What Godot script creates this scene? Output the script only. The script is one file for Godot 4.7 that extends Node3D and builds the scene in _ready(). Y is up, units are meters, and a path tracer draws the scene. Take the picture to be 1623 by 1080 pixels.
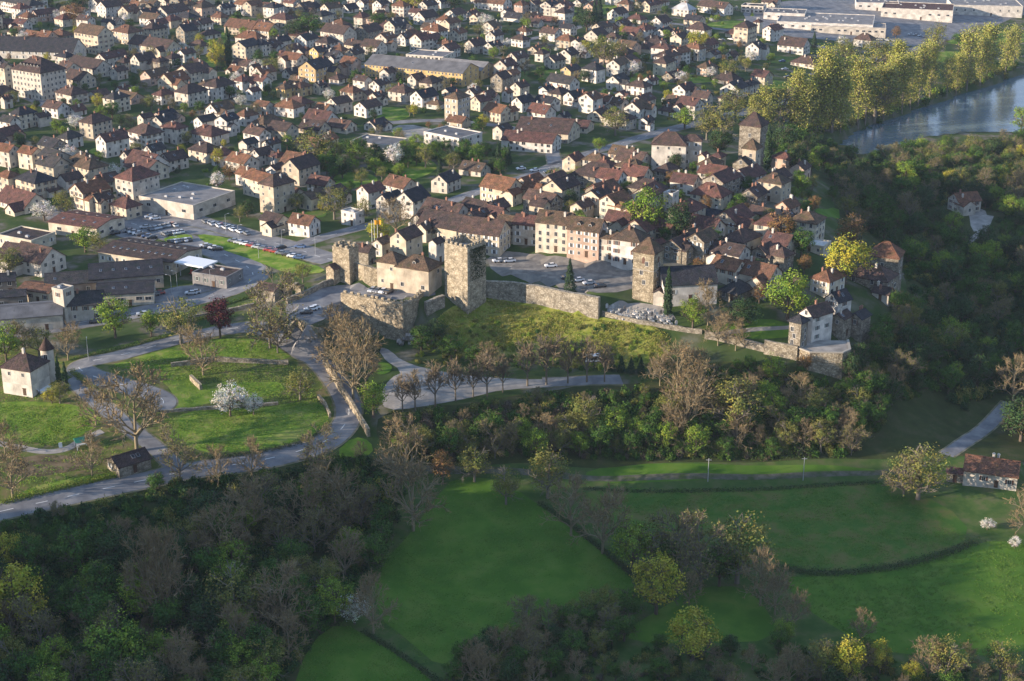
extends Node3D
# A fortified village on a spur above a small town, seen from the air on a spring evening.

const K := 4.0 / 3.0
const EYE := Vector3(0, 134 * K, 0)
const FOCAL := 2500.0
const PITCH := deg_to_rad(20.6)
const GX0 := -560.0
const GX1 := 560.0
const GZ0 := -1385.0
const GZ1 := -135.0
const CELL := 5.0

var rng := RandomNumberGenerator.new()
var heights := PackedFloat32Array()
var nx := 0
var nz := 0
var mats := {}
var taken := {}
var pending := []
var landmarks := []
var footprints := []
var road_lines := []

# ---------- mesh helper ----------
class Shape:
	var v := PackedVector3Array()
	var n := PackedVector3Array()
	var uv := PackedVector2Array()
	var col := PackedColorArray()
	var tint := Color(1, 1, 1)
	var tinted := false
	func tri(a: Vector3, b: Vector3, c: Vector3, ua := Vector2.ZERO, ub := Vector2.ZERO, uc := Vector2.ZERO):
		var m := (c - a).cross(b - a).normalized()
		v.append(a); v.append(b); v.append(c)
		n.append(m); n.append(m); n.append(m)
		uv.append(ua); uv.append(ub); uv.append(uc)
		if tinted:
			col.append(tint); col.append(tint); col.append(tint)
	func quad(a: Vector3, b: Vector3, c: Vector3, d: Vector3, off := Vector2.ZERO):
		# uv in metres: u along a-b, v along a-d
		var u := (b - a).normalized()
		var w := (d - a); w = (w - u * w.dot(u)).normalized()
		var ua := off; var ub := off + Vector2((b - a).dot(u), (b - a).dot(w))
		var uc := off + Vector2((c - a).dot(u), (c - a).dot(w)); var ud := off + Vector2((d - a).dot(u), (d - a).dot(w))
		tri(a, b, c, ua, ub, uc); tri(a, c, d, ua, uc, ud)
	func box(lo: Vector3, hi: Vector3, t := Transform3D.IDENTITY):
		var p := []
		for i in 8:
			p.append(t * Vector3(hi.x if i & 1 else lo.x, hi.y if i & 2 else lo.y, hi.z if i & 4 else lo.z))
		quad(p[0], p[1], p[3], p[2]); quad(p[5], p[4], p[6], p[7])
		quad(p[4], p[0], p[2], p[6]); quad(p[1], p[5], p[7], p[3])
		quad(p[2], p[3], p[7], p[6]); quad(p[4], p[5], p[1], p[0])
	func tube(a: Vector3, b: Vector3, ra: float, rb: float, sides := 6, caps := false):
		var d := (b - a).normalized()
		var s := d.cross(Vector3(0.31, 0.17, 0.93)).normalized()
		var w := d.cross(s)
		for i in sides:
			var t0 := TAU * i / sides; var t1 := TAU * (i + 1) / sides
			var e0 := s * cos(t0) + w * sin(t0); var e1 := s * cos(t1) + w * sin(t1)
			var m0 := e0; var m1 := e1
			v.append(a + e0 * ra); v.append(b + e0 * rb); v.append(b + e1 * rb)
			v.append(a + e0 * ra); v.append(b + e1 * rb); v.append(a + e1 * ra)
			n.append(m0); n.append(m0); n.append(m1); n.append(m0); n.append(m1); n.append(m1)
			var l := (b - a).length()
			uv.append(Vector2(i, 0)); uv.append(Vector2(i, l)); uv.append(Vector2(i + 1, l))
			uv.append(Vector2(i, 0)); uv.append(Vector2(i + 1, l)); uv.append(Vector2(i + 1, 0))
			if tinted:
				for k in 6: col.append(tint)
			if caps: tri(b, b + e0 * rb, b + e1 * rb)
	func poly_up(pts: PackedVector2Array, y: float):
		var ix := Geometry2D.triangulate_polygon(pts)
		for i in range(0, ix.size(), 3):
			var a := pts[ix[i]]; var b := pts[ix[i + 1]]; var c := pts[ix[i + 2]]
			tri(Vector3(a.x, y, a.y), Vector3(b.x, y, b.y), Vector3(c.x, y, c.y), a, b, c)
	func mesh() -> ArrayMesh:
		var m := ArrayMesh.new()
		add_to(m)
		return m
	func add_to(m: ArrayMesh):
		var arr := []
		arr.resize(Mesh.ARRAY_MAX)
		arr[Mesh.ARRAY_VERTEX] = v; arr[Mesh.ARRAY_NORMAL] = n; arr[Mesh.ARRAY_TEX_UV] = uv
		if tinted: arr[Mesh.ARRAY_COLOR] = col
		m.add_surface_from_arrays(Mesh.PRIMITIVE_TRIANGLES, arr)

# ---------- node helpers ----------
func numbered(called: String) -> String:
	if not taken.has(called):
		taken[called] = 0
		return called
	taken[called] += 1
	return "%s_%03d" % [called, taken[called]]

func thing(called: String, at := Vector3.ZERO, turn := 0.0) -> Node3D:
	var o := Node3D.new()
	o.name = numbered(called)
	add_child(o)
	o.position = at
	o.rotation.y = turn
	return o

func part(parent: Node3D, called: String, mesh: Mesh, m: Material, at := Vector3.ZERO, turn := 0.0) -> MeshInstance3D:
	var o := MeshInstance3D.new()
	o.name = called
	o.mesh = mesh
	if m: o.material_override = m
	parent.add_child(o, true)
	o.position = at
	o.rotation.y = turn
	return o

func single(called: String, mesh: Mesh, m: Material, at := Vector3.ZERO, turn := 0.0) -> MeshInstance3D:
	var o := MeshInstance3D.new()
	o.name = numbered(called)
	o.mesh = mesh
	if m: o.material_override = m
	add_child(o)
	o.position = at
	o.rotation.y = turn
	return o

func structure(called: String, mesh: Mesh, m: Material) -> MeshInstance3D:
	var o := single(called, mesh, m)
	o.set_meta("kind", "structure")
	return o

func say(o: Node3D, label: String, category: String, group := ""):
	o.set_meta("label", label); o.set_meta("category", category)
	if group: o.set_meta("group", group)

# look-alikes: the label is finished at the end with what the thing stands near
func say_later(o: Node3D, words: String, category: String, group: String):
	o.set_meta("category", category); o.set_meta("group", group)
	pending.append([o, words])

func landmark(at: Vector3, called: String):
	landmarks.append([Vector2(at.x, at.z), called])

const NTH := ["first", "second", "third", "fourth", "fifth", "sixth", "seventh", "eighth", "ninth", "tenth", "eleventh", "twelfth", "thirteenth", "fourteenth", "fifteenth", "sixteenth", "seventeenth", "eighteenth", "nineteenth", "twentieth"]
func finish_labels():
	var used := {}
	var rows := []
	for r in pending:
		var p := Vector2(r[0].position.x, r[0].position.z)
		var by := []
		for l in landmarks:
			by.append([p.distance_to(l[0]), l[1], l[0]])
		by.sort_custom(func(a, b): return a[0] < b[0])
		var second := ""
		for k in range(1, by.size()):     # the landmark one would walk towards, away from the first
			if (by[k][2] - by[0][2]).normalized().dot((p - by[0][2]).normalized()) > 0.55:
				second = by[k][1]; break
		var a: String = r[1] + (" beside " if by[0][0] < 14.0 else " near ") + by[0][1]
		var b: String = a + (", towards " + second if second else "")
		rows.append([r[0], a, b, by[0][0]])
		used[a] = used.get(a, 0) + 1
	var twice := {}
	for r in rows:
		var t: String = r[1]
		if used[t] > 1 and r[2].split(" ").size() <= 15: t = r[2]
		r.append(t)
		if not twice.has(t): twice[t] = []
		twice[t].append(r)
	var given := {}
	for t in twice:
		var same: Array = twice[t]
		same.sort_custom(func(a, b): return a[3] < b[3])
		for k in same.size():
			var words: String = t
			if same.size() > 1:
				for form in [t, same[k][1]]:
					var done := false
					for q in NTH:
						words = q + " " + form.replace(" near ", " from ").replace(" beside ", " from ")
						if words.split(" ").size() <= 16 and not given.has(words): done = true; break
					if done: break
			given[words] = true
			same[k][0].set_meta("label", words)

# ---------- the lie of the land ----------
func ray(px: float, py: float) -> Vector3:
	var f := Vector3(0, -sin(PITCH), -cos(PITCH)); var u := Vector3(0, cos(PITCH), -sin(PITCH))
	return f + Vector3.RIGHT * (px - 811.5) / FOCAL + u * (540.0 - py) / FOCAL

func at_height(px: float, py: float, h: float) -> Vector3:
	var d := ray(px, py)
	return EYE + d * ((h - EYE.y) / d.y)

func h(x: float, z: float) -> float:
	var fx := clampf((x - GX0) / CELL, 0.0, nx - 1.001); var fz := clampf((z - GZ0) / CELL, 0.0, nz - 1.001)
	var i := int(fx); var j := int(fz)
	var u := fx - i; var w := fz - j
	var a := heights[j * nx + i]; var b := heights[j * nx + i + 1]
	var c := heights[(j + 1) * nx + i]; var d := heights[(j + 1) * nx + i + 1]
	if u + w < 1.0: return a + (b - a) * u + (c - a) * w
	return d + (c - d) * (1.0 - u) + (b - d) * (1.0 - w)

# where the line of sight through a point of the photograph meets the ground (or a level `up` above it)
func gp(px: float, py: float, up := 0.0) -> Vector3:
	var d := ray(px, py)
	var t0 := 200.0; var t1 := 200.0
	while t1 < 1760.0:
		var p := EYE + d * t1
		if p.y < h(p.x, p.z) + up: break
		t0 = t1; t1 += 5.0
	for k in 12:
		var t := (t0 + t1) * 0.5
		var p := EYE + d * t
		if p.y < h(p.x, p.z) + up: t1 = t
		else: t0 = t
	var q := EYE + d * t1
	return Vector3(q.x, h(q.x, q.z), q.z)

func px_per_m(p: Vector3) -> float:
	var f := Vector3(0, -sin(PITCH), -cos(PITCH))
	return FOCAL / (p - EYE).dot(f)

func make_heights():
	# spot heights: where in the photograph, and how high above the town
	var spots := [
		[0, 1080, -16], [400, 1080, -16], [800, 1080, -17], [1200, 1080, -17], [1623, 1080, -17],
		[600, 900, -16], [900, 850, -16], [1300, 850, -16], [1600, 850, -16], [700, 760, -13], [950, 742, -15], [1200, 742, -15.5], [1400, 735, -15.5], [1600, 745, -14],
		[0, 900, -11], [200, 900, -12], [400, 880, -13], [520, 850, -14.5], [590, 770, -11], [640, 745, -11],
		[0, 812, -7], [130, 785, -6.5], [300, 745, -6], [430, 730, -6], [520, 700, -5.5], [555, 660, -5], [540, 625, -4], [510, 580, -2], [480, 545, 0], [455, 530, 1],
		[400, 520, 1.5], [300, 545, 0.5], [200, 570, 0], [140, 580, -0.5], [160, 605, -1.2], [230, 630, -2], [180, 650, -3], [230, 700, -4.5],
		[350, 700, -5], [450, 680, -4.5], [380, 620, -3], [300, 600, -2], [60, 670, -4], [60, 590, -2], [60, 725, -5.5], [330, 556, 0.5],
		[480, 485, 5], [530, 462, 6], [410, 468, 2.5], [60, 530, -1], [200, 500, 0], [350, 470, 1], [440, 430, 2], [300, 400, 1], [100, 420, 0],
		[560, 390, 3.5], [620, 360, 4], [690, 322, 3], [560, 532, -2], [620, 552, -2], [660, 545, -1.5], [610, 464, 7], [680, 470, 7],
		[741, 490, 3], [690, 500, 3], [880, 484, 4.5], [800, 470, 4.2], [960, 502, 3.8], [870, 432, 8.4], [800, 415, 8.4], [960, 455, 8], [780, 440, 7.5],
		[900, 575, -3], [800, 560, -2.5], [700, 570, -2.5], [1000, 575, -3], [1060, 575, -3], [620, 590, -2.5], [700, 610, -3], [800, 606, -3], [950, 604, -3], [1050, 603, -4], [610, 640, -3],
		[660, 648, -3.3],
		[1000, 330, 10.5], [1150, 330, 10.5], [1070, 275, 9], [1195, 240, 10], [1000, 238, 1], [850, 272, 2], [750, 302, 3], [880, 350, 10], [700, 380, 7],
		[1300, 330, 8], [1290, 285, 7], [1400, 330, -12], [1460, 420, -16], [1370, 380, -4], [1300, 400, 9],
		[1070, 475, 7], [1030, 505, 5], [1110, 520, 3.5], [1210, 548, 1], [1280, 550, 1], [1200, 500, 5], [1350, 480, 4.5], [1420, 470, 3.5], [1180, 420, 8.5],
		[1470, 560, -14], [1500, 660, -15.5], 
		[0, 0, 0], [400, 0, 2], [800, 0, 0], [1200, 0, -4], [1623, 0, -11], [0, 200, 1], [400, 200, 1], [800, 200, 0], [1100, 150, -3], [1250, 130, -6], [1330, 190, -11], [1250, 220, -9],
		[1450, 150, -12], [1600, 80, -12], [1400, 258, -13], [1623, 225, -13], [1500, 300, -10], [1560, 345, -10], [1610, 450, -13], [1610, 600, -15], [1480, 335, -10]]
	var pts := []
	for s in spots:
		var p := at_height(s[0], s[1], s[2] * K)
		pts.append(Vector3(p.x, s[2] * K, p.z))
	for q in [[-420, -330, -3], [-420, -500, 0], [-420, -750, 3], [420, -300, -17], [420, -500, -16], [420, -700, -14], [0, -1040, 0], [-400, -1040, 2], [400, -1040, -10], [0, -110, -17], [-300, -110, -14], [300, -110, -17], [-180, -300, -4], [-140, -330, -3]]:
		pts.append(Vector3(q[0], q[2], q[1]) * K)
	var n := pts.size()
	# smooth surface through the spots (multiquadric)
	var a := []
	for i in n:
		var row := PackedFloat64Array(); row.resize(n + 1)
		for j in n:
			var dx: float = pts[i].x - pts[j].x; var dz: float = pts[i].z - pts[j].z
			row[j] = sqrt(dx * dx + dz * dz + 45.0)
		row[i] -= 3.5     # a little smoothing
		row[n] = pts[i].y + 4.0
		a.append(row)
	for i in n:
		var best := i
		for k in range(i + 1, n):
			if absf(a[k][i]) > absf(a[best][i]): best = k
		var t = a[i]; a[i] = a[best]; a[best] = t
		var piv: PackedFloat64Array = a[i]
		for k in range(i + 1, n):
			var r: PackedFloat64Array = a[k]
			var f := r[i] / piv[i]
			if f == 0.0: continue
			for j in range(i, n + 1): r[j] -= f * piv[j]
			a[k] = r
	var wgt := PackedFloat64Array(); wgt.resize(n)
	for i in range(n - 1, -1, -1):
		var s: float = a[i][n]
		for j in range(i + 1, n): s -= a[i][j] * wgt[j]
		wgt[i] = s / a[i][i]
	nx = int((GX1 - GX0) / CELL) + 1
	nz = int((GZ1 - GZ0) / CELL) + 1
	heights.resize(nx * nz)
	var px := PackedFloat64Array(); var pz := PackedFloat64Array()
	for p in pts:
		px.append(p.x); pz.append(p.z)
	var small := FastNoiseLite.new(); small.seed = 5; small.frequency = 0.03
	for j in nz:
		var z := GZ0 + j * CELL
		for i in nx:
			var x := GX0 + i * CELL
			var s := -4.0
			for k in n:
				var dx := x - px[k]; var dz := z - pz[k]
				s += wgt[k] * sqrt(dx * dx + dz * dz + 45.0)
			# the hill beside the valley, whose shade lies over the meadows
			var hill := 97.0 * exp(-pow((x + 313.0) / 82.0, 2.0)) * smoothstep(-334.0, -290.0, z)
			heights[j * nx + i] = clampf(s, -32.0, 21.0) + hill + small.get_noise_2d(x, z) * 0.35
	for pass_ in 1:     # ease sharp steps
		var old := heights.duplicate()
		for j in range(1, nz - 1):
			for i in range(1, nx - 1):
				var k := j * nx + i
				heights[k] = old[k] * 0.5 + (old[k - 1] + old[k + 1] + old[k - nx] + old[k + nx]) * 0.125

func flatten(poly: PackedVector2Array, level: float, only_down := false):
	for j in nz:
		var z := GZ0 + j * CELL
		for i in nx:
			var x := GX0 + i * CELL
			if Geometry2D.is_point_in_polygon(Vector2(x, z), poly):
				heights[j * nx + i] = minf(heights[j * nx + i], level) if only_down else level

func plan(pix: Array, level = null) -> PackedVector2Array:
	var out := PackedVector2Array()
	for p in pix:
		var q: Vector3 = gp(p[0], p[1]) if level == null else at_height(p[0], p[1], level)
		out.append(Vector2(q.x, q.z))
	return out

func make_ground():
	var xs := PackedFloat32Array([-3500, -1600, -900]); var zs := PackedFloat32Array([-4000, -2600, -1800])
	for i in nx: xs.append(GX0 + i * CELL)
	for j in nz: zs.append(GZ0 + j * CELL)
	xs.append_array([900, 1600, 3500]); zs.append_array([200, 900, 2500])
	var v := PackedVector3Array(); var idx := PackedInt32Array(); var uv := PackedVector2Array()
	var w := xs.size()
	for z in zs:
		for x in xs:
			v.append(Vector3(x, h(x, z), z)); uv.append(Vector2(x, z))
	var nrm := PackedVector3Array(); nrm.resize(v.size())
	for j in zs.size():
		for i in w:
			var l := v[j * w + maxi(i - 1, 0)]; var r := v[j * w + mini(i + 1, w - 1)]
			var t := v[maxi(j - 1, 0) * w + i]; var b := v[mini(j + 1, zs.size() - 1) * w + i]
			nrm[j * w + i] = (b - t).cross(r - l).normalized()
	for j in zs.size() - 1:
		for i in w - 1:
			var a := j * w + i
			idx.append_array([a, a + 1, a + w, a + 1, a + w + 1, a + w])
	var arr := []; arr.resize(Mesh.ARRAY_MAX)
	arr[Mesh.ARRAY_VERTEX] = v; arr[Mesh.ARRAY_NORMAL] = nrm; arr[Mesh.ARRAY_TEX_UV] = uv; arr[Mesh.ARRAY_INDEX] = idx
	var m := ArrayMesh.new(); m.add_surface_from_arrays(Mesh.PRIMITIVE_TRIANGLES, arr)
	structure("ground", m, mats.soil)

# a sheet that follows the ground exactly, `up` above it
func drape(poly: PackedVector2Array, up: float) -> ArrayMesh:
	var s := Shape.new()
	var lo := poly[0]; var hi := poly[0]
	for p in poly:
		lo = lo.min(p); hi = hi.max(p)
	for j in range(maxi(int((lo.y - GZ0) / CELL), 0), mini(int((hi.y - GZ0) / CELL) + 1, nz - 1)):
		for i in range(maxi(int((lo.x - GX0) / CELL), 0), mini(int((hi.x - GX0) / CELL) + 1, nx - 1)):
			var x := GX0 + i * CELL; var z := GZ0 + j * CELL
			for half in [[Vector2(x, z), Vector2(x + CELL, z), Vector2(x, z + CELL)], [Vector2(x + CELL, z), Vector2(x + CELL, z + CELL), Vector2(x, z + CELL)]]:
				var bits := Geometry2D.intersect_polygons(PackedVector2Array(half), poly)
				for bit in bits:
					var ix := Geometry2D.triangulate_polygon(bit)
					for k in range(0, ix.size(), 3):
						var p := []
						for q in 3:
							var g: Vector2 = bit[ix[k + q]]
							p.append(Vector3(g.x, h(g.x, g.y) + up, g.y))
						var nn: Vector3 = (p[2] - p[0]).cross(p[1] - p[0])
						if nn.y < 0: s.tri(p[0], p[2], p[1], bit[ix[k]], bit[ix[k + 2]], bit[ix[k + 1]])
						else: s.tri(p[0], p[1], p[2], bit[ix[k]], bit[ix[k + 1]], bit[ix[k + 2]])
	return s.mesh()

func smooth_line(pts: PackedVector2Array) -> PackedVector2Array:
	for k in 3:
		var o := PackedVector2Array([pts[0]])
		for i in pts.size() - 1:
			o.append(pts[i].lerp(pts[i + 1], 0.25)); o.append(pts[i].lerp(pts[i + 1], 0.75))
		o.append(pts[pts.size() - 1])
		pts = o
	return pts

func sheet(called: String, pix: Array, m: Material, up: float):
	var poly := smooth_loop(plan(pix))
	return structure(called, drape(poly, up), m)

func smooth_loop(pts: PackedVector2Array) -> PackedVector2Array:
	for k in 1:
		var o := PackedVector2Array()
		for i in pts.size():
			var b := pts[(i + 1) % pts.size()]
			o.append(pts[i].lerp(b, 0.25)); o.append(pts[i].lerp(b, 0.75))
		pts = o
	return pts

func road(called: String, pix: Array, wide: float, m: Material, up: float, edge := true):
	wide *= 1.25
	var line := smooth_line(plan(pix))
	road_lines.append([line, wide])
	for poly in Geometry2D.offset_polyline(line, wide * 0.5, Geometry2D.JOIN_ROUND, Geometry2D.END_BUTT):
		if not Geometry2D.is_polygon_clockwise(poly):
			structure(called, drape(poly, up), m)
	if edge:     # pale verge under the edges
		for poly in Geometry2D.offset_polyline(line, wide * 0.5 + 0.6, Geometry2D.JOIN_ROUND, Geometry2D.END_BUTT):
			if not Geometry2D.is_polygon_clockwise(poly):
				structure("verge", drape(poly, up - 0.03), mats.verge)

# cells of 2 m that lie on or beside a road
var road_cells := {}
func near_road(p: Vector2, margin: float) -> bool:
	if road_cells.is_empty():
		for r in road_lines:
			var l: PackedVector2Array = r[0]
			var reach := int((r[1] * 0.5 + 2.0) / 2.0)
			for i in l.size() - 1:
				var steps := int(l[i].distance_to(l[i + 1]) / 1.5) + 1
				for k in steps:
					var q := l[i].lerp(l[i + 1], float(k) / steps)
					for a in range(-reach, reach + 1):
						for b in range(-reach, reach + 1):
							road_cells[Vector2i(int(floor(q.x / 2.0)) + a, int(floor(q.y / 2.0)) + b)] = true
	return road_cells.has(Vector2i(int(floor(p.x / 2.0)), int(floor(p.y / 2.0))))

# ---------- materials ----------
func lin(r: float, g: float, b: float) -> Color:
	return Color(r, g, b).linear_to_srgb()

func noise_image(size: int, seed_: int, freq: float, octaves: int, ramp: Array, kind := FastNoiseLite.TYPE_SIMPLEX_SMOOTH) -> Image:
	var n := FastNoiseLite.new()
	n.seed = seed_; n.frequency = freq; n.fractal_octaves = octaves; n.noise_type = kind; n.fractal_gain = 0.6
	var im := n.get_seamless_image(size, size)
	im.convert(Image.FORMAT_L8)
	var d := im.get_data()
	var lut := []
	for i in 256:
		var t := i / 255.0
		var c: Color = ramp[0][1]
		for k in ramp.size() - 1:
			if t >= ramp[k][0]: c = ramp[k][1].lerp(ramp[k + 1][1], clampf((t - ramp[k][0]) / (ramp[k + 1][0] - ramp[k][0]), 0, 1))
		c = c.linear_to_srgb()
		lut.append([int(c.r * 255), int(c.g * 255), int(c.b * 255)])
	var out := PackedByteArray(); out.resize(size * size * 3)
	for i in size * size:
		var c = lut[d[i]]
		out[i * 3] = c[0]; out[i * 3 + 1] = c[1]; out[i * 3 + 2] = c[2]
	return Image.create_from_data(size, size, false, Image.FORMAT_RGB8, out)

func tex(im: Image) -> ImageTexture:
	im.generate_mipmaps()
	return ImageTexture.create_from_image(im)

func ground_mat(seed_: int, metres: float, ramp: Array, rough := 1.0, octaves := 6, freq := 0.008) -> StandardMaterial3D:
	var m := StandardMaterial3D.new()
	m.albedo_texture = tex(noise_image(512, seed_, freq, octaves, ramp))
	m.uv1_triplanar = true; m.uv1_world_triplanar = true
	m.uv1_scale = Vector3.ONE / metres
	m.roughness = rough
	m.metallic_specular = 0.2
	return m

func plain(r: float, g: float, b: float, rough := 0.9, spec := 0.3) -> StandardMaterial3D:
	var m := StandardMaterial3D.new()
	m.albedo_color = lin(r, g, b); m.roughness = rough; m.metallic_specular = spec
	return m

func leaf_mat(through: float) -> StandardMaterial3D:
	var m := StandardMaterial3D.new()
	m.vertex_color_use_as_albedo = true
	m.roughness = 0.75; m.metallic_specular = 0.2
	m.cull_mode = BaseMaterial3D.CULL_DISABLED
	if through > 0: m.backlight = Color(through, through, through)
	return m

func make_materials():
	var c := func(r, g, b): return Color(r, g, b)
	mats.soil = ground_mat(11, 90, [[0.0, c.call(0.03, 0.045, 0.016)], [0.4, c.call(0.04, 0.07, 0.018)], [0.55, c.call(0.06, 0.085, 0.026)], [0.66, c.call(0.1, 0.095, 0.06)], [0.78, c.call(0.15, 0.14, 0.11)], [1.0, c.call(0.19, 0.18, 0.155)]])
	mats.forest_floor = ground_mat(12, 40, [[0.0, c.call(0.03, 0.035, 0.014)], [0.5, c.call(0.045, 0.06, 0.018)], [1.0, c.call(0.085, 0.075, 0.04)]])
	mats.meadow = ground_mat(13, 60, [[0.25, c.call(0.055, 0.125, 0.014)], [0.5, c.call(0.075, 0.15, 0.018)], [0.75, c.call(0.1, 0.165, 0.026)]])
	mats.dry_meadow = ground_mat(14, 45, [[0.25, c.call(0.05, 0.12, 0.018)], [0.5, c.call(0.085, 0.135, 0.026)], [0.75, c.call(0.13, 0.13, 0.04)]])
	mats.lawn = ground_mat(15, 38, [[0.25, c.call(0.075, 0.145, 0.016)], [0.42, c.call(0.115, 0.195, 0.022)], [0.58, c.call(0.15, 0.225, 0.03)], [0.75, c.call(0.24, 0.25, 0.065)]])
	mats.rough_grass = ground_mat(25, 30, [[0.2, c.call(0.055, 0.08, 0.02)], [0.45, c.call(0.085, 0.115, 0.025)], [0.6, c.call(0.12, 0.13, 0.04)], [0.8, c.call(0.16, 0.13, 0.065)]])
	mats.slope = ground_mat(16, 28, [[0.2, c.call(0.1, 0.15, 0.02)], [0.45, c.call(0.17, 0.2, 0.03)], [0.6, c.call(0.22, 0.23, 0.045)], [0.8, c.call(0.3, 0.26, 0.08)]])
	mats.asphalt = ground_mat(17, 35, [[0.2, c.call(0.13, 0.132, 0.14)], [0.5, c.call(0.18, 0.18, 0.185)], [0.8, c.call(0.24, 0.235, 0.23)]], 0.8)
	mats.gravel = ground_mat(18, 30, [[0.2, c.call(0.2, 0.185, 0.165)], [0.5, c.call(0.27, 0.25, 0.225)], [0.8, c.call(0.36, 0.33, 0.29)]])
	mats.terrace = ground_mat(28, 26, [[0.2, c.call(0.2, 0.195, 0.185)], [0.5, c.call(0.26, 0.25, 0.235)], [0.8, c.call(0.33, 0.315, 0.29)]])
	mats.verge = ground_mat(19, 25, [[0.2, c.call(0.1, 0.11, 0.05)], [0.5, c.call(0.17, 0.155, 0.1)], [0.8, c.call(0.25, 0.22, 0.16)]])
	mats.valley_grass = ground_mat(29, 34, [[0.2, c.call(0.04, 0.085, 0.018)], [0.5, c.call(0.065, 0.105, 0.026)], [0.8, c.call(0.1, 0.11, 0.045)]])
	mats.track = ground_mat(26, 20, [[0.2, c.call(0.05, 0.075, 0.025)], [0.5, c.call(0.09, 0.09, 0.06)], [0.8, c.call(0.14, 0.13, 0.1)]])
	mats.earth = ground_mat(20, 25, [[0.2, c.call(0.07, 0.06, 0.035)], [0.5, c.call(0.11, 0.085, 0.05)], [0.8, c.call(0.17, 0.13, 0.08)]])
	mats.rock = ground_mat(21, 8, [[0.2, c.call(0.16, 0.14, 0.12)], [0.5, c.call(0.28, 0.25, 0.22)], [0.8, c.call(0.42, 0.38, 0.33)]])
	var water := StandardMaterial3D.new()
	water.albedo_color = lin(0.11, 0.165, 0.2); water.roughness = 0.12; water.metallic_specular = 0.6
	var rip := FastNoiseLite.new(); rip.seed = 3; rip.frequency = 0.02; rip.fractal_octaves = 4
	var bumps := rip.get_seamless_image(256, 256); bumps.bump_map_to_normal_map(4.0)
	water.normal_enabled = true; water.normal_texture = tex(bumps); water.normal_scale = 0.14
	water.uv1_triplanar = true; water.uv1_world_triplanar = true; water.uv1_scale = Vector3(0.03, 0.03, 0.06)
	mats.water = water
	# rubble stone: irregular cells with deep joints, in shades of limestone
	var cells := FastNoiseLite.new(); cells.noise_type = FastNoiseLite.TYPE_CELLULAR; cells.seed = 9; cells.frequency = 0.045; cells.cellular_return_type = FastNoiseLite.RETURN_CELL_VALUE
	var joints := FastNoiseLite.new(); joints.noise_type = FastNoiseLite.TYPE_CELLULAR; joints.seed = 9; joints.frequency = 0.045; joints.cellular_return_type = FastNoiseLite.RETURN_DISTANCE2_SUB
	var blot := FastNoiseLite.new(); blot.seed = 4; blot.frequency = 0.01; blot.fractal_octaves = 5
	var im := Image.create(256, 256, false, Image.FORMAT_RGB8); var hm := Image.create(256, 256, false, Image.FORMAT_L8)
	for y in 256:
		for x in 256:
			var q := Vector2(x, y * 1.4)
			var t := cells.get_noise_2dv(q) * 0.5 + 0.5; var e := smoothstep(-1.0, -0.72, joints.get_noise_2dv(q)); var b := blot.get_noise_2d(x, y)
			var s := 0.62 + 0.38 * t
			var cc := Color(s, s * (0.95 + 0.04 * t), s * (0.86 + 0.1 * t)) * (0.72 + 0.28 * e) * (1.0 + 0.28 * b)
			im.set_pixel(x, y, Color(clampf(cc.r, 0, 1), clampf(cc.g, 0, 1), clampf(cc.b, 0, 1)))
			hm.set_pixel(x, y, Color(e, e, e))
	mats.stone_tex = tex(im)
	hm.bump_map_to_normal_map(5.0)
	mats.stone_norm = tex(hm)
	# roof tiles: courses of tiles of uneven tone, lichen and patched areas
	var rt := Image.create(256, 256, false, Image.FORMAT_RGB8)
	var r2 := RandomNumberGenerator.new(); r2.seed = 77
	var patch := FastNoiseLite.new(); patch.seed = 8; patch.frequency = 0.018; patch.fractal_octaves = 4
	var grid := []
	for i in 64 * 64: grid.append(r2.randf_range(0.66, 1.0))
	for y in 256:
		for x in 256:
			var row := y / 4
			var s: float = grid[row * 64 + ((x + (row % 2) * 2) / 4) % 64]
			if y % 4 == 3: s *= 0.7
			var b := patch.get_noise_2d(x, y)
			var moss := smoothstep(0.15, 0.5, patch.get_noise_2d(x + 700, y + 300)) * 0.5
			var cc := Color(s * (1.0 + 0.3 * b), s * (1.0 + 0.2 * b), s * (1.0 + 0.15 * b)).lerp(Color(0.62, 0.72, 0.6), moss)
			rt.set_pixel(x, y, Color(clampf(cc.r, 0, 1), clampf(cc.g, 0, 1), clampf(cc.b, 0, 1)))
	mats.tile_tex = tex(rt)
	# lime plaster: blotches and weather stains
	var pl := Image.create(256, 256, false, Image.FORMAT_RGB8)
	var n1 := FastNoiseLite.new(); n1.seed = 31; n1.frequency = 0.012; n1.fractal_octaves = 5
	var n2 := FastNoiseLite.new(); n2.seed = 32; n2.frequency = 0.05; n2.fractal_octaves = 3
	for y in 256:
		for x in 256:
			var s := 0.9 + 0.16 * n1.get_noise_2d(x, y) - 0.22 * maxf(0.0, n2.get_noise_2d(x * 1.5, y * 0.35) - 0.25)
			pl.set_pixel(x, y, Color(clampf(s, 0, 1), clampf(s * 0.985, 0, 1), clampf(s * 0.96, 0, 1)))
	mats.plaster_tex = tex(pl)
	mats.glass = plain(0.025, 0.03, 0.035, 0.12, 0.6)
	mats.frame = plain(0.55, 0.53, 0.49, 0.7)
	mats.stone_frame = plain(0.33, 0.3, 0.25, 0.9)
	mats.door = plain(0.09, 0.055, 0.035, 0.6)
	mats.shutter_white = plain(0.6, 0.62, 0.62, 0.6)
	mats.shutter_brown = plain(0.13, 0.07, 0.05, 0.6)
	mats.bark = plain(0.11, 0.09, 0.07, 1.0, 0.1)
	mats.metal = plain(0.35, 0.36, 0.37, 0.4, 0.5)
	mats.white_metal = plain(0.72, 0.73, 0.74, 0.5)
	mats.rubber = plain(0.02, 0.02, 0.02, 0.8)

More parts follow.
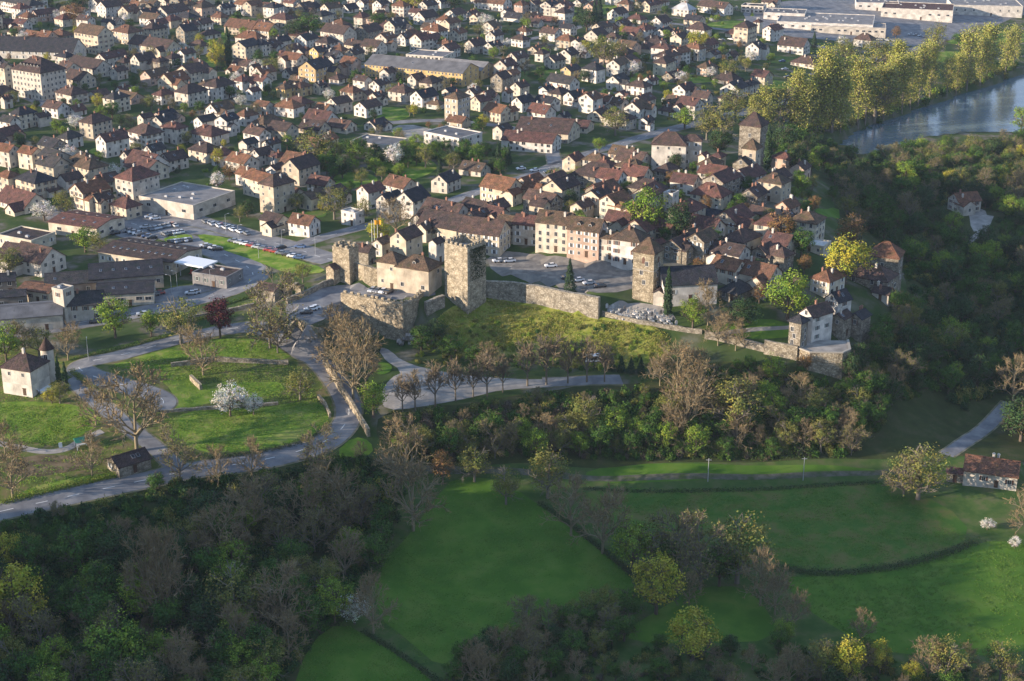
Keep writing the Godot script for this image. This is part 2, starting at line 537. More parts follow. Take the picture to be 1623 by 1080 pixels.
func wall_mat(code: String, k: int) -> Material:
	var key := "wall" + code + str(k)
	if mats.has(key): return mats[key]
	var tones := {"w": [[0.66, 0.63, 0.58], [0.58, 0.545, 0.485], [0.7, 0.68, 0.65]], "c": [[0.6, 0.54, 0.43], [0.53, 0.47, 0.38], [0.64, 0.59, 0.49]], "y": [[0.62, 0.46, 0.22], [0.6, 0.48, 0.27], [0.55, 0.42, 0.24]],
		"g": [[0.47, 0.445, 0.4], [0.42, 0.395, 0.355], [0.5, 0.475, 0.43]], "p": [[0.56, 0.42, 0.34], [0.5, 0.39, 0.33], [0.6, 0.47, 0.4]], "s": [[0.58, 0.52, 0.42], [0.53, 0.48, 0.39], [0.6, 0.55, 0.46]], "d": [[0.2, 0.19, 0.18], [0.24, 0.22, 0.2], [0.26, 0.26, 0.27]]}
	var t = tones[code][k % 3]
	var m := StandardMaterial3D.new()
	m.albedo_color = lin(t[0], t[1], t[2]); m.roughness = 0.95; m.metallic_specular = 0.2
	if code == "s" or code == "g":
		m.albedo_texture = mats.stone_tex
		m.normal_enabled = true; m.normal_texture = mats.stone_norm; m.normal_scale = 1.0
		m.uv1_scale = Vector3.ONE / 6.5
	else:
		m.albedo_texture = mats.plaster_tex
		m.uv1_scale = Vector3.ONE / 14.0
	mats[key] = m
	return m

func roof_mat(code: String, k: int) -> Material:
	var key := "roof" + code + str(k)
	if mats.has(key): return mats[key]
	var tones := {"b": [[0.125, 0.086, 0.075], [0.105, 0.077, 0.07], [0.15, 0.1, 0.084]], "r": [[0.18, 0.095, 0.08], [0.21, 0.105, 0.085], [0.16, 0.09, 0.078]], "o": [[0.25, 0.125, 0.078], [0.28, 0.145, 0.088], [0.22, 0.12, 0.08]],
		"k": [[0.07, 0.068, 0.075], [0.085, 0.08, 0.08], [0.06, 0.06, 0.07]], "t": [[0.175, 0.12, 0.082], [0.15, 0.108, 0.08], [0.2, 0.135, 0.09]], "w": [[0.6, 0.6, 0.6], [0.5, 0.52, 0.55], [0.65, 0.65, 0.63]], "g": [[0.2, 0.2, 0.215], [0.16, 0.165, 0.18], [0.25, 0.25, 0.26]]}
	var t = tones[code][k % 3]
	var m := StandardMaterial3D.new()
	m.albedo_color = lin(t[0], t[1], t[2]); m.roughness = 0.9; m.metallic_specular = 0.25
	m.albedo_texture = mats.plaster_tex if code in "wg" else mats.tile_tex
	m.uv1_scale = Vector3.ONE / (20.0 if code in "wg" else 16.0)
	mats[key] = m
	return m

func _ready():
	rng.seed = 20240417
	# camera
	var cam := Camera3D.new()
	cam.name = "camera"
	cam.fov = rad_to_deg(2.0 * atan(540.0 / FOCAL))
	cam.position = EYE
	cam.rotation.x = -PITCH
	cam.near = 1.0; cam.far = 6000.0
	add_child(cam)
	cam.current = true
	# sky
	var env := Environment.new()
	env.background_mode = Environment.BG_SKY
	var sky_mat := ProceduralSkyMaterial.new()
	sky_mat.sky_top_color = Color(0.43, 0.53, 0.67)
	sky_mat.sky_horizon_color = Color(0.66, 0.72, 0.78)
	sky_mat.sky_curve = 0.2
	sky_mat.ground_bottom_color = Color(0.2, 0.22, 0.2)
	sky_mat.ground_horizon_color = Color(0.6, 0.62, 0.62)
	sky_mat.sun_angle_max = 1.0
	var sky := Sky.new(); sky.sky_material = sky_mat
	env.sky = sky
	env.background_energy_multiplier = 1.05
	env.tonemap_mode = Environment.TONE_MAPPER_LINEAR
	env.tonemap_exposure = 2.1
	env.sdfgi_enabled = true; env.ssao_enabled = true; env.ssil_enabled = true
	env.fog_enabled = true
	env.fog_density = 0.000042
	env.fog_light_color = Color(0.82, 0.89, 1.0)
	var we := WorldEnvironment.new(); we.name = "world_environment"; we.environment = env
	add_child(we)
	# evening sun, low in the west
	var sun := DirectionalLight3D.new()
	sun.name = "sun"
	sun.light_energy = 1.6
	sun.light_color = Color(1.0, 0.92, 0.83)
	sun.light_angular_distance = 0.6
	sun.shadow_enabled = true
	var az := deg_to_rad(73.0); var el := deg_to_rad(13.0)     # az: 0 from behind the camera, 90 from the left
	var to_sun := Vector3(-sin(az) * cos(el), sin(el), cos(az) * cos(el))
	add_child(sun)
	sun.look_at_from_position(Vector3.ZERO, -to_sun, Vector3.UP)
	# the place
	make_heights()
	print("heights")
	make_materials()
	print("materials")
	make_fittings()
	make_setting()
	print("setting")
	make_castle()
	make_village()
	make_town()
	fill_gaps()
	print("houses ", footprints.size())
	make_plants()
	print("plants")
	make_walls_and_small_things()
	make_woods()
	print("woods")
	finish_labels()
	print("done ", get_child_count())

# ---------- ground, roads, water ----------
func make_setting():
	mats.paint = plain(0.55, 0.55, 0.53, 0.8)
	mats.square = ground_mat(27, 22, [[0.2, Color(0.14, 0.13, 0.115)], [0.5, Color(0.19, 0.175, 0.155)], [0.8, Color(0.26, 0.235, 0.2)]])
	mats.chimney = plain(0.26, 0.14, 0.1, 0.95); mats.chimney_pale = plain(0.5, 0.46, 0.4, 0.95)
	# the river bed, the level courts and squares
	var river := plan([[1322, 236], [1352, 208], [1420, 186], [1500, 158], [1570, 136], [1660, 104], [1800, 50], [2000, 120], [1800, 205], [1623, 216], [1540, 214], [1470, 222], [1400, 240], [1372, 256]], -15.0 * K)
	flatten(river, -18.0 * K, true)
	flatten(plan([[448, 512], [448, 470], [540, 446], [640, 466], [560, 480], [545, 505], [500, 520]], 5.5 * K), 5.3 * K)
	flatten(plan([[552, 462], [600, 440], [700, 460], [700, 472], [640, 474]], 7 * K), 6.4 * K)
	flatten(plan([[528, 548], [540, 518], [596, 526], [645, 536], [668, 540], [650, 566], [600, 566], [550, 562]], -2 * K), -2.1 * K)
	flatten(plan([[772, 408], [815, 400], [900, 418], [1000, 424], [1020, 455], [965, 474], [880, 452], [800, 432]], 8.4 * K), 8.3 * K)
	make_ground()
	var ws := Shape.new()
	var wide := plan([[1300, 250], [1330, 195], [1420, 170], [1500, 142], [1570, 118], [1660, 80], [1800, 10], [2100, 100], [1800, 225], [1623, 240], [1540, 240], [1470, 245], [1400, 262], [1372, 276]], -15.0 * K)
	ws.poly_up(wide, -15.0 * K)
	structure("river_water", ws.mesh(), mats.water)
	# woodland floor on the flanks of the spur and in the valley
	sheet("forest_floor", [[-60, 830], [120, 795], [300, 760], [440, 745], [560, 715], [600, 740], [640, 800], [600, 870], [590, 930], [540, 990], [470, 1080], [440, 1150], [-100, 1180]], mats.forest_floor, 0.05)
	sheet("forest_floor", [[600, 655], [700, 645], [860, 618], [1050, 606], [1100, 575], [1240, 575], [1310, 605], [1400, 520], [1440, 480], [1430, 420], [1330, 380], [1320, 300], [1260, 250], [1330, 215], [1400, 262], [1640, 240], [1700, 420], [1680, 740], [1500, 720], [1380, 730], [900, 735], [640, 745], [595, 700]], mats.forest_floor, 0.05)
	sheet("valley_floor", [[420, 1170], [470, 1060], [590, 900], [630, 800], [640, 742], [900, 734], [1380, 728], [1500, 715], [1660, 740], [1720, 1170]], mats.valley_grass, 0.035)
	# meadows
	sheet("meadow", [[590, 905], [640, 860], [690, 790], [720, 755], [800, 762], [870, 810], [960, 880], [1020, 930], [1010, 960], [950, 965], [850, 1000], [760, 1040], [700, 1062], [640, 1010], [600, 980]], mats.meadow, 0.07)
	sheet("meadow", [[455, 1120], [490, 1020], [540, 985], [600, 1020], [690, 1080], [720, 1140]], mats.meadow, 0.07)
	sheet("meadow", [[905, 790], [960, 772], [1100, 776], [1300, 770], [1400, 765], [1500, 800], [1545, 850], [1480, 880], [1390, 900], [1300, 908], [1235, 895], [1190, 850], [1000, 840]], mats.dry_meadow, 0.07)
	sheet("meadow", [[1240, 915], [1300, 915], [1400, 905], [1490, 885], [1550, 858], [1640, 860], [1680, 1000], [1640, 1040], [1400, 1040], [1330, 1000], [1270, 960]], mats.meadow, 0.07)
	sheet("meadow", [[920, 752], [960, 738], [1200, 738], [1380, 742], [1400, 752], [1200, 760], [950, 768]], mats.meadow, 0.07)
	sheet("meadow", [[990, 1000], [1040, 970], [1110, 930], [1180, 930], [1220, 970], [1235, 1015], [1100, 1022], [1000, 1018]], mats.meadow, 0.07)
	# sunny lawns beside the road loop
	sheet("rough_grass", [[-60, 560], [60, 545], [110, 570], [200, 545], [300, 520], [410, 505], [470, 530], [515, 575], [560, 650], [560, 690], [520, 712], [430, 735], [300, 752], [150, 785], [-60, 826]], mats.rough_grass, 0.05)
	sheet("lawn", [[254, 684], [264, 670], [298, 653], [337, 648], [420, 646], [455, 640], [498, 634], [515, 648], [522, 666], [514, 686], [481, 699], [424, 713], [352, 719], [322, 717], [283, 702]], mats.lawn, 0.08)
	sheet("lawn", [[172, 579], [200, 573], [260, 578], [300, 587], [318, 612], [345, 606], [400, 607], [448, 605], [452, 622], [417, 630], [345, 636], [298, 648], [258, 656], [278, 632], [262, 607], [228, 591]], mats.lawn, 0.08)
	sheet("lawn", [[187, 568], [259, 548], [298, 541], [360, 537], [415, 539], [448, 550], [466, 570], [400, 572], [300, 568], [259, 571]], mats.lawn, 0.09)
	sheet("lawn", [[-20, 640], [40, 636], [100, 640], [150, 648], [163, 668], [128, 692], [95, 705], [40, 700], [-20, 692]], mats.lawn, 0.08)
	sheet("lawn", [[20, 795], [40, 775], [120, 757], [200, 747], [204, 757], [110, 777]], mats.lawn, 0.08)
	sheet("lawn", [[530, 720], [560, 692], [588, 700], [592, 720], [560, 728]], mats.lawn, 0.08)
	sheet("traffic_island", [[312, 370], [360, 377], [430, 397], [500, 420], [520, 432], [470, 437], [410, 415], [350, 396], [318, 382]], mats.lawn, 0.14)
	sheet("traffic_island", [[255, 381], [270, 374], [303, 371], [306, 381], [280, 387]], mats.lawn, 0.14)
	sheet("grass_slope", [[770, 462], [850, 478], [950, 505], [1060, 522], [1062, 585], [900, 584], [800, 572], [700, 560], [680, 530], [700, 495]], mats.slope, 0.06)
	sheet("lawn", [[1140, 530], [1150, 508], [1250, 508], [1262, 535], [1200, 540]], mats.meadow, 0.08)
	sheet("lawn", [[1290, 330], [1330, 325], [1332, 350], [1300, 352]], mats.meadow, 0.08)
	# gardens and fields of the town
	for g in [[640, 265, 55, 22], [560, 285, 40, 14], [925, 118, 90, 16], [1030, 125, 120, 10], [560, 60, 60, 14], [330, 60, 40, 12], [1180, 40, 60, 8], [950, 15, 70, 9], [1300, 75, 50, 8], [1560, 60, 90, 14], [1500, 90, 60, 10], [170, 240, 30, 8], [245, 245, 30, 9], [620, 180, 36, 12], [830, 120, 30, 9], [1230, 135, 30, 8], [470, 340, 60, 10], [60, 460, 50, 8], [140, 440, 40, 8], [720, 125, 30, 8], [330, 100, 30, 7], [1240, 95, 40, 7]]:
		var loop := []
		for k in 9:
			var a := TAU * k / 9.0
			loop.append([g[0] + cos(a) * g[2] * rng.randf_range(0.75, 1.1), g[1] + sin(a) * g[3] * rng.randf_range(0.75, 1.1)])
		sheet("garden", loop, mats.lawn if rng.randf() < 0.5 else mats.dry_meadow, 0.06)
	# paved ground
	sheet("car_park", [[165, 362], [215, 330], [245, 318], [330, 345], [400, 368], [420, 385], [330, 372], [260, 372], [240, 385], [190, 378]], mats.asphalt, 0.09)
	sheet("car_park", [[1355, 62], [1400, 40], [1470, 45], [1482, 62], [1450, 72], [1380, 70]], mats.asphalt, 0.09)
	sheet("castle_forecourt", [[452, 508], [455, 476], [500, 460], [545, 448], [575, 452], [640, 464], [690, 462], [690, 470], [640, 474], [560, 480], [548, 505], [500, 520], [470, 520]], mats.asphalt, 0.09)
	sheet("village_square", [[770, 404], [815, 396], [900, 412], [1000, 424], [1026, 452], [962, 476], [900, 462], [850, 446], [780, 436]], mats.square, 0.09)
	sheet("terrace", [[606, 548], [640, 576], [720, 594], [800, 601], [900, 600], [900, 611], [800, 617], [740, 632], [660, 648], [612, 652], [600, 630], [618, 600], [640, 590], [600, 562]], mats.terrace, 0.08)
	sheet("terrace_lawn", [[590, 590], [600, 572], [620, 578], [622, 588], [606, 596]], mats.meadow, 0.13)
	sheet("churchyard", [[950, 492], [1000, 478], [1060, 490], [1075, 512], [1000, 508]], mats.gravel, 0.09)
	sheet("yard", [[240, 470], [270, 455], [330, 450], [370, 448], [395, 455], [330, 475], [250, 485]], mats.asphalt, 0.07)
	sheet("yard", [[60, 330], [130, 345], [190, 362], [160, 375], [90, 368]], mats.asphalt, 0.07)
	sheet("yard", [[830, 275], [880, 255], [960, 240], [970, 250], [900, 285], [850, 290]], mats.asphalt, 0.07)
	sheet("yard", [[1170, 28], [1200, 4], [1400, -6], [1660, -12], [1660, 12], [1560, 44], [1490, 66], [1440, 76], [1340, 66], [1230, 56]], mats.asphalt, 0.07)
	sheet("bare_plot", [[610, 208], [640, 195], [700, 208], [760, 225], [740, 238], [670, 232]], mats.gravel, 0.06)
	sheet("bare_plot", [[0, 740], [40, 722], [110, 722], [160, 730], [130, 745], [40, 760]], mats.earth, 0.06)
	sheet("bare_plot", [[1535, 335], [1560, 330], [1568, 350], [1556, 366], [1540, 368]], mats.gravel, 0.06)
	# roads
	road("road", [[-60, 826], [0, 812], [100, 790], [200, 768], [300, 745], [400, 735], [480, 715], [525, 697], [553, 668], [553, 640], [535, 608], [505, 572], [478, 546], [455, 530], [415, 518], [370, 520], [300, 534], [240, 550], [180, 567], [122, 578], [128, 590], [165, 604], [210, 615], [252, 628], [262, 640], [245, 650]], 6.0, mats.asphalt, 0.12)
	road("lane", [[112, 600], [145, 630], [176, 656], [220, 690], [259, 721], [282, 746]], 4.2, mats.asphalt, 0.11)
	road("footpath", [[-20, 700], [30, 710], [70, 718], [105, 714], [130, 697], [162, 684]], 2.2, mats.gravel, 0.1, false)
	road("street", [[-60, 540], [10, 528], [110, 515], [200, 500], [300, 479], [365, 462], [402, 446], [400, 428], [370, 410], [325, 392], [290, 380], [250, 366], [200, 352]], 9.0, mats.asphalt, 0.12)
	road("street", [[290, 350], [345, 358], [400, 376], [463, 392], [531, 413]], 9.0, mats.asphalt, 0.125)
	road("street", [[463, 392], [520, 374], [575, 360], [640, 345], [700, 325], [750, 306], [810, 288], [880, 262], [960, 236], [1060, 205], [1170, 180], [1230, 165], [1280, 150]], 6.5, mats.asphalt, 0.11)
	road("street", [[-30, 138], [30, 146], [75, 168], [160, 205], [210, 222]], 6.0, mats.asphalt, 0.11)
	road("street", [[1640, 2], [1580, 38], [1500, 60], [1470, 72], [1425, 85], [1330, 105], [1290, 120]], 6.5, mats.asphalt, 0.11)
	road("street", [[560, 108], [610, 100], [640, 112], [560, 160], [480, 185]], 5.0, mats.asphalt, 0.11)
	road("street", [[760, 75], [860, 60], [960, 30], [1100, 40], [1230, 60], [1330, 80]], 5.0, mats.asphalt, 0.11)
	road("street", [[200, 352], [150, 340], [60, 330], [-40, 320]], 5.0, mats.asphalt, 0.11)
	road("street", [[620, 195], [700, 190], [800, 200], [870, 215], [880, 262]], 5.0, mats.asphalt, 0.11)
	road("lane", [[860, 606], [950, 603], [985, 602]], 4.0, mats.asphalt, 0.1)
	road("lane", [[1600, 640], [1570, 672], [1540, 695], [1515, 712], [1500, 722]], 3.6, mats.asphalt, 0.12)
	road("track", [[1515, 712], [1470, 740], [1380, 752], [1200, 757], [1000, 758], [860, 752], [740, 745], [640, 742]], 2.2, mats.track, 0.1, false)
	road("footpath", [[1570, 342], [1560, 365], [1545, 378], [1510, 395]], 2.6, mats.gravel, 0.1, false)
	road("footpath", [[1130, 532], [1180, 524], [1240, 521], [1262, 518]], 1.4, mats.gravel, 0.1, false)
	# painted lines on the main streets
	for q in [0, 3, 4, 5]:
		var line: PackedVector2Array = road_lines[q][0]
		var run := 0.0
		var dash := PackedVector2Array()
		for i in line.size() - 1:
			var seg := line[i].distance_to(line[i + 1]); var k := 0.0
			while k < seg:
				var p := line[i].lerp(line[i + 1], k / seg)
				if fmod(run + k, 9.0) < 4.0: dash.append(p)
				elif dash.size() > 1:
					for poly in Geometry2D.offset_polyline(dash, 0.13, Geometry2D.JOIN_MITER, Geometry2D.END_BUTT): structure("road_marking", drape(poly, 0.155), mats.paint)
					dash = PackedVector2Array()
				else: dash = PackedVector2Array()
				k += 1.0
			run += seg

# ---------- buildings ----------
var window_mesh: ArrayMesh
var wide_window_mesh: ArrayMesh
var shutter_mesh: ArrayMesh
var door_mesh: ArrayMesh
var chimney_mesh: ArrayMesh
var dormer_wall_mesh: ArrayMesh
var dormer_roof_mesh: ArrayMesh
var vent_mesh: ArrayMesh
var skylight_mesh: ArrayMesh
var window_kinds := []

func two(a: Shape, ma: Material, b: Shape, mb: Material) -> ArrayMesh:
	var m := ArrayMesh.new()
	a.add_to(m); b.add_to(m)
	m.surface_set_material(0, ma); m.surface_set_material(1, mb)
	return m

func make_fittings():
	window_mesh = pane_shape(1.0, 1.45); wide_window_mesh = pane_shape(2.0, 1.2)
	skylight_mesh = skylight_shape()
	window_kinds = [window_mesh, pane_shape(0.8, 1.1), pane_shape(1.15, 1.35), shuttered(0.9, 1.35, mats.shutter_white), shuttered(0.9, 1.35, mats.shutter_brown), shuttered(0.9, 1.3, plain(0.12, 0.16, 0.15, 0.6)), pane_shape(1.7, 1.3)]
	var s := Shape.new(); s.box(Vector3(-0.27, -0.72, 0), Vector3(0.27, 0.72, 0.06)); shutter_mesh = s.mesh()
	s = Shape.new(); s.box(Vector3(-0.55, 0, -0.02), Vector3(0.55, 2.1, 0.07)); s.box(Vector3(-0.7, 2.1, -0.02), Vector3(0.7, 2.28, 0.1)); door_mesh = s.mesh()
	s = Shape.new(); s.box(Vector3(-0.35, -1.2, -0.28), Vector3(0.35, 1.1, 0.28)); s.box(Vector3(-0.45, 1.1, -0.38), Vector3(0.45, 1.25, 0.38)); s.box(Vector3(-0.2, 1.25, -0.15), Vector3(0.2, 1.55, 0.15)); chimney_mesh = s.mesh()
	s = Shape.new(); s.box(Vector3(-0.6, -1.2, -1.6), Vector3(0.6, 0.75, 0.0))
	s.tri(Vector3(-0.6, 0.75, 0), Vector3(0.6, 0.75, 0), Vector3(0, 1.3, 0)); dormer_wall_mesh = s.mesh()
	s = Shape.new()
	for q in [-1, 1]:
		s.quad(Vector3(0, 1.4, 0.2), Vector3(q * 0.85, 0.65, 0.2), Vector3(q * 0.85, 0.65, -1.8), Vector3(0, 1.4, -1.8))
		s.quad(Vector3(0, 1.28, 0.2), Vector3(q * 0.85, 0.53, 0.2), Vector3(q * 0.85, 0.53, -1.8), Vector3(0, 1.28, -1.8))
		s.quad(Vector3(0, 1.4, 0.2), Vector3(q * 0.85, 0.65, 0.2), Vector3(q * 0.85, 0.53, 0.2), Vector3(0, 1.28, 0.2))
	dormer_roof_mesh = s.mesh()
	s = Shape.new(); s.box(Vector3(-0.7, 0, -0.5), Vector3(0.7, 0.6, 0.5)); s.box(Vector3(-0.55, 0.6, -0.35), Vector3(0.55, 0.75, 0.35)); vent_mesh = s.mesh()

func skylight_shape() -> ArrayMesh:
	var f := Shape.new(); var g := Shape.new()
	f.box(Vector3(-0.45, -0.05, -0.65), Vector3(0.45, 0.08, 0.65)); g.box(Vector3(-0.38, 0.08, -0.58), Vector3(0.38, 0.11, 0.58))
	return two(f, mats.metal, g, mats.glass)

func pane_shape(w: float, t: float) -> ArrayMesh:
	var f := Shape.new(); var g := Shape.new()
	var x := w * 0.5; var y := t * 0.5; var b := 0.1
	f.box(Vector3(-x - b, -y - b, -0.05), Vector3(-x, y + b, 0.07)); f.box(Vector3(x, -y - b, -0.05), Vector3(x + b, y + b, 0.07))
	f.box(Vector3(-x, y, -0.05), Vector3(x, y + b, 0.07)); f.box(Vector3(-x, -y - b, -0.05), Vector3(x, -y, 0.12))
	f.box(Vector3(-0.03, -y, 0.02), Vector3(0.03, y, 0.05))
	g.box(Vector3(-x, -y, -0.05), Vector3(x, y, 0.025))
	return two(f, mats.frame, g, mats.glass)

# the same window with a pair of open shutters
func shuttered(w: float, t: float, m: Material) -> ArrayMesh:
	var a := pane_shape(w, t)
	var s := Shape.new()
	for e in [-1, 1]:
		var x: float = e * (w * 0.75 + 0.14)
		s.box(Vector3(x - w * 0.24, -t * 0.5, 0.01), Vector3(x + w * 0.24, t * 0.5, 0.06))
	s.add_to(a)
	a.surface_set_material(2, m)
	return a

func gable_walls(L: float, W: float, He: float, rise: float) -> ArrayMesh:
	var s := Shape.new(); var x := L * 0.5; var z := W * 0.5; var b := -3.0
	var o := Vector2(rng.randf() * 9, rng.randf() * 9)
	for q in [-1, 1]:
		s.quad(Vector3(-x * q, b, z * q), Vector3(x * q, b, z * q), Vector3(x * q, He, z * q), Vector3(-x * q, He, z * q), o)
		s.quad(Vector3(x * q, b, z), Vector3(x * q, b, -z), Vector3(x * q, He, -z), Vector3(x * q, He, z), o)
		if rise > 0.05:
			s.tri(Vector3(x * q, He, z), Vector3(x * q, He, -z), Vector3(x * q, He + rise, 0), o, o + Vector2(W, 0), o + Vector2(z, rise))
	return s.mesh()

func box_walls(L: float, W: float, He: float, bottom := -3.0) -> ArrayMesh:
	var s := Shape.new(); var x := L * 0.5; var z := W * 0.5
	var o := Vector2(rng.randf() * 9, rng.randf() * 9)
	for q in [-1, 1]:
		s.quad(Vector3(-x * q, bottom, z * q), Vector3(x * q, bottom, z * q), Vector3(x * q, He, z * q), Vector3(-x * q, He, z * q), o)
		s.quad(Vector3(x * q, bottom, z), Vector3(x * q, bottom, -z), Vector3(x * q, He, -z), Vector3(x * q, He, z), o)
	s.quad(Vector3(-x, He, -z), Vector3(x, He, -z), Vector3(x, He, z), Vector3(-x, He, z), o)
	return s.mesh()

func gable_roof(L: float, W: float, He: float, rise: float) -> ArrayMesh:
	var s := Shape.new(); var o := Vector2(rng.randf() * 16, rng.randf() * 16)
	var k := rise / (W * 0.5); var over := 0.5; var t := 0.24
	var x := L * 0.5 + 0.35; var z := W * 0.5 + over
	var ye := He - over * k + t; var yr := He + rise + t
	for q in [-1, 1]:
		s.quad(Vector3(-x, ye, z * q), Vector3(x, ye, z * q), Vector3(x, yr, 0), Vector3(-x, yr, 0), o + Vector2(0, q * 8))
		s.quad(Vector3(-x, ye - t, z * q), Vector3(x, ye - t, z * q), Vector3(x, yr - t, 0), Vector3(-x, yr - t, 0))
		s.quad(Vector3(-x, ye, z * q), Vector3(x, ye, z * q), Vector3(x, ye - t, z * q), Vector3(-x, ye - t, z * q))
		for e in [-1, 1]:
			s.quad(Vector3(x * e, ye, z * q), Vector3(x * e, yr, 0), Vector3(x * e, yr - t, 0), Vector3(x * e, ye - t, z * q))
	s.box(Vector3(-x, yr - 0.06, -0.16), Vector3(x, yr + 0.1, 0.16))
	return s.mesh()

func hip_roof(L: float, W: float, He: float, rise: float) -> ArrayMesh:
	var s := Shape.new(); var o := Vector2(rng.randf() * 16, rng.randf() * 16)
	var over := 0.5; var t := 0.22
	var x := L * 0.5 + over; var z := W * 0.5 + over
	var ye := He - over * rise / (W * 0.5) + t; var yr := He + rise + t
	var rx := maxf(x - z * 0.95, 0.05)
	var a := Vector3(-rx, yr, 0); var b := Vector3(rx, yr, 0)
	for q in [-1, 1]:
		s.quad(Vector3(-x, ye, z * q), Vector3(x, ye, z * q), b, a, o + Vector2(0, q * 8))
		s.quad(Vector3(-x, ye, z * q), Vector3(x, ye, z * q), Vector3(x, ye - t, z * q), Vector3(-x, ye - t, z * q))
		s.quad(Vector3(x * q, ye, -z), Vector3(x * q, ye, z), Vector3(x * q, ye - t, z), Vector3(x * q, ye - t, -z))
		var p: Vector3 = b if q > 0 else a
		s.tri(Vector3(x * q, ye, -z), Vector3(x * q, ye, z), p, o, o + Vector2(2 * z, 0), o + Vector2(z, Vector2(x - rx, yr - ye).length()))
		for e in [-1, 1]:
			s.tube(Vector3(x * q, ye, z * e), p, 0.13, 0.13, 4)
	s.quad(Vector3(-x, ye - t, -z), Vector3(x, ye - t, -z), Vector3(x, ye - t, z), Vector3(-x, ye - t, z))
	s.tube(a, b, 0.15, 0.15, 4)
	return s.mesh()

func flat_roof(L: float, W: float, He: float) -> ArrayMesh:
	var s := Shape.new(); var x := L * 0.5; var z := W * 0.5; var p := 0.35
	s.quad(Vector3(-x + p, He + 0.02, -z + p), Vector3(x - p, He + 0.02, -z + p), Vector3(x - p, He + 0.02, z - p), Vector3(-x + p, He + 0.02, z - p))
	return s.mesh()

func parapet(L: float, W: float, He: float) -> ArrayMesh:
	var s := Shape.new(); var x := L * 0.5 + 0.06; var z := W * 0.5 + 0.06; var p := 0.4
	s.box(Vector3(-x, He - 0.3, -z), Vector3(x, He + 0.45, -z + p)); s.box(Vector3(-x, He - 0.3, z - p), Vector3(x, He + 0.45, z))
	s.box(Vector3(-x, He - 0.3, -z + p), Vector3(-x + p, He + 0.45, z - p)); s.box(Vector3(x - p, He - 0.3, -z + p), Vector3(x, He + 0.45, z - p))
	return s.mesh()

func kind_of_house(o: Dictionary) -> String:
	if o.get("group", "").begins_with("old"): return "village_house"
	if o.get("storeys", 2) >= 3: return "town_house"
	if o.form == "h": return "villa"
	return "cottage" if o.get("storeys", 2) == 1 else "house"

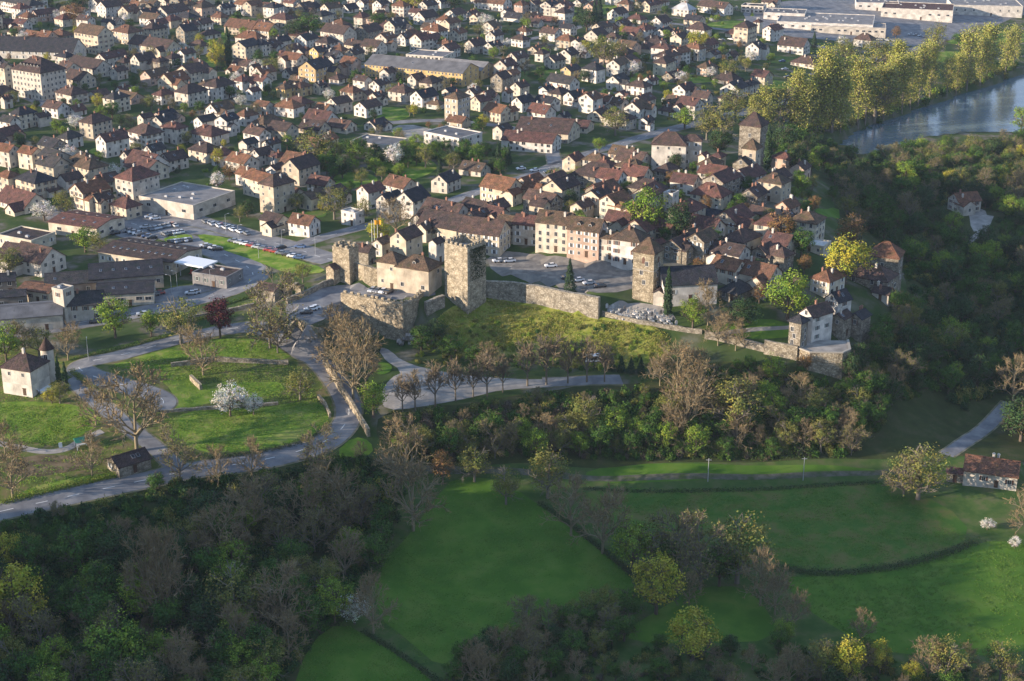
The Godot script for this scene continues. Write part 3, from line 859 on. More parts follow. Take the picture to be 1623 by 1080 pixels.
# o: dictionary with length, width, eaves, rise, roof form (g gable, h hip, f flat), wall and roof code, windows spacing...
func house(at: Vector3, theta: float, o: Dictionary) -> Node3D:
	var L: float = o.L; var W: float = o.W; var He: float = o.He; var rise: float = o.rise
	var form: String = o.form
	var k := rng.randi() % 3
	var n := thing(o.get("called", kind_of_house(o)), at, -theta)
	part(n, "wall", gable_walls(L, W, He, rise) if form == "g" else box_walls(L, W, He), wall_mat(o.wall, o.get("tone", k)))
	var rm := roof_mat(o.roof, o.get("rtone", rng.randi() % 3))
	if form == "g": part(n, "roof", gable_roof(L, W, He, rise), rm)
	elif form == "h": part(n, "roof", hip_roof(L, W, He, rise), rm)
	else:
		part(n, "roof", flat_roof(L, W, He), rm)
		part(n, "parapet", parapet(L, W, He), wall_mat(o.wall, o.get("tone", k)))
		for q in o.get("vents", 2):
			part(n, "roof_vent", vent_mesh, mats.metal, Vector3(rng.randf_range(-0.35, 0.35) * L, He + 0.03, rng.randf_range(-0.3, 0.3) * W))
	# windows on the faces that can be seen
	var gap: float = o.get("gap", 2.9); var storeys: int = o.get("storeys", maxi(1, int(He / 2.7)))
	var step := He / storeys
	var eye2 := Vector2(EYE.x - at.x, EYE.z - at.z).normalized()
	var door_done := false
	var usual: ArrayMesh = window_kinds[rng.randi() % 6]; var other: ArrayMesh = window_kinds[[1, 2, 6, 0][rng.randi() % 4]]
	if o.get("shutters", 0) > 0: usual = window_mesh; other = window_mesh
	for side in 4:
		var along := L if side < 2 else W
		var local_n := Vector3(0, 0, 1 if side == 0 else -1) if side < 2 else Vector3(1 if side == 2 else -1, 0, 0)
		var wn := local_n.rotated(Vector3.UP, -theta)
		if Vector2(wn.x, wn.z).dot(eye2) < -0.05: continue
		if o.get("blind", -1) == side: continue
		var count := int((along - 0.8) / gap)
		if side >= 2 and not o.get("busy", false): count = mini(count, 3)
		var turn := atan2(local_n.x, local_n.z)
		var out := (W if side < 2 else L) * 0.5
		for i in count:
			var u := (i + 0.5 - count * 0.5) * (along - 0.6) / maxf(count, 1)
			for f in storeys:
				if rng.randf() < o.get("skip", 0.14): continue
				var y := f * step + step * 0.56
				var pos := local_n * out + Vector3(0, y, 0) + Vector3(local_n.z, 0, -local_n.x) * u
				if f == 0 and not door_done and i == count / 2 and o.get("door", true):
					door_done = true
					part(n, "door", door_mesh, mats.door, pos - Vector3(0, y - 0.05, 0), turn)
					continue
				var wn_ := part(n, "window", wide_window_mesh if o.get("wide", false) else (other if rng.randf() < 0.18 else usual), null, pos + Vector3(0, rng.randf_range(-0.12, 0.12), 0), turn)
				if o.get("shutters", 0) > 0 and rng.randf() < 0.75:
					for e in [-1, 1]:
						part(wn_, "shutter", shutter_mesh, mats.shutter_white if o.shutters == 1 else mats.shutter_brown, Vector3(e * 0.88, 0, 0.02))
		if form == "g" and side >= 2 and rise > 2.2:
			part(n, "attic_window", window_mesh, null, local_n * out + Vector3(0, He + rise * 0.33, 0), turn)
	if o.get("wing", false):      # a lower cross wing on the side towards the valley
		var s := 1.0
		var fr := Vector3(0, 0, 1).rotated(Vector3.UP, -theta)
		if Vector2(fr.x, fr.z).dot(eye2) < 0: s = -1.0
		var wl := W * rng.randf_range(0.7, 0.95); var ww := minf(L * rng.randf_range(0.38, 0.55), 6.5); var wh := He * rng.randf_range(0.62, 0.9)
		var wr := ww * 0.5 * (rise / (W * 0.5))
		var at_w := Vector3((L - ww) * 0.5 * (1.0 if rng.randf() < 0.5 else -1.0) * 0.9, 0, s * wl * 0.55)
		var wing := part(n, "wing", gable_walls(wl, ww, wh, wr), wall_mat(o.wall, o.get("tone", k)), at_w, PI / 2)
		part(wing, "wing_roof", gable_roof(wl, ww, wh, wr), rm)
		part(wing, "window", window_mesh, null, Vector3(-s * wl * 0.5, wh * 0.55, 0), -s * PI / 2)
		part(wing, "window", window_mesh, null, Vector3(0, wh * 0.55, ww * 0.5)); part(wing, "window", window_mesh, null, Vector3(0, wh * 0.55, -ww * 0.5), PI)
	var rows: int = o.get("skylights", 0)
	if rows > 0:
		var sl2 := atan2(rise, W * 0.5)
		for q in rows:
			for side in [-1.0, 1.0]:
				var sk := part(n, "skylight", skylight_mesh, null, Vector3((q + 0.5 - rows * 0.5) * L * 0.86 / rows, He + rise * 0.5 + 0.24, side * W * 0.25))
				sk.rotation.x = side * sl2
	elif form == "g" and rng.randf() < 0.4:
		var sl := atan2(rise, W * 0.5)
		for q in 1 + rng.randi() % 2:
			var side := 1.0 if rng.randf() < 0.5 else -1.0
			var sk := part(n, "skylight", skylight_mesh, null, Vector3(rng.randf_range(-0.35, 0.35) * L, He + rise * 0.5 + 0.24, side * W * 0.25))
			sk.rotation.x = side * sl
	# chimneys and dormers
	if form != "f":
		for q in o.get("chimneys", 1 + (rng.randi() % 2)):
			var cz := rng.randf_range(-0.3, 0.3) * W
			var cx := rng.randf_range(-0.36, 0.36) * (L if form == "g" else maxf(L - W, 1.0))
			part(n, "chimney", chimney_mesh, mats.chimney if rng.randf() < 0.6 else mats.chimney_pale, Vector3(cx, He + rise * (1.0 - absf(cz) / (W * 0.5)) + 0.3, cz))
		for q in o.get("dormers", 0):
			var side := 1.0
			var fr := Vector3(0, 0, 1).rotated(Vector3.UP, -theta)
			if Vector2(fr.x, fr.z).dot(eye2) < 0: side = -1.0
			var nd: int = o.dormers
			var dx: float = (q + 0.5 - nd * 0.5) * (L * 0.7) / nd
			var d := part(n, "dormer", dormer_wall_mesh, wall_mat(o.wall, 0), Vector3(dx, He + rise * 0.36, side * W * 0.5 * 0.68), 0.0 if side > 0 else PI)
			part(d, "dormer_roof", dormer_roof_mesh, rm)
			part(d, "window", window_mesh, null, Vector3(0, 0.05, 0.02))
	footprints.append([Vector2(at.x, at.z), theta, L * 0.5, W * 0.5])
	return n

const WALL_WORD := {"w": "white", "c": "cream", "y": "yellow", "g": "grey stone", "p": "pink", "s": "tan stone", "d": "dark"}
const ROOF_WORD := {"b": "dark brown", "r": "red", "o": "orange", "k": "slate grey", "t": "tan", "w": "pale", "g": "grey"}
const FORM_WORD := {"g": "gabled", "h": "hipped", "f": "flat"}
const STOREY_WORD := ["", "low", "two-storey", "three-storey", "four-storey", "five-storey", "six-storey"]

# x, y: the middle of the building in the photograph; w: its breadth there; then storeys, "orientation wall roof form", optional angle and ratio
func house_px(x: float, y: float, w: float, st: int, code: String, ang := 0.0, extra := {}) -> Node3D:
	var a := deg_to_rad(ang if ang != 0.0 else 36.0 + rng.randf_range(-7, 7))
	var He := 2.35 * st + 0.4 if st < 4 else 3.0 * st
	if extra.has("He"): He = extra.He * 1.15
	var p := gp(x, y, He * 0.62)
	var m := w * 1.06 / px_per_m(p) - 0.2
	var L: float; var W: float
	var wmax: float = extra.get("wmax", 9.0) * K
	var ratio: float = extra.get("ratio", 1.35)
	if code[0] == "A":      # the gable end looks down and to the west, towards the evening sun
		W = m / (cos(a) + ratio * absf(sin(a))); L = W * ratio
		if W > wmax:
			W = wmax; L = (m - W * cos(a)) / sin(a)
	else:
		W = m / (ratio * cos(a) + absf(sin(a))); L = W * ratio
		if W > wmax:
			W = wmax; L = (m - W * absf(sin(a))) / cos(a)
	var theta := a if code[0] == "B" else a + PI / 2.0
	var rise := W * 0.5 * tan(deg_to_rad(extra.get("slope", 33.0 + rng.randf_range(-3, 5))))
	if code[3] == "f": rise = 0.0
	var o := {"L": L, "W": W, "He": He, "rise": rise, "form": code[3], "wall": code[1], "roof": code[2], "storeys": st}
	o.merge(extra, true)
	o.He = He
	if not extra.has("quiet") and code[3] == "g" and rng.randf() < 0.36: o.wing = true
	var n := house(p, theta, o)
	if not extra.has("quiet"):
		var words: String = "%s %s house with %s %s roof" % [WALL_WORD[code[1]], STOREY_WORD[mini(st, 6)], ROOF_WORD[code[2]], FORM_WORD[code[3]]]
		if o.get("dormers", 0) > 0: words = words.replace(" roof", " dormered roof")
		say_later(n, words, kind_of_house(o).replace("_", " "), extra.get("group", "houses of the lower town"))
	return n

# a free-standing masonry run along base points; a stone wall with an optional row of merlons
func wall_run(called: String, pix: Array, high: float, thick: float, m: Material, merlons := false, level = null, deep := 2.0, foot = null) -> Node3D:
	high *= K; deep *= K
	if level != null: level *= K
	var pts := []
	for p in pix:
		var q: Vector3 = gp(p[0], p[1]) if foot == null else at_height(p[0], p[1], foot * K)
		pts.append(q)
	var n := thing(called, pts[0])
	for i in pts.size() - 1:
		var a: Vector3 = pts[i] - pts[0]; var b: Vector3 = pts[i + 1] - pts[0]
		var ta: float = (a.y + high) if level == null else level - pts[0].y
		var tb: float = (b.y + high) if level == null else level - pts[0].y
		var d := Vector3(b.x - a.x, 0, b.z - a.z); var len_ := d.length(); d = d.normalized()
		var s := Vector3(-d.z, 0, d.x) * thick * 0.5
		var sh := Shape.new()
		var lo0 := a.y - deep; var lo1 := b.y - deep
		var f := func(v: Vector3, y: float, o: Vector3): return Vector3(v.x, y, v.z) + o
		var e: Vector3 = d * thick * 0.25
		a -= e; b += e
		var uvo := Vector2(rng.randf() * 7, rng.randf() * 7)
		# uneven masonry face: several columns with a slightly wavering crest
		var cols := maxi(1, int(len_ / 2.5))
		var prev := [f.call(a, lo0, s), f.call(a, ta, s), f.call(a, ta, -s), f.call(a, lo0, -s)]
		sh.quad(prev[0], prev[1], prev[2], prev[3])
		for c in range(1, cols + 1):
			var t := float(c) / cols
			var q := a.lerp(b, t)
			var top := lerpf(ta, tb, t) + (0.0 if merlons or c == cols else rng.randf_range(-0.18, 0.18))
			var j := 1.0 if c == cols else rng.randf_range(0.85, 1.15)
			var cur := [f.call(q, lerpf(lo0, lo1, t), s * j), f.call(q, top, s * j), f.call(q, top, -s * j), f.call(q, lerpf(lo0, lo1, t), -s * j)]
			sh.quad(prev[0], cur[0], cur[1], prev[1], uvo + Vector2(t * len_, 0)); sh.quad(prev[1], cur[1], cur[2], prev[2], uvo); sh.quad(prev[2], cur[2], cur[3], prev[3], uvo + Vector2(t * len_, 0))
			prev = cur
		sh.quad(prev[0], prev[1], prev[2], prev[3])
		part(n, "masonry", sh.mesh(), m)
		if merlons:
			var count := maxi(1, int(len_ / 2.1))
			var ms := Shape.new(); ms.box(Vector3(-0.5, 0, -0.28), Vector3(0.5, 0.75, 0.28)); ms.box(Vector3(-0.55, 0.75, -0.32), Vector3(0.55, 0.83, 0.32))
			var mm := ms.mesh()
			for c in count:
				var t := (c + 0.5) / count
				var pos: Vector3 = a.lerp(b, t); pos.y = lerpf(ta, tb, t) - 0.02
				part(n, "merlon", mm, m, pos, -atan2(d.z, d.x))
	return n

func stone_tower(called: String, px: float, py: float, deg: float, L: float, W: float, top: float, m: Material, merlons: bool) -> Node3D:
	L *= K; W *= K; top *= K
	var p := gp(px, py)
	var n := thing(called, p, -deg_to_rad(deg))
	if merlons:
		var s := Shape.new(); var x := L * 0.5; var z := W * 0.5; var t := 1.0
		var b := -4.0
		for q in [-1, 1]:
			s.quad(Vector3(-x * q, b, z * q), Vector3(x * q, b, z * q), Vector3(x * q, top, z * q), Vector3(-x * q, top, z * q))
			s.quad(Vector3(x * q, b, z), Vector3(x * q, b, -z), Vector3(x * q, top, -z), Vector3(x * q, top, z))
			s.quad(Vector3(-x + t, top - 2, (z - t) * q), Vector3(x - t, top - 2, (z - t) * q), Vector3(x - t, top, (z - t) * q), Vector3(-x + t, top, (z - t) * q))
			s.quad(Vector3((x - t) * q, top - 2, z - t), Vector3((x - t) * q, top - 2, -z + t), Vector3((x - t) * q, top, -z + t), Vector3((x - t) * q, top, z - t))
			s.quad(Vector3(-x, top, z * q), Vector3(x, top, z * q), Vector3(x - t, top, (z - t) * q), Vector3(-x + t, top, (z - t) * q))
			s.quad(Vector3(x * q, top, -z), Vector3(x * q, top, z), Vector3((x - t) * q, top, z - t), Vector3((x - t) * q, top, -z + t))
		part(n, "masonry", s.mesh(), m)
		var fl := Shape.new(); fl.quad(Vector3(-x + t, top - 1.8, -z + t), Vector3(x - t, top - 1.8, -z + t), Vector3(x - t, top - 1.8, z - t), Vector3(-x + t, top - 1.8, z - t))
		part(n, "platform", fl.mesh(), mats.gravel)
		var ms := Shape.new(); ms.box(Vector3(-0.48, 0, -0.35), Vector3(0.48, 0.85, 0.35)); ms.box(Vector3(-0.52, 0.85, -0.38), Vector3(0.52, 0.93, 0.38))
		var mm := ms.mesh()
		for q in [-1, 1]:
			var c := maxi(2, int(L / 1.9))
			for i in c: part(n, "merlon", mm, m, Vector3((i + 0.5 - c * 0.5) * L / c, top - 0.02, q * (z - 0.4)))
			c = maxi(2, int(W / 1.9))
			for i in c: part(n, "merlon", mm, m, Vector3(q * (x - 0.4), top - 0.02, (i + 0.5 - c * 0.5) * (W - 1.6) / c), PI / 2)
	return n

# houses that stand between the ones picked out above
func fill_gaps():
	fill(plan([[-30, 8], [400, 2], [800, 2], [1060, 4], [1190, 60], [1230, 120], [1180, 175], [980, 205], [870, 190], [790, 185], [640, 190], [530, 225], [480, 300], [420, 320], [330, 285], [200, 300], [-30, 300]]), 150, "houses of the lower town", ["w", "w", "w", "c", "w", "c", "p", "g"], ["b", "b", "k", "r", "r", "o", "t"], 1, 3, 3.2)
	fill(plan([[800, 320], [860, 300], [1000, 262], [1150, 270], [1240, 285], [1280, 330], [1290, 370], [1240, 430], [1130, 415], [1040, 395], [960, 345], [860, 340]]), 18, "old houses inside the village walls", ["c", "g", "c", "w"], ["b", "o", "r", "t"], 2, 3, 0.8)

func fill(poly: PackedVector2Array, count: int, group: String, walls: Array, roofs: Array, lo: int, hi: int, gap: float):
	var b := Rect2(poly[0], Vector2.ZERO)
	for p in poly: b = b.expand(p)
	var made := 0; var tries := 0
	while made < count and tries < count * 60:
		tries += 1
		var p := Vector2(rng.randf_range(b.position.x, b.end.x), rng.randf_range(b.position.y, b.end.y))
		if not Geometry2D.is_point_in_polygon(p, poly) or near_road(p, 2.0): continue
		var L := rng.randf_range(9.0, 14.0) * (1.5 if rng.randf() < 0.2 else 1.0); var W := rng.randf_range(7.0, 10.0)
		var a := deg_to_rad(36.0 + rng.randf_range(-8, 8))
		var theta := a if rng.randf() < 0.45 else a + PI / 2
		var u := Vector2(cos(theta), sin(theta)); var v := Vector2(-u.y, u.x)
		var clear := true
		for q in [[0, 0], [1, 1], [1, -1], [-1, 1], [-1, -1], [1, 0], [-1, 0], [0, 1], [0, -1]]:
			var c: Vector2 = p + u * q[0] * L * 0.5 + v * q[1] * W * 0.5
			if on_house(c, gap) or near_road(c, 1.0): clear = false; break
		if not clear: continue
		var st := rng.randi_range(lo, hi)
		var form := "h" if rng.randf() < 0.3 else "g"
		var wall: String = walls[rng.randi() % walls.size()]; var roof: String = roofs[rng.randi() % roofs.size()]
		var n := house(Vector3(p.x, h(p.x, p.y), p.y), theta, {"L": L, "W": W, "He": 2.35 * st + 0.6, "rise": W * 0.5 * tan(deg_to_rad(rng.randf_range(30, 37))), "form": form, "wall": wall, "roof": roof, "storeys": st, "skip": 0.2, "group": group, "wing": form == "g" and rng.randf() < 0.4})
		say_later(n, "%s %s house with %s %s roof" % [WALL_WORD[wall], STOREY_WORD[st], ROOF_WORD[roof], FORM_WORD[form]], String(n.name).rstrip("_0123456789").replace("_", " "), group)
		made += 1

# ---------- the lower town ----------
# each row: place in an enlarged detail of the photograph, breadth, storeys, letters for orientation, wall, roof and roof form
const TOWN_NORTH_WEST := [
	[30, 470, 95, 4, "Bcbg"], [590, 250, 245, 4, "Bctg"], [450, 600, 200, 2, "Bwbh"], [350, 690, 160, 2, "Bwbg"], [480, 700, 110, 1, "Awrg"], [145, 740, 150, 3, "Ackh"], [265, 750, 100, 2, "Awbg"],
	[600, 790, 180, 3, "Acbh"], [760, 860, 120, 2, "Awkh"], [915, 860, 215, 3, "Bwbh"], [1095, 830, 160, 3, "Bwrh"], [1025, 775, 140, 2, "Awkg"], [915, 755, 100, 2, "Awbg"], [1310, 855, 240, 2, "Bwrh"],
	[1425, 780, 140, 3, "Awkg"], [1290, 775, 140, 2, "Awkg"], [1200, 600, 190, 3, "Awbh"], [1090, 520, 180, 2, "Acog"], [1215, 470, 205, 3, "Acbg"], [1375, 560, 190, 3, "Awbh"], [1545, 310, 160, 3, "Ackg"],
	[900, 400, 150, 3, "Awbg"], [1010, 410, 90, 3, "Agbh"], [970, 300, 340, 2, "Bcbg"], [1250, 300, 130, 2, "Bwbh"], [800, 220, 190, 3, "Bcoh"], [975, 200, 140, 3, "Acbh"], [420, 130, 145, 2, "Acrh"],
	[140, 160, 115, 2, "Bwrg"], [380, 225, 150, 1, "Bcoh"], [220, 240, 180, 1, "Bcog"], [140, 40, 300, 3, "Bwkh"], [690, 60, 150, 3, "Awbg"], [620, 30, 120, 3, "Awrg"], [810, 90, 120, 3, "Acog"],
	[935, 100, 140, 2, "Awkg"], [1080, 85, 190, 2, "Awbg"], [1185, 50, 90, 3, "Acth"], [1080, 140, 110, 2, "Acrh"], [1190, 175, 110, 2, "Awrg"], [1275, 160, 110, 2, "Awbg"], [1380, 120, 110, 2, "Bcoh"],
	[1530, 185, 240, 2, "Bcog"], [1060, 15, 140, 2, "Awrg"], [920, 15, 90, 2, "Awkg"], [560, 430, 290, 2, "Bwbg"], [410, 370, 130, 2, "Bwkh"], [790, 405, 100, 2, "Acbh"], [745, 460, 100, 2, "Awbg"],
	[500, 510, 195, 2, "Bcbg"], [620, 600, 130, 1, "Awbg"], [730, 640, 150, 3, "Ackh"], [775, 575, 95, 1, "Awrg"], [1030, 610, 130, 2, "Awrh"], [1480, 445, 100, 1, "Bwog"], [1530, 520, 110, 2, "Awrh"],
	[60, 780, 130, 2, "Bwkg"], [330, 930, 180, 2, "Bgkg"], [440, 880, 140, 2, "Awkh"], [450, 960, 115, 1, "Bcog"], [50, 975, 150, 3, "Bwog"], [195, 990, 155, 3, "Bcog"], [340, 1015, 200, 3, "Bckg"],
	[530, 1030, 170, 3, "Bcth"], [830, 1000, 140, 2, "Awbg"], [970, 960, 130, 2, "Awkg"], [1090, 1015, 170, 2, "Awbg"], [1285, 960, 200, 2, "Bcbh"], [1400, 990, 140, 2, "Awrh"], [1520, 1030, 200, 2, "Bwog"],
	[1560, 930, 115, 3, "Awkg"], [1550, 740, 130, 2, "Awoh"], [920, 1045, 270, 2, "Bwrg"], [1090, 380, 100, 2, "Awbh"], [1170, 350, 110, 2, "Awbg"], [1590, 590, 90, 2, "Awrg"], [1600, 440, 70, 2, "Awbg"],
	[30, 250, 80, 1, "Awog"], [1270, 40, 90, 2, "Awrh"], [1420, 60, 110, 2, "Awkg"], [1530, 40, 120, 2, "Bwog"], [760, 30, 90, 2, "Acog"], [40, 640, 70, 2, "Awbg"]]
const TOWN_NORTH := [
	[80, 200, 180, 2, "Bcog"], [340, 260, 140, 2, "Awkg"], [440, 260, 90, 1, "Bwog"], [540, 225, 220, 3, "Bwbg"], [730, 215, 170, 3, "Agbg"], [905, 180, 150, 3, "Ackg"], [1090, 120, 150, 2, "Awbg"], [1210, 140, 110, 2, "Bwoh"],
	[1275, 100, 130, 2, "Awbg"], [1380, 95, 90, 1, "Awrg"], [190, 130, 160, 2, "Bcrh"], [370, 55, 110, 1, "Awkg"], [690, 120, 100, 2, "Awrh"], [800, 100, 80, 2, "Acog"], [875, 110, 90, 1, "Bcog"], [1510, 28, 225, 2, "Bwog"],
	[55, 300, 110, 3, "Bwkh"], [130, 295, 110, 2, "Awbg"], [190, 270, 100, 2, "Awkg"], [320, 335, 100, 1, "Awbg"], [430, 335, 140, 2, "Aykg"], [545, 330, 110, 2, "Bcoh"], [640, 350, 120, 2, "Acbg"], [760, 305, 160, 2, "Bwbg"],
	[400, 445, 200, 3, "Aykg"], [210, 355, 110, 1, "Bwrg"], [50, 520, 130, 2, "Bwrg"], [210, 570, 110, 2, "Ayth"], [310, 560, 115, 2, "Ayoh"], [425, 550, 90, 2, "Acbg"], [540, 500, 110, 1, "Awbh"], [690, 520, 115, 2, "Bwbg"],
	[850, 470, 100, 2, "Awbg"], [800, 545, 130, 2, "Awbg"], [1030, 510, 110, 2, "Awrg"], [935, 590, 160, 2, "Bwbh"], [1120, 530, 140, 2, "Acbh"], [1080, 620, 170, 2, "Awkg"], [1150, 660, 110, 1, "Bwth"], [1285, 660, 150, 4, "Acth"],
	[1390, 600, 110, 2, "Awbg"], [1475, 615, 115, 2, "Awbg"], [1240, 580, 100, 1, "Awkg"], [1560, 515, 125, 3, "Agbg"], [1540, 715, 180, 2, "Bcog"], [620, 590, 135, 2, "Bcoh"], [720, 600, 90, 1, "Acbg"], [545, 660, 155, 2, "Awbg"],
	[725, 685, 165, 2, "Awbg"], [785, 620, 100, 2, "Awbg"], [230, 685, 180, 2, "Bwoh"], [450, 690, 125, 1, "Bwog"], [430, 755, 210, 1, "Bwrg"], [390, 810, 190, 1, "Bcbg"], [560, 800, 180, 1, "Bcbg"], [70, 680, 120, 2, "Bwog"],
	[70, 770, 95, 1, "Awbg"], [190, 830, 190, 2, "Bcbg"], [60, 985, 140, 2, "Awbg"], [165, 1000, 100, 2, "Awrh"], [290, 1035, 220, 2, "Bcog"], [1290, 770, 150, 1, "Bcog"], [1570, 830, 120, 2, "Awbg"], [780, 790, 150, 1, "Awkg"],
	[1290, 220, 110, 2, "Acog"], [1520, 235, 110, 2, "Awbg"], [1400, 295, 140, 2, "Awbg"], [1510, 305, 120, 2, "Awkg"], [1130, 260, 130, 2, "Awrg"], [1215, 290, 110, 2, "Bwoh"], [100, 60, 240, 1, "Bwrg"], [30, 845, 110, 2, "Acbg"],
	[610, 60, 110, 1, "Awkg"], [250, 30, 110, 2, "Bwrg"], [1600, 90, 80, 2, "Awbg"], [960, 250, 100, 2, "Awbg"], [1600, 600, 70, 2, "Awog"], [120, 920, 110, 2, "Awbg"], [480, 880, 110, 1, "Acog"], [1190, 20, 100, 2, "Awkg"], [700, 30, 90, 2, "Awrg"]]
const TOWN_NORTH_EAST := [
	[105, 50, 90, 3, "Apoh"], [190, 45, 90, 3, "Awrg"], [280, 50, 115, 3, "Awkg"], [375, 60, 120, 3, "Awrg"], [60, 115, 130, 1, "Bwkg"], [180, 110, 110, 1, "Awog"], [120, 200, 100, 1, "Bwoh"], [100, 260, 115, 2, "Bwbh"],
	[290, 220, 140, 2, "Bwbg"], [395, 190, 110, 2, "Bwkg"], [385, 265, 130, 2, "Bcoh"], [465, 280, 100, 2, "Awbg"], [575, 235, 150, 2, "Awbg"], [680, 250, 100, 2, "Bwbh"], [670, 185, 110, 1, "Awog"], [740, 165, 110, 2, "Awbg"],
	[880, 195, 130, 2, "Awrh"], [830, 125, 120, 1, "Bwrh"], [980, 150, 140, 2, "Awbg"], [1000, 210, 130, 1, "Awkg"], [1080, 220, 90, 1, "Awbg"], [1220, 195, 150, 2, "Bwbh"], [1125, 70, 145, 2, "Bwwh"], [1320, 55, 210, 2, "Bwbg"],
	[1510, 205, 145, 4, "Acbh"], [710, 95, 130, 2, "Awbg"], [960, 15, 140, 1, "Bwoh"], [850, 30, 90, 1, "Awkg"], [80, 385, 135, 3, "Awbg"], [235, 350, 90, 2, "Awbh"], [315, 390, 130, 2, "Awbg"], [415, 455, 130, 2, "Aykg"],
	[710, 520, 145, 2, "Awkg"], [845, 555, 155, 2, "Bwbh"], [915, 510, 100, 1, "Awrg"], [1130, 575, 150, 2, "Awbg"], [1040, 325, 130, 1, "Bwrh"], [1310, 345, 100, 1, "Awbg"], [1425, 355, 90, 1, "Awbg"], [1400, 505, 180, 1, "Bwbh"],
	[1440, 565, 180, 2, "Awkg"], [1535, 545, 120, 2, "Awkh"], [1400, 620, 120, 1, "Acbh"], [45, 490, 100, 3, "Acog"], [95, 560, 115, 2, "Acbg"], [265, 580, 100, 2, "Awkg"], [345, 600, 130, 2, "Acbh"], [435, 620, 130, 2, "Awkg"],
	[515, 625, 125, 2, "Bwog"], [630, 645, 130, 2, "Bwog"], [715, 660, 120, 2, "Bwtg"], [830, 690, 160, 2, "Awtg"], [740, 600, 90, 1, "Awrg"], [115, 655, 140, 2, "Awkg"], [265, 655, 160, 2, "Bwkg"], [230, 720, 175, 2, "Bwrg"],
	[40, 715, 90, 2, "Acog"], [725, 760, 195, 2, "Bwbh"], [890, 775, 100, 2, "Awkg"], [1030, 700, 130, 1, "Bwbh"], [1165, 680, 165, 3, "Bwrg"], [1240, 625, 130, 2, "Bwbg"], [370, 740, 90, 1, "Awkg"], [560, 40, 80, 2, "Awbg"], [1590, 160, 60, 3, "Acrh"]]
const TOWN_FAR_EAST := [[190, 295, 195, 2, "Bwbg"], [270, 395, 190, 1, "Bwbh"], [632, 258, 135, 2, "Bwbh"], [60, 205, 130, 3, "Awrg"], [50, 25, 120, 2, "Bwbg"]]
const TOWN_WEST := [
	[60, 110, 150, 3, "Bcoh"], [225, 130, 250, 3, "Bckh"], [335, 35, 210, 3, "Bckg"], [560, 45, 225, 3, "Bcth"], [440, 115, 150, 2, "Awbg"], [565, 195, 230, 3, "Acog"], [665, 125, 170, 2, "Acbg"], [920, 40, 270, 2, "Bcrg"],
	[640, 240, 140, 2, "Acbg"], [790, 280, 190, 2, "Bcrh"], [240, 610, 320, 2, "Bwbg"], [140, 245, 340, 1, "Bcrg"], [1560, 85, 160, 2, "Bwog"], [320, 175, 110, 1, "Awbg"]]
const TOWN_CROSSROADS := [
	[155, 180, 205, 4, "Acbh"], [260, 200, 120, 2, "Bcog"], [380, 225, 170, 2, "Actg"], [510, 200, 160, 2, "Awbg"], [430, 130, 170, 1, "Bcrg"], [140, 375, 180, 2, "Bcbg"], [325, 390, 190, 2, "Bwog"], [745, 200, 170, 3, "Awrg"],
	[865, 260, 165, 3, "Awkg"], [1005, 250, 205, 3, "Awkg"], [1215, 120, 175, 2, "Awkg"], [1395, 40, 190, 1, "Bwtg"], [930, 140, 220, 1, "Bwog"], [630, 325, 140, 2, "Bwwf"], [305, 45, 220, 3, "Acbg"], [150, 50, 120, 2, "Awbg"], [40, 90, 90, 2, "Awog"]]

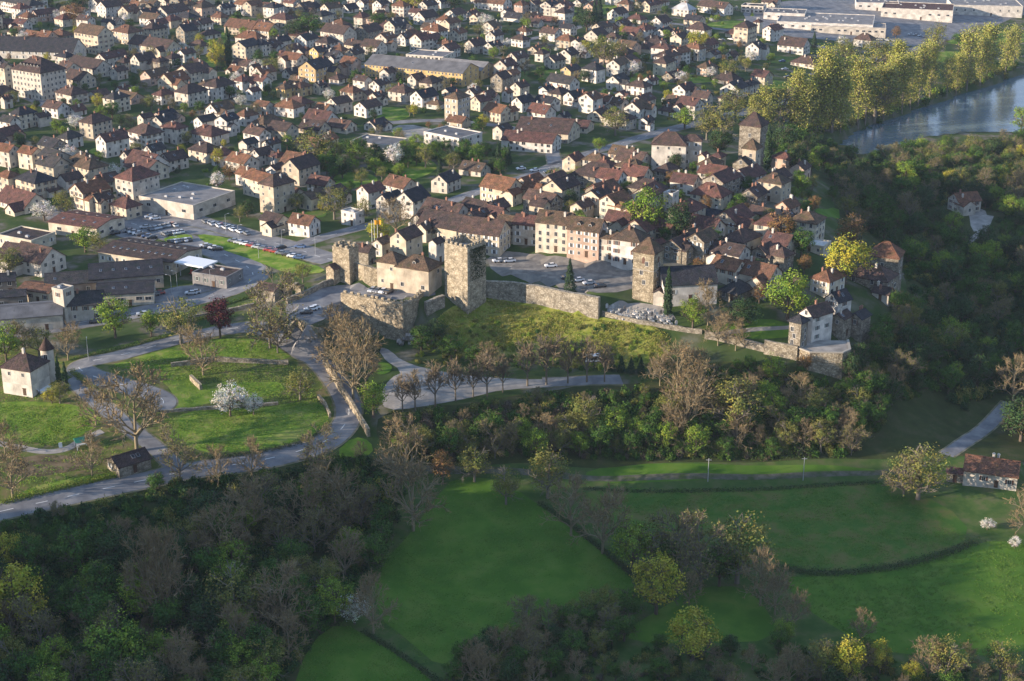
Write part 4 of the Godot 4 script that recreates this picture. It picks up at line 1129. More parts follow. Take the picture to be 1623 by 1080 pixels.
func make_town():
	for m in [["the tall apartment block", 62, 150], ["the yellow factory", 640, 125], ["the factory annex", 750, 125], ["the white workshop", 720, 232], ["the brown farm roofs", 880, 220], ["the grey supermarket", 300, 330],
		["the red roofed shop", 140, 365], ["the filling station", 315, 440], ["the retail hall", 1290, 45], ["the superstores", 1500, 25], ["the poplars", 1310, 190], ["the river", 1480, 190], ["the tower house", 440, 325],
		["the flat-roofed hall", 600, 240], ["the dark roofed barn", 60, 90], ["the car park", 270, 365], ["the grass island", 430, 405], ["the golden tree", 343, 105], ["the tall dark cypress", 363, 100],
		["the pale willow", 957, 100], ["the conifer clump", 945, 50], ["the orchard blossom", 1002, 118], ["the great olive tree", 503, 255], ["the round yellow tree", 1103, 80], ["the tan block", 718, 180],
		["the yellow houses", 500, 125], ["the high barracks", 148, 78], ["the red roofed row", 240, 262], ["the square white villa", 1080, 15], ["the cream gabled row", 40, 265]]:
		mark(m[0], m[1], m[2])
	for r in TOWN_NORTH_WEST: house_px(r[0] / 3.959, r[1] / 3.959, r[2] / 3.959, r[3], r[4])
	for r in TOWN_NORTH: house_px(400 + r[0] / 3.959, r[1] / 3.959, r[2] / 3.959, r[3], r[4])
	for r in TOWN_NORTH_EAST: house_px(800 + r[0] / 3.959, r[1] / 3.959, r[2] / 3.959, r[3], r[4])
	for r in TOWN_FAR_EAST: house_px(1210 + r[0] / 3.93, r[1] / 3.93, r[2] / 3.93, r[3], r[4])
	for r in TOWN_WEST: house_px(r[0] / 3.959, 260 + r[1] / 3.959, r[2] / 3.959, r[3], r[4])
	for r in TOWN_CROSSROADS: house_px(400 + r[0] / 3.959, 260 + r[1] / 3.959, r[2] / 3.959, r[3], r[4])
	# single buildings of the town
	big("apartment_block", 62, 125, 80, 5, "Bwbh", 34, {"wmax": 13.0, "tone": 1, "dormers": 6, "gap": 2.6, "skip": 0.03, "slope": 36.0, "busy": true, "chimneys": 3}, "five-storey off-white apartment block with rows of dark windows and dormers", "apartment block")
	big("barn", 63, 82, 132, 2, "Bwkg", 10, {"wmax": 14.0, "gap": 4.0}, "long white barn with low dark roof behind the apartment block", "barn")
	big("factory", 668, 112, 172, 3, "Bytg", 26, {"wmax": 15.0, "gap": 2.2, "skip": 0.05, "slope": 22.0, "chimneys": 0, "roof": "g", "rtone": 1}, "long yellow factory with grey roof and rows of small windows", "factory")
	big("factory_annex", 738, 110, 90, 2, "Bytg", 26, {"wmax": 14.0, "slope": 20.0, "chimneys": 0, "roof": "g"}, "yellow factory annex with grey roof beside the long factory", "factory")
	big("office_building", 682, 90, 72, 2, "Bwgf", 20, {"wmax": 14.0, "gap": 2.4, "skip": 0.0}, "white flat-roofed office behind the long yellow factory", "office")
	big("school", 601, 229, 86, 2, "Bwgf", 24, {"wmax": 18.0, "gap": 4.0, "skip": 0.3}, "white flat-roofed hall with few windows among trees", "hall")
	big("workshop", 718, 221, 88, 3, "Bwgf", 40, {"wmax": 19.0, "gap": 3.4, "skip": 0.25, "He": 7.5}, "white flat-roofed workshop with strip windows beside the garden trees", "workshop")
	big("farm_building", 868, 209, 98, 2, "Bcbg", 20, {"wmax": 14.0, "slope": 26.0}, "cream farm building with broad brown roof", "farm")
	big("farm_barn", 842, 226, 90, 2, "Bwrg", 20, {"wmax": 10.0, "slope": 24.0}, "long white barn with reddish roof in front of the farm", "barn")
	big("farm_shed", 905, 200, 70, 1, "Bcrg", 20, {"wmax": 9.0, "slope": 22.0}, "low shed with red brown roof behind the farm", "shed")
	big("supermarket", 297, 316, 138, 2, "Bwgf", 30, {"wmax": 34.0, "ratio": 1.1, "He": 5.0, "gap": 7.0, "wide": true, "storeys": 1, "vents": 7}, "grey flat-roofed supermarket with white front beside the car park", "supermarket")
	big("shop", 137, 355, 108, 1, "Bcrg", 24, {"wmax": 17.0, "slope": 9.0, "He": 4.0, "rtone": 1, "chimneys": 0, "wide": true, "skylights": 4}, "low shop with broad red roof beside the car park", "shop")
	big("depot", 42, 378, 84, 1, "Bcbf", 28, {"wmax": 22.0, "He": 4.0, "roof": "b"}, "low cream depot with flat brown roof", "depot")
	big("tall_house", 218, 295, 62, 4, "Awrh", 36, {"wmax": 12.0, "gap": 2.6}, "tall four-storey white house with red hipped roof beside the supermarket", "house")
	big("market_shed", 238, 404, 152, 1, "Bcbg", 24, {"wmax": 14.0, "slope": 9.0, "He": 4.2, "chimneys": 0, "skylights": 9}, "long low shed with brown roof and skylights by the filling station", "shed")
	big("garage_shed", 345, 437, 74, 1, "Bdbf", 24, {"wmax": 14.0, "He": 3.6, "windows": false}, "dark low garage with planted roof edge by the filling station", "garage")
	big("warehouse", 200, 435, 122, 1, "Bckg", -14, {"wmax": 15.0, "slope": 16.0, "He": 4.5, "chimneys": 0, "skylights": 5}, "long warehouse with dark roof and cream gate", "warehouse")
	big("warehouse", 118, 448, 95, 1, "Bdkg", -14, {"wmax": 15.0, "slope": 16.0, "He": 4.2, "chimneys": 0}, "long dark warehouse joined to the warehouse with cream gate", "warehouse")
	big("showroom", 200, 463, 92, 1, "Bckg", -10, {"wmax": 12.0, "slope": 14.0, "He": 4.0, "chimneys": 0, "wide": true}, "low showroom with dark roof and wide shop windows", "showroom")
	big("mill_tower", 101, 476, 31, 3, "Bwgf", 30, {"wmax": 6.0, "ratio": 1.0, "He": 10.0, "vents": 1}, "small white flat-topped tower between warehouses", "tower")
	big("mill", 137, 486, 58, 2, "Bwkg", -10, {"wmax": 9.0, "He": 5.0}, "white mill house with dark gabled roof beside the small white tower", "mill")
	big("warehouse", 50, 500, 104, 1, "Bwgg", -14, {"wmax": 13.0, "slope": 14.0, "He": 4.5, "chimneys": 0, "gap": 9.0}, "long white warehouse with grey roof along the street", "warehouse")
	big("warehouse", 18, 474, 50, 1, "Bdkg", -14, {"wmax": 13.0, "slope": 14.0, "He": 4.5, "chimneys": 0}, "dark roofed warehouse behind the white warehouse", "warehouse")
	big("warehouse", 66, 462, 66, 1, "Bcog", 20, {"wmax": 7.0, "slope": 14.0, "He": 3.6, "chimneys": 0}, "low shed with orange brown roof between warehouses", "shed")
	big("barn", 8, 450, 36, 2, "Bdkg", -14, {"wmax": 11.0}, "dark barn above the warehouses", "barn")
	big("villa", 40, 412, 80, 2, "Bwbg", 22, {"wmax": 11.0, "gap": 3.4}, "white two-storey house with brown roof above the warehouses", "house")
	big("retail_hall", 1310, 34, 158, 1, "Bwgf", 14, {"wmax": 34.0, "He": 4.6, "gap": 7.0, "wide": true, "vents": 16}, "long grey flat-roofed retail hall beside the car park", "shop")
	big("retail_hall", 1345, 44, 116, 1, "Bwgf", 12, {"wmax": 16.0, "He": 4.5, "gap": 4.0, "wide": true, "tone": 1, "vents": 10}, "low grey store with glazed front before the retail hall", "shop")
	big("superstore", 1455, 16, 118, 2, "Bwof", 16, {"wmax": 26.0, "He": 6.5, "gap": 6.0, "wide": true, "storeys": 1, "roof": "r", "vents": 8}, "white superstore with red brown roof edge by the road", "shop")
	big("superstore", 1560, 10, 110, 2, "Bwkf", 8, {"wmax": 26.0, "He": 6.5, "gap": 6.0, "storeys": 1, "roof": "g", "vents": 8}, "dark roofed superstore with white front by the road", "shop")
	big("retail_hall", 1195, 12, 40, 2, "Bwkf", 20, {"wmax": 14.0, "wide": true}, "white shop with red front at the end of the retail park", "shop")
	# houses in the valley
	big("farmhouse", 1529, 322, 46, 2, "Bwog", -18, {"wmax": 7.0, "slope": 34.0, "wing": true}, "white house with orange red roofs alone among the trees", "house")
	big("cottage", 1572, 747, 92, 1, "Bwog", 20, {"wmax": 9.5, "He": 3.6, "slope": 24.0, "shutters": 2}, "white cottage with orange red roof at the edge of the meadows", "cottage")
	big("outbuilding", 1515, 752, 30, 1, "Bgrg", 20, {"wmax": 5.0, "He": 2.6, "slope": 22.0, "chimneys": 0}, "small red roofed outbuilding beside the white cottage", "shed")
	big("retail_hall", 1245, 22, 70, 1, "Bwkf", 14, {"wmax": 20.0, "He": 4.4, "gap": 6.0, "wide": true, "roof": "g", "vents": 6}, "broad dark-roofed store between the villas and the retail hall", "shop")
	big("retail_hall", 1390, 6, 70, 1, "Bwgf", 10, {"wmax": 22.0, "He": 5.0, "gap": 6.0, "wide": true, "vents": 6}, "pale flat-roofed store behind the retail hall", "shop")
	filling_station()

func mark(called: String, px: float, py: float):
	landmark(gp(px, py), called)

func big(called: String, x: float, y: float, w: float, st: int, code: String, ang: float, extra: Dictionary, label: String, category: String) -> Node3D:
	extra.called = called; extra.quiet = true
	var n := house_px(x, y, w, st, code, ang, extra)
	say(n, label, category)
	return n

func filling_station():
	var p := gp(312, 436)
	var n := thing("filling_station_canopy", p, deg_to_rad(-28))
	var s := Shape.new(); s.box(Vector3(-6.5, 4.6, -4.2), Vector3(6.5, 5.15, 4.2))
	part(n, "canopy_roof", s.mesh(), mats.white_metal)
	var q := Shape.new(); q.tube(Vector3(0, -0.3, 0), Vector3(0, 4.6, 0), 0.16, 0.16, 8)
	var qm := q.mesh()
	for e in [[-5, -3], [5, -3], [-5, 3], [5, 3]]: part(n, "post", qm, mats.metal, Vector3(e[0], 0, e[1]))
	var pump := Shape.new(); pump.box(Vector3(-0.35, 0, -0.25), Vector3(0.35, 1.7, 0.25)); pump.box(Vector3(-0.9, 0, -0.5), Vector3(0.9, 0.15, 0.5))
	var pm := pump.mesh()
	for e in [-2.5, 2.5]: part(n, "fuel_pump", pm, plain(0.5, 0.06, 0.04, 0.4), Vector3(e, 0.12, 0))
	say(n, "white flat canopy on posts over fuel pumps", "canopy")

# ---------- castle ----------
func make_castle():
	var st := wall_mat("s", 0); var st2 := wall_mat("s", 1); var gs := wall_mat("g", 0)
	for m in [["the castle keep", 740, 480], ["the castle house", 650, 460], ["the castle rampart", 600, 530], ["the gatehouse", 520, 450], ["the village square", 880, 430], ["the church", 1080, 480], ["the bell tower", 1025, 470],
		["the bastion", 1305, 580], ["the manor", 1300, 540], ["the upper tower", 1193, 240], ["the chapel", 1190, 275], ["the great white house", 1068, 255], ["the pink house row", 940, 420], ["the round bright tree", 1340, 420],
		["the village linden", 1022, 360], ["the rampart wall", 880, 480], ["the ruined row", 1385, 500], ["the stone tower house", 1405, 430], ["the terrace road", 720, 610], ["the grass bank", 950, 550], ["the big barn roof", 960, 300]]:
		mark(m[0], m[1], m[2])
	# the keep
	var keep := stone_tower("castle_keep", 738, 476, 38, 7.4, 7.2, 16.8, wall_mat("s", 2), true)
	keep.position.y = 3.0 * K
	# creeper on the shaded face
	var iv := Shape.new(); iv.tinted = true
	for k in 900:
		var q := Vector3(0, 0, 0); var yy := rng.randf(); var zz := rng.randfn() * 0.22
		if absf(zz) > 0.46: continue
		q = Vector3(3.7 * K + rng.randf() * 0.25, (16.0 - yy * yy * 8.0) * K, (zz - 0.05) * 7.0 * K)
		leaf(iv, q, 0.28, Vector3(1, 0.3, 0), vary(Color(0.06, 0.07, 0.035), 0.3))
	part(keep, "ivy", iv.mesh(), leaf_mat(0.2))
	say(keep, "square crenellated stone keep standing above the grass bank", "tower")
	# outer curtain wall below the court
	var w := wall_run("curtain_wall", [[546, 521], [596, 531], [641, 540]], 9.0, 1.8, st, true, 7.6, 3.0, -2.0)
	say(w, "crenellated rubble stone curtain wall below the castle court", "wall")
	w = wall_run("curtain_wall", [[641, 540], [658, 531], [668, 520]], 9.0, 1.6, wall_mat("s", 1), true, 7.6, 3.0, -2.0)
	say(w, "short shaded return of the crenellated curtain wall", "wall")
	var foot := gp(648, 540)
	var n := thing("ruined_buttress", foot)
	var sh := Shape.new()
	for k in 26:
		var a := rng.randf() * TAU; var r := sqrt(rng.randf()) * 4.2
		var q := Vector3(cos(a) * r, -0.6 + (4.2 - r) * rng.randf_range(0.1, 0.9), sin(a) * r * 0.7)
		var z := rng.randf_range(0.6, 1.5)
		sh.box(Vector3(-z, -z, -z) * 0.6, Vector3(z, z * 0.8, z) * 0.6, Transform3D(Basis(Vector3(rng.randfn(), rng.randfn(), rng.randfn()).normalized(), rng.randf() * 2), q))
	var rub := part(n, "rubble", sh.mesh(), mats.rock); rub.set_meta("kind", "stuff")
	say(n, "heap of rubble at the corner foot of the curtain wall", "rubble")
	w = wall_run("ruined_wall", [[676, 497], [690, 490], [702, 486]], 3.0, 1.4, gs)
	say(w, "low ruined stone wall between the court and the keep", "wall")
	# inner tower, gate and court walls
	var t := stone_tower("wall_tower", 549, 440, 30, 5.2, 4.2, 8.6, st, true)
	say(t, "small crenellated stone tower at the end of the court", "tower")
	w = wall_run("court_wall", [[562, 441], [580, 447], [598, 452]], 4.4, 1.2, st2)
	say(w, "ivy topped stone wall between wall tower and castle house", "wall")
	big("gatehouse", 531, 431, 27, 1, "Asbg", 40, {"wmax": 4.5, "He": 4.4, "chimneys": 0, "group": "castle"}, "small stone gatehouse with steep brown roof beside the wall tower", "gatehouse")
	w = wall_run("court_wall", [[455, 482], [488, 468], [512, 455], [536, 446]], 1.5, 0.7, gs)
	say(w, "low stone wall along the forecourt edge", "wall")
	gate_ruin(441, 472, 2.0)
	big("ruined_lodge", 428, 462, 44, 1, "Bgbg", 28, {"wmax": 5.0, "He": 3.4, "chimneys": 0, "skip": 1.0, "door": false, "slope": 22.0}, "dark roofed stone lodge at the forecourt entrance", "lodge")
	# castle house in two ranges
	big("castle_house", 622, 427, 46, 3, "Bcth", 26, {"wmax": 9.0, "He": 8.2, "ratio": 1.0, "wall": "c", "tone": 0, "storeys": 2, "skip": 0.3, "slope": 34.0, "chimneys": 0}, "cream castle wing with tan hipped roof above the court", "castle")
	big("castle_house", 664, 434, 68, 2, "Bcth", 26, {"wmax": 8.5, "He": 7.4, "tone": 1, "storeys": 2, "skip": 0.5, "slope": 34.0, "chimneys": 1, "dormers": 1}, "longer castle wing of tan plaster and rubble with tan roof", "castle")
	big("castle_lodging", 644, 385, 48, 3, "Acbg", 34, {"wmax": 7.5, "gap": 3.4, "skip": 0.5}, "cream gabled house with brown roof behind the castle house", "house")
	big("castle_lodging", 606, 391, 29, 2, "Awtg", 34, {"wmax": 5.0, "gap": 3.4, "skip": 0.5}, "small white gabled house with tan roof by the flagpoles", "house")
	big("castle_barn", 578, 404, 34, 2, "Bgbg", 30, {"wmax": 7.0, "skip": 0.8}, "stone barn with dark brown roof behind the wall tower", "barn")
	big("white_house", 692, 395, 24, 3, "Awbg", 36, {"wmax": 6.0, "gap": 3.0}, "white gabled house squeezed behind the keep", "house")

func gate_ruin(px: float, py: float, wide: float):
	var p := gp(466, 470)
	var n := thing("gate_arch", p, deg_to_rad(-30))
	var s := Shape.new(); var r := 1.5; var top := 4.4; var d := 1.0
	var prev := Vector2(-4, 0)
	# two piers and the arch between them
	for q in [-1, 1]:
		s.box(Vector3(q * r if q > 0 else -3.6, -1, -d), Vector3(3.6 if q > 0 else -r, top - 0.2, d))
	for k in 8:
		var a0 := PI * k / 8.0; var a1 := PI * (k + 1) / 8.0
		var p0 := Vector3(cos(a0) * r, 1.8 + sin(a0) * r, 0); var p1 := Vector3(cos(a1) * r, 1.8 + sin(a1) * r, 0)
		for z in [-d, d]:
			s.quad(p0 + Vector3(0, 0, z), p1 + Vector3(0, 0, z), Vector3(p1.x, top + 0.3, z), Vector3(p0.x, top + 0.3, z))
		s.quad(p0 + Vector3(0, 0, -d), p1 + Vector3(0, 0, -d), p1 + Vector3(0, 0, d), p0 + Vector3(0, 0, d))
	s.box(Vector3(-r, top + 0.28, -d), Vector3(r, top + 0.5, d))
	part(n, "arch_masonry", s.mesh(), wall_mat("s", 1))
	var cap := Shape.new(); cap.box(Vector3(-3.8, top - 0.19, -d - 0.15), Vector3(-r - 0.02, top + 0.1, d + 0.15)); cap.box(Vector3(r + 0.02, top - 0.19, -d - 0.15), Vector3(3.8, top + 0.1, d + 0.15))
	part(n, "coping", cap.mesh(), mats.earth)
	say(n, "ruined stone gate arch at the forecourt edge", "arch")

# ---------- the walled village ----------
func V(x: float, y: float, w: float, st: int, code: String, ang := 0.0, extra := {}):
	extra.group = "old houses inside the village walls"
	if not extra.has("skip"): extra.skip = 0.3
	return house_px(x, y, w, st, code, ang, extra)

func make_village():
	# the tall row on the square
	big("row_house", 768, 376, 78, 3, "Bctg", 22, {"wmax": 8.0, "shutters": 1, "gap": 2.6, "skip": 0.1, "roof": "b"}, "cream house with white shutters and brown roof beside the keep", "house")
	big("row_house", 806, 363, 38, 3, "Bctg", 24, {"wmax": 7.5, "gap": 2.6}, "narrow cream row house with tan roof", "house")
	big("row_house", 840, 364, 52, 3, "Bwrg", 22, {"wmax": 8.0, "shutters": 1, "gap": 2.5, "skip": 0.15, "tone": 1}, "grey white row house with red brown roof and pale shutters", "house")
	big("row_house", 882, 366, 64, 4, "Bctg", 22, {"wmax": 9.0, "He": 9.0, "gap": 2.6, "skip": 0.1, "tone": 2}, "cream row house with two arched openings and tan roof", "house")
	big("row_house", 931, 376, 62, 4, "Bpth" .replace("h", "g"), 24, {"wmax": 8.5, "He": 8.4, "gap": 2.3, "skip": 0.1, "dormers": 2, "tone": 0}, "pink row house with two dormers in its tan roof", "house")
	big("row_house", 964, 387, 40, 3, "Bwtg", 24, {"wmax": 8.0, "gap": 2.6, "tone": 1}, "narrow off-white row house next to the pink house", "house")
	big("corner_house", 999, 390, 58, 3, "Bwth", 26, {"wmax": 9.0, "ratio": 1.1, "He": 7.6, "shutters": 2, "gap": 2.8, "tone": 2}, "white corner house with hipped tan roof at the square", "house")
	# church
	bell_tower()
	big("church", 1088, 452, 88, 2, "Bwkg", -8, {"wmax": 8.6, "He": 5.2, "storeys": 1, "gap": 5.5, "skip": 0.0, "slope": 36.0, "chimneys": 0, "tone": 2}, "white church nave with dark steep roof beside the bell tower", "church")
	big("church_porch", 1046, 468, 22, 1, "Awbg", 20, {"wmax": 4.0, "He": 3.4, "chimneys": 0, "skip": 1.0}, "small brown roofed porch at the foot of the bell tower", "porch")
	# great house and towers at the top
	big("great_house", 1062, 240, 58, 3, "Bwbh", 12, {"wmax": 8.5, "He": 9.6, "gap": 4.0, "skip": 0.2, "tone": 0, "busy": true}, "tall pale house with dark hipped roof at the top of the village", "house")
	big("great_house_wing", 1097, 236, 32, 3, "Bwbh", 10, {"wmax": 9.0, "He": 9.8, "gap": 3.0, "tone": 1, "chimneys": 0}, "lower wing of the tall pale house with red balcony", "house")
	tower_house("upper_tower", 1194, 224, 7.0, 6.6, 13.0, 3.4, 30, "g", "b", "square stone watchtower with brown pyramid roof at the village top", "tower")
	tower_house("chapel_tower", 1191, 253, 4.4, 4.4, 9.0, 2.4, 30, "c", "t", "small cream chapel tower with tan pyramid roof", "tower")
	big("chapel", 1182, 265, 42, 2, "Agkg", 34, {"wmax": 7.0, "He": 5.0, "chimneys": 0, "skip": 0.8}, "grey stone chapel with slate roof below the watchtower", "chapel")
	# houses behind the row
	for r in [[60, 590, 160, 2, "Acog"], [240, 555, 190, 2, "Bcog"], [470, 545, 300, 3, "Acbg"], [790, 430, 440, 2, "Bgbh"], [760, 305, 220, 2, "Bwth"], [1070, 310, 300, 2, "Bwbg"], [1090, 430, 270, 2, "Bcrg"], [985, 240, 240, 1, "Bctg"], [570, 305, 180, 2, "Acrg"],
		[770, 620, 230, 3, "Acbg"], [925, 590, 110, 2, "Awbg"], [640, 695, 190, 2, "Acbg"], [290, 690, 170, 2, "Bcbg"], [1190, 610, 270, 3, "Acrg"], [1380, 610, 130, 3, "Awtf"], [1500, 490, 250, 2, "Bwrg"], [1350, 395, 220, 2, "Agbh"],
		[960, 815, 260, 2, "Bcrg"], [1260, 1005, 170, 1, "Acrg"], [1450, 1015, 290, 2, "Agbg"], [1560, 935, 180, 2, "Actg"]]:
		V(800 + r[0] / 5.235, 200 + r[1] / 5.235, r[2] / 5.235, r[3], r[4])
	for r in [[190, 800, 325, 2, "Bcrh"], [180, 970, 285, 1, "Bwkg"], [375, 1000, 340, 2, "Acrg"], [220, 625, 265, 2, "Bwrg"], [380, 680, 150, 2, "Awbg"], [545, 805, 235, 2, "Agbg"], [790, 500, 190, 2, "Bprh"], [935, 585, 180, 2, "Apbg"],
		[750, 660, 220, 2, "Apbg"], [830, 905, 200, 2, "Apog"], [605, 940, 210, 1, "Bcbg"], [820, 975, 150, 1, "Acbg"], [1010, 1035, 160, 1, "Bwwf"], [135, 490, 100, 2, "Acrg"], [255, 490, 130, 2, "Acrh"]]:
		V(1090 + r[0] / 5.235, 160 + r[1] / 5.235, r[2] / 5.235, r[3], r[4])
	for r in [[150, 400, 230, 3, "Agtg"], [40, 440, 130, 2, "Agbg"], [345, 475, 280, 2, "Bwbg"], [430, 375, 270, 2, "Acbh"], [590, 470, 180, 2, "Agbg"], [690, 490, 210, 2, "Bgbh"], [340, 585, 250, 2, "Bcog"], [560, 630, 300, 2, "Bcog"], [390, 730, 240, 1, "Agkh"],
		[1045, 660, 245, 2, "Acoh"], [1365, 645, 340, 2, "Bgbh"], [1440, 750, 155, 1, "Bwbg"], [940, 400, 250, 1, "Bcwf"]]:
		V(1080 + r[0] / 4.5, 300 + r[1] / 4.5, r[2] / 4.5, r[3], r[4])
	for r in [[930, 140, 390, 2, "Bcbg"], [930, 65, 370, 2, "Bwbg"], [1150, 85, 170, 2, "Acbg"], [790, 170, 150, 2, "Actg"], [1290, 60, 170, 2, "Bcrg"]]:
		V(500 + r[0] / 4.5, 330 + r[1] / 4.5, r[2] / 4.5, r[3], r[4])
	for r in [[940, 740, 260, 3, "Bcog"], [1120, 700, 200, 2, "Acog"], [1280, 690, 190, 2, "Acbg"], [800, 870, 260, 2, "Bcbg"], [900, 860, 180, 2, "Acbg"]]:
		V(560 + r[0] / 4.0, 120 + r[1] / 4.0, r[2] / 4.0, r[3], r[4])
	tower_house("tower_house", 1403, 425, 8.0, 7.0, 9.5, 3.0, 24, "g", "o", "tall grey stone tower house with orange tiled roof at the eastern rim", "house")
	# the manor on the bastion
	big("manor", 1293, 510, 52, 3, "Awbg", 52, {"wmax": 7.0, "He": 7.6, "ratio": 1.7, "gap": 4.0, "skip": 0.4, "tone": 2, "slope": 40.0}, "white manor house with brown roof above the bastion", "manor")
	big("manor_wing", 1328, 488, 40, 3, "Awkg", 52, {"wmax": 6.5, "He": 7.6, "ratio": 1.2, "slope": 42.0, "skip": 0.6}, "slate roofed rear wing of the white manor", "manor")
	tower_house("stair_turret", 1265, 530, 3.2, 3.2, 8.0, 1.2, 40, "g", "k", "narrow stone stair turret with slate cap beside the manor", "turret")
	big("manor_annex", 1334, 512, 34, 2, "Agbg", 40, {"wmax": 5.5, "He": 5.6, "skip": 0.4}, "low stone annex with brown roof behind the bastion terrace", "annex")
	big("manor_annex", 1362, 512, 36, 2, "Agkg", 40, {"wmax": 6.0, "He": 6.0, "skip": 0.4}, "stone annex with slate roof at the cliff edge", "annex")
	bastion()

func bell_tower():
	var n := tower_house("bell_tower", 1027, 428, 5.6, 5.4, 12.0, 2.8, 30, "s", "t", "square stone church bell tower with tan pyramid roof", "tower")
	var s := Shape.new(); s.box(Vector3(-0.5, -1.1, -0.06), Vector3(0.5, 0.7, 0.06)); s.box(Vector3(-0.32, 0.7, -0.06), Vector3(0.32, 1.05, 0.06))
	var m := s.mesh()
	part(n, "painted_belfry_opening", m, mats.shutter_brown, Vector3(0, 9.8, 2.7) * K); part(n, "painted_belfry_opening", m, mats.shutter_brown, Vector3(-2.8, 9.8, 0) * K, PI / 2); part(n, "painted_belfry_opening", m, mats.shutter_brown, Vector3(2.8, 9.8, 0) * K, PI / 2)  # flat brown plates, their colour standing in for the shade of belfry openings
	var band := Shape.new(); band.box(Vector3(-2.9, 7.2, -2.8) * K, Vector3(2.9, 7.4, 2.8) * K)
	part(n, "string_course", band.mesh(), mats.stone_frame)

func tower_house(called: String, px: float, py: float, L: float, W: float, tall: float, rise: float, deg: float, wall: String, roof: String, label: String, cat: String) -> Node3D:
	L *= K; W *= K; tall *= K; rise *= K
	var p := gp(px, py, tall * 0.55)
	var n := thing(called, p, -deg_to_rad(deg))
	part(n, "wall", box_walls(L, W, tall), wall_mat(wall, 1))
	part(n, "roof", hip_roof(L, W, tall, rise), roof_mat(roof, 0))
	for q in 3:
		part(n, "window", window_mesh, null, Vector3(rng.randf_range(-0.25, 0.25) * L, tall * (0.35 + 0.2 * q), W * 0.5))
		part(n, "window", window_mesh, null, Vector3(L * 0.5, tall * (0.3 + 0.2 * q), rng.randf_range(-0.2, 0.2) * W), PI / 2)
	footprints.append([Vector2(p.x, p.z), deg_to_rad(deg), L * 0.5, W * 0.5])
	say(n, label, cat)
	return n

func bastion():
	# a polygonal terrace on a high battered wall
	var c := gp(1306, 594)
	var top := 1.7
	var n := thing("bastion", Vector3(c.x, 0, c.z - 4.5 * K))
	n.scale = Vector3.ONE * K
	var s := Shape.new(); var cap := Shape.new()
	var pts := [Vector2(-6.5, -4), Vector2(-6.2, 1.0), Vector2(-3.6, 4.2), Vector2(4.0, 4.6), Vector2(6.2, 2.4), Vector2(7.0, -4)]
	for i in pts.size() - 1:
		var a: Vector2 = pts[i]; var b: Vector2 = pts[i + 1]
		s.quad(Vector3(a.x * 1.06, -9.0, a.y * 1.06), Vector3(b.x * 1.06, -9.0, b.y * 1.06), Vector3(b.x, top, b.y), Vector3(a.x, top, a.y), Vector2(i * 7, 0))
		cap.quad(Vector3(a.x * 1.03, top, a.y * 1.03), Vector3(b.x * 1.03, top, b.y * 1.03), Vector3(b.x * 1.03, top + 0.3, b.y * 1.03), Vector3(a.x * 1.03, top + 0.3, a.y * 1.03))
		cap.quad(Vector3(a.x * 1.03, top + 0.3, a.y * 1.03), Vector3(b.x * 1.03, top + 0.3, b.y * 1.03), Vector3(b.x * 0.93, top + 0.3, b.y * 0.93), Vector3(a.x * 0.93, top + 0.3, a.y * 0.93))
	part(n, "masonry", s.mesh(), wall_mat("s", 1))
	part(n, "parapet", cap.mesh(), mats.stone_frame)
	var fl := Shape.new(); fl.poly_up(PackedVector2Array(pts), top + 0.02)
	part(n, "terrace_floor", fl.mesh(), mats.gravel)
	say(n, "high rubble stone bastion with a terrace before the white manor", "bastion")

# ---------- plants ----------
var protos := {}

func leaf(s: Shape, p: Vector3, size: float, out: Vector3, c: Color):
	var nrm := (out + Vector3(rng.randfn(), rng.randfn(), rng.randfn()) * 0.75).normalized()
	var a := nrm.cross(Vector3(rng.randfn(), rng.randfn(), rng.randfn())).normalized()
	var b := nrm.cross(a)
	a *= size * rng.randf_range(0.7, 1.3); b *= size * rng.randf_range(0.45, 0.9)
	s.tint = c
	s.tri(p - a, p - b, p + a); s.tri(p - a, p + a, p + b)

func vary(c: Color, by := 0.25) -> Color:
	var k := 1.0 + rng.randf_range(-by, by)
	return Color(c.r * k * rng.randf_range(0.9, 1.12), c.g * k, c.b * k * rng.randf_range(0.85, 1.15))

# branches of a crown of height H and spread R; returns tips
func limbs(s: Shape, from: Vector3, dir: Vector3, len_: float, rad: float, depth: int, tips: Array, bend := 0.25, minr := 0.02):
	var p := from; var d := dir
	var segs := 3 if depth > 2 else 2
	for i in segs:
		var q := p + d * len_ / segs
		s.tube(p, q, rad * (1.0 - 0.35 * i / segs), rad * (1.0 - 0.35 * (i + 1) / segs), 6 if rad > 0.12 else (4 if rad > 0.045 else 3))
		p = q
		d = (d + Vector3(rng.randfn(), rng.randfn() * 0.5 + 0.25, rng.randfn()) * bend * 0.5).normalized()
		if depth > 0:
			var kids := 2 if i < segs - 1 else 3
			if depth == 1: kids += 1
			for k in kids:
				if i == 0 and rng.randf() < 0.5: continue
				var side := d.cross(Vector3(rng.randfn(), rng.randfn(), rng.randfn())).normalized()
				var nd := (d * rng.randf_range(0.6, 1.0) + side * rng.randf_range(0.5, 0.95) + Vector3(0, 0.18, 0)).normalized()
				limbs(s, p, nd, len_ * rng.randf_range(0.52, 0.74), maxf(rad * rng.randf_range(0.42, 0.6), minr), depth - 1, tips, bend, minr)
	tips.append([p, d])

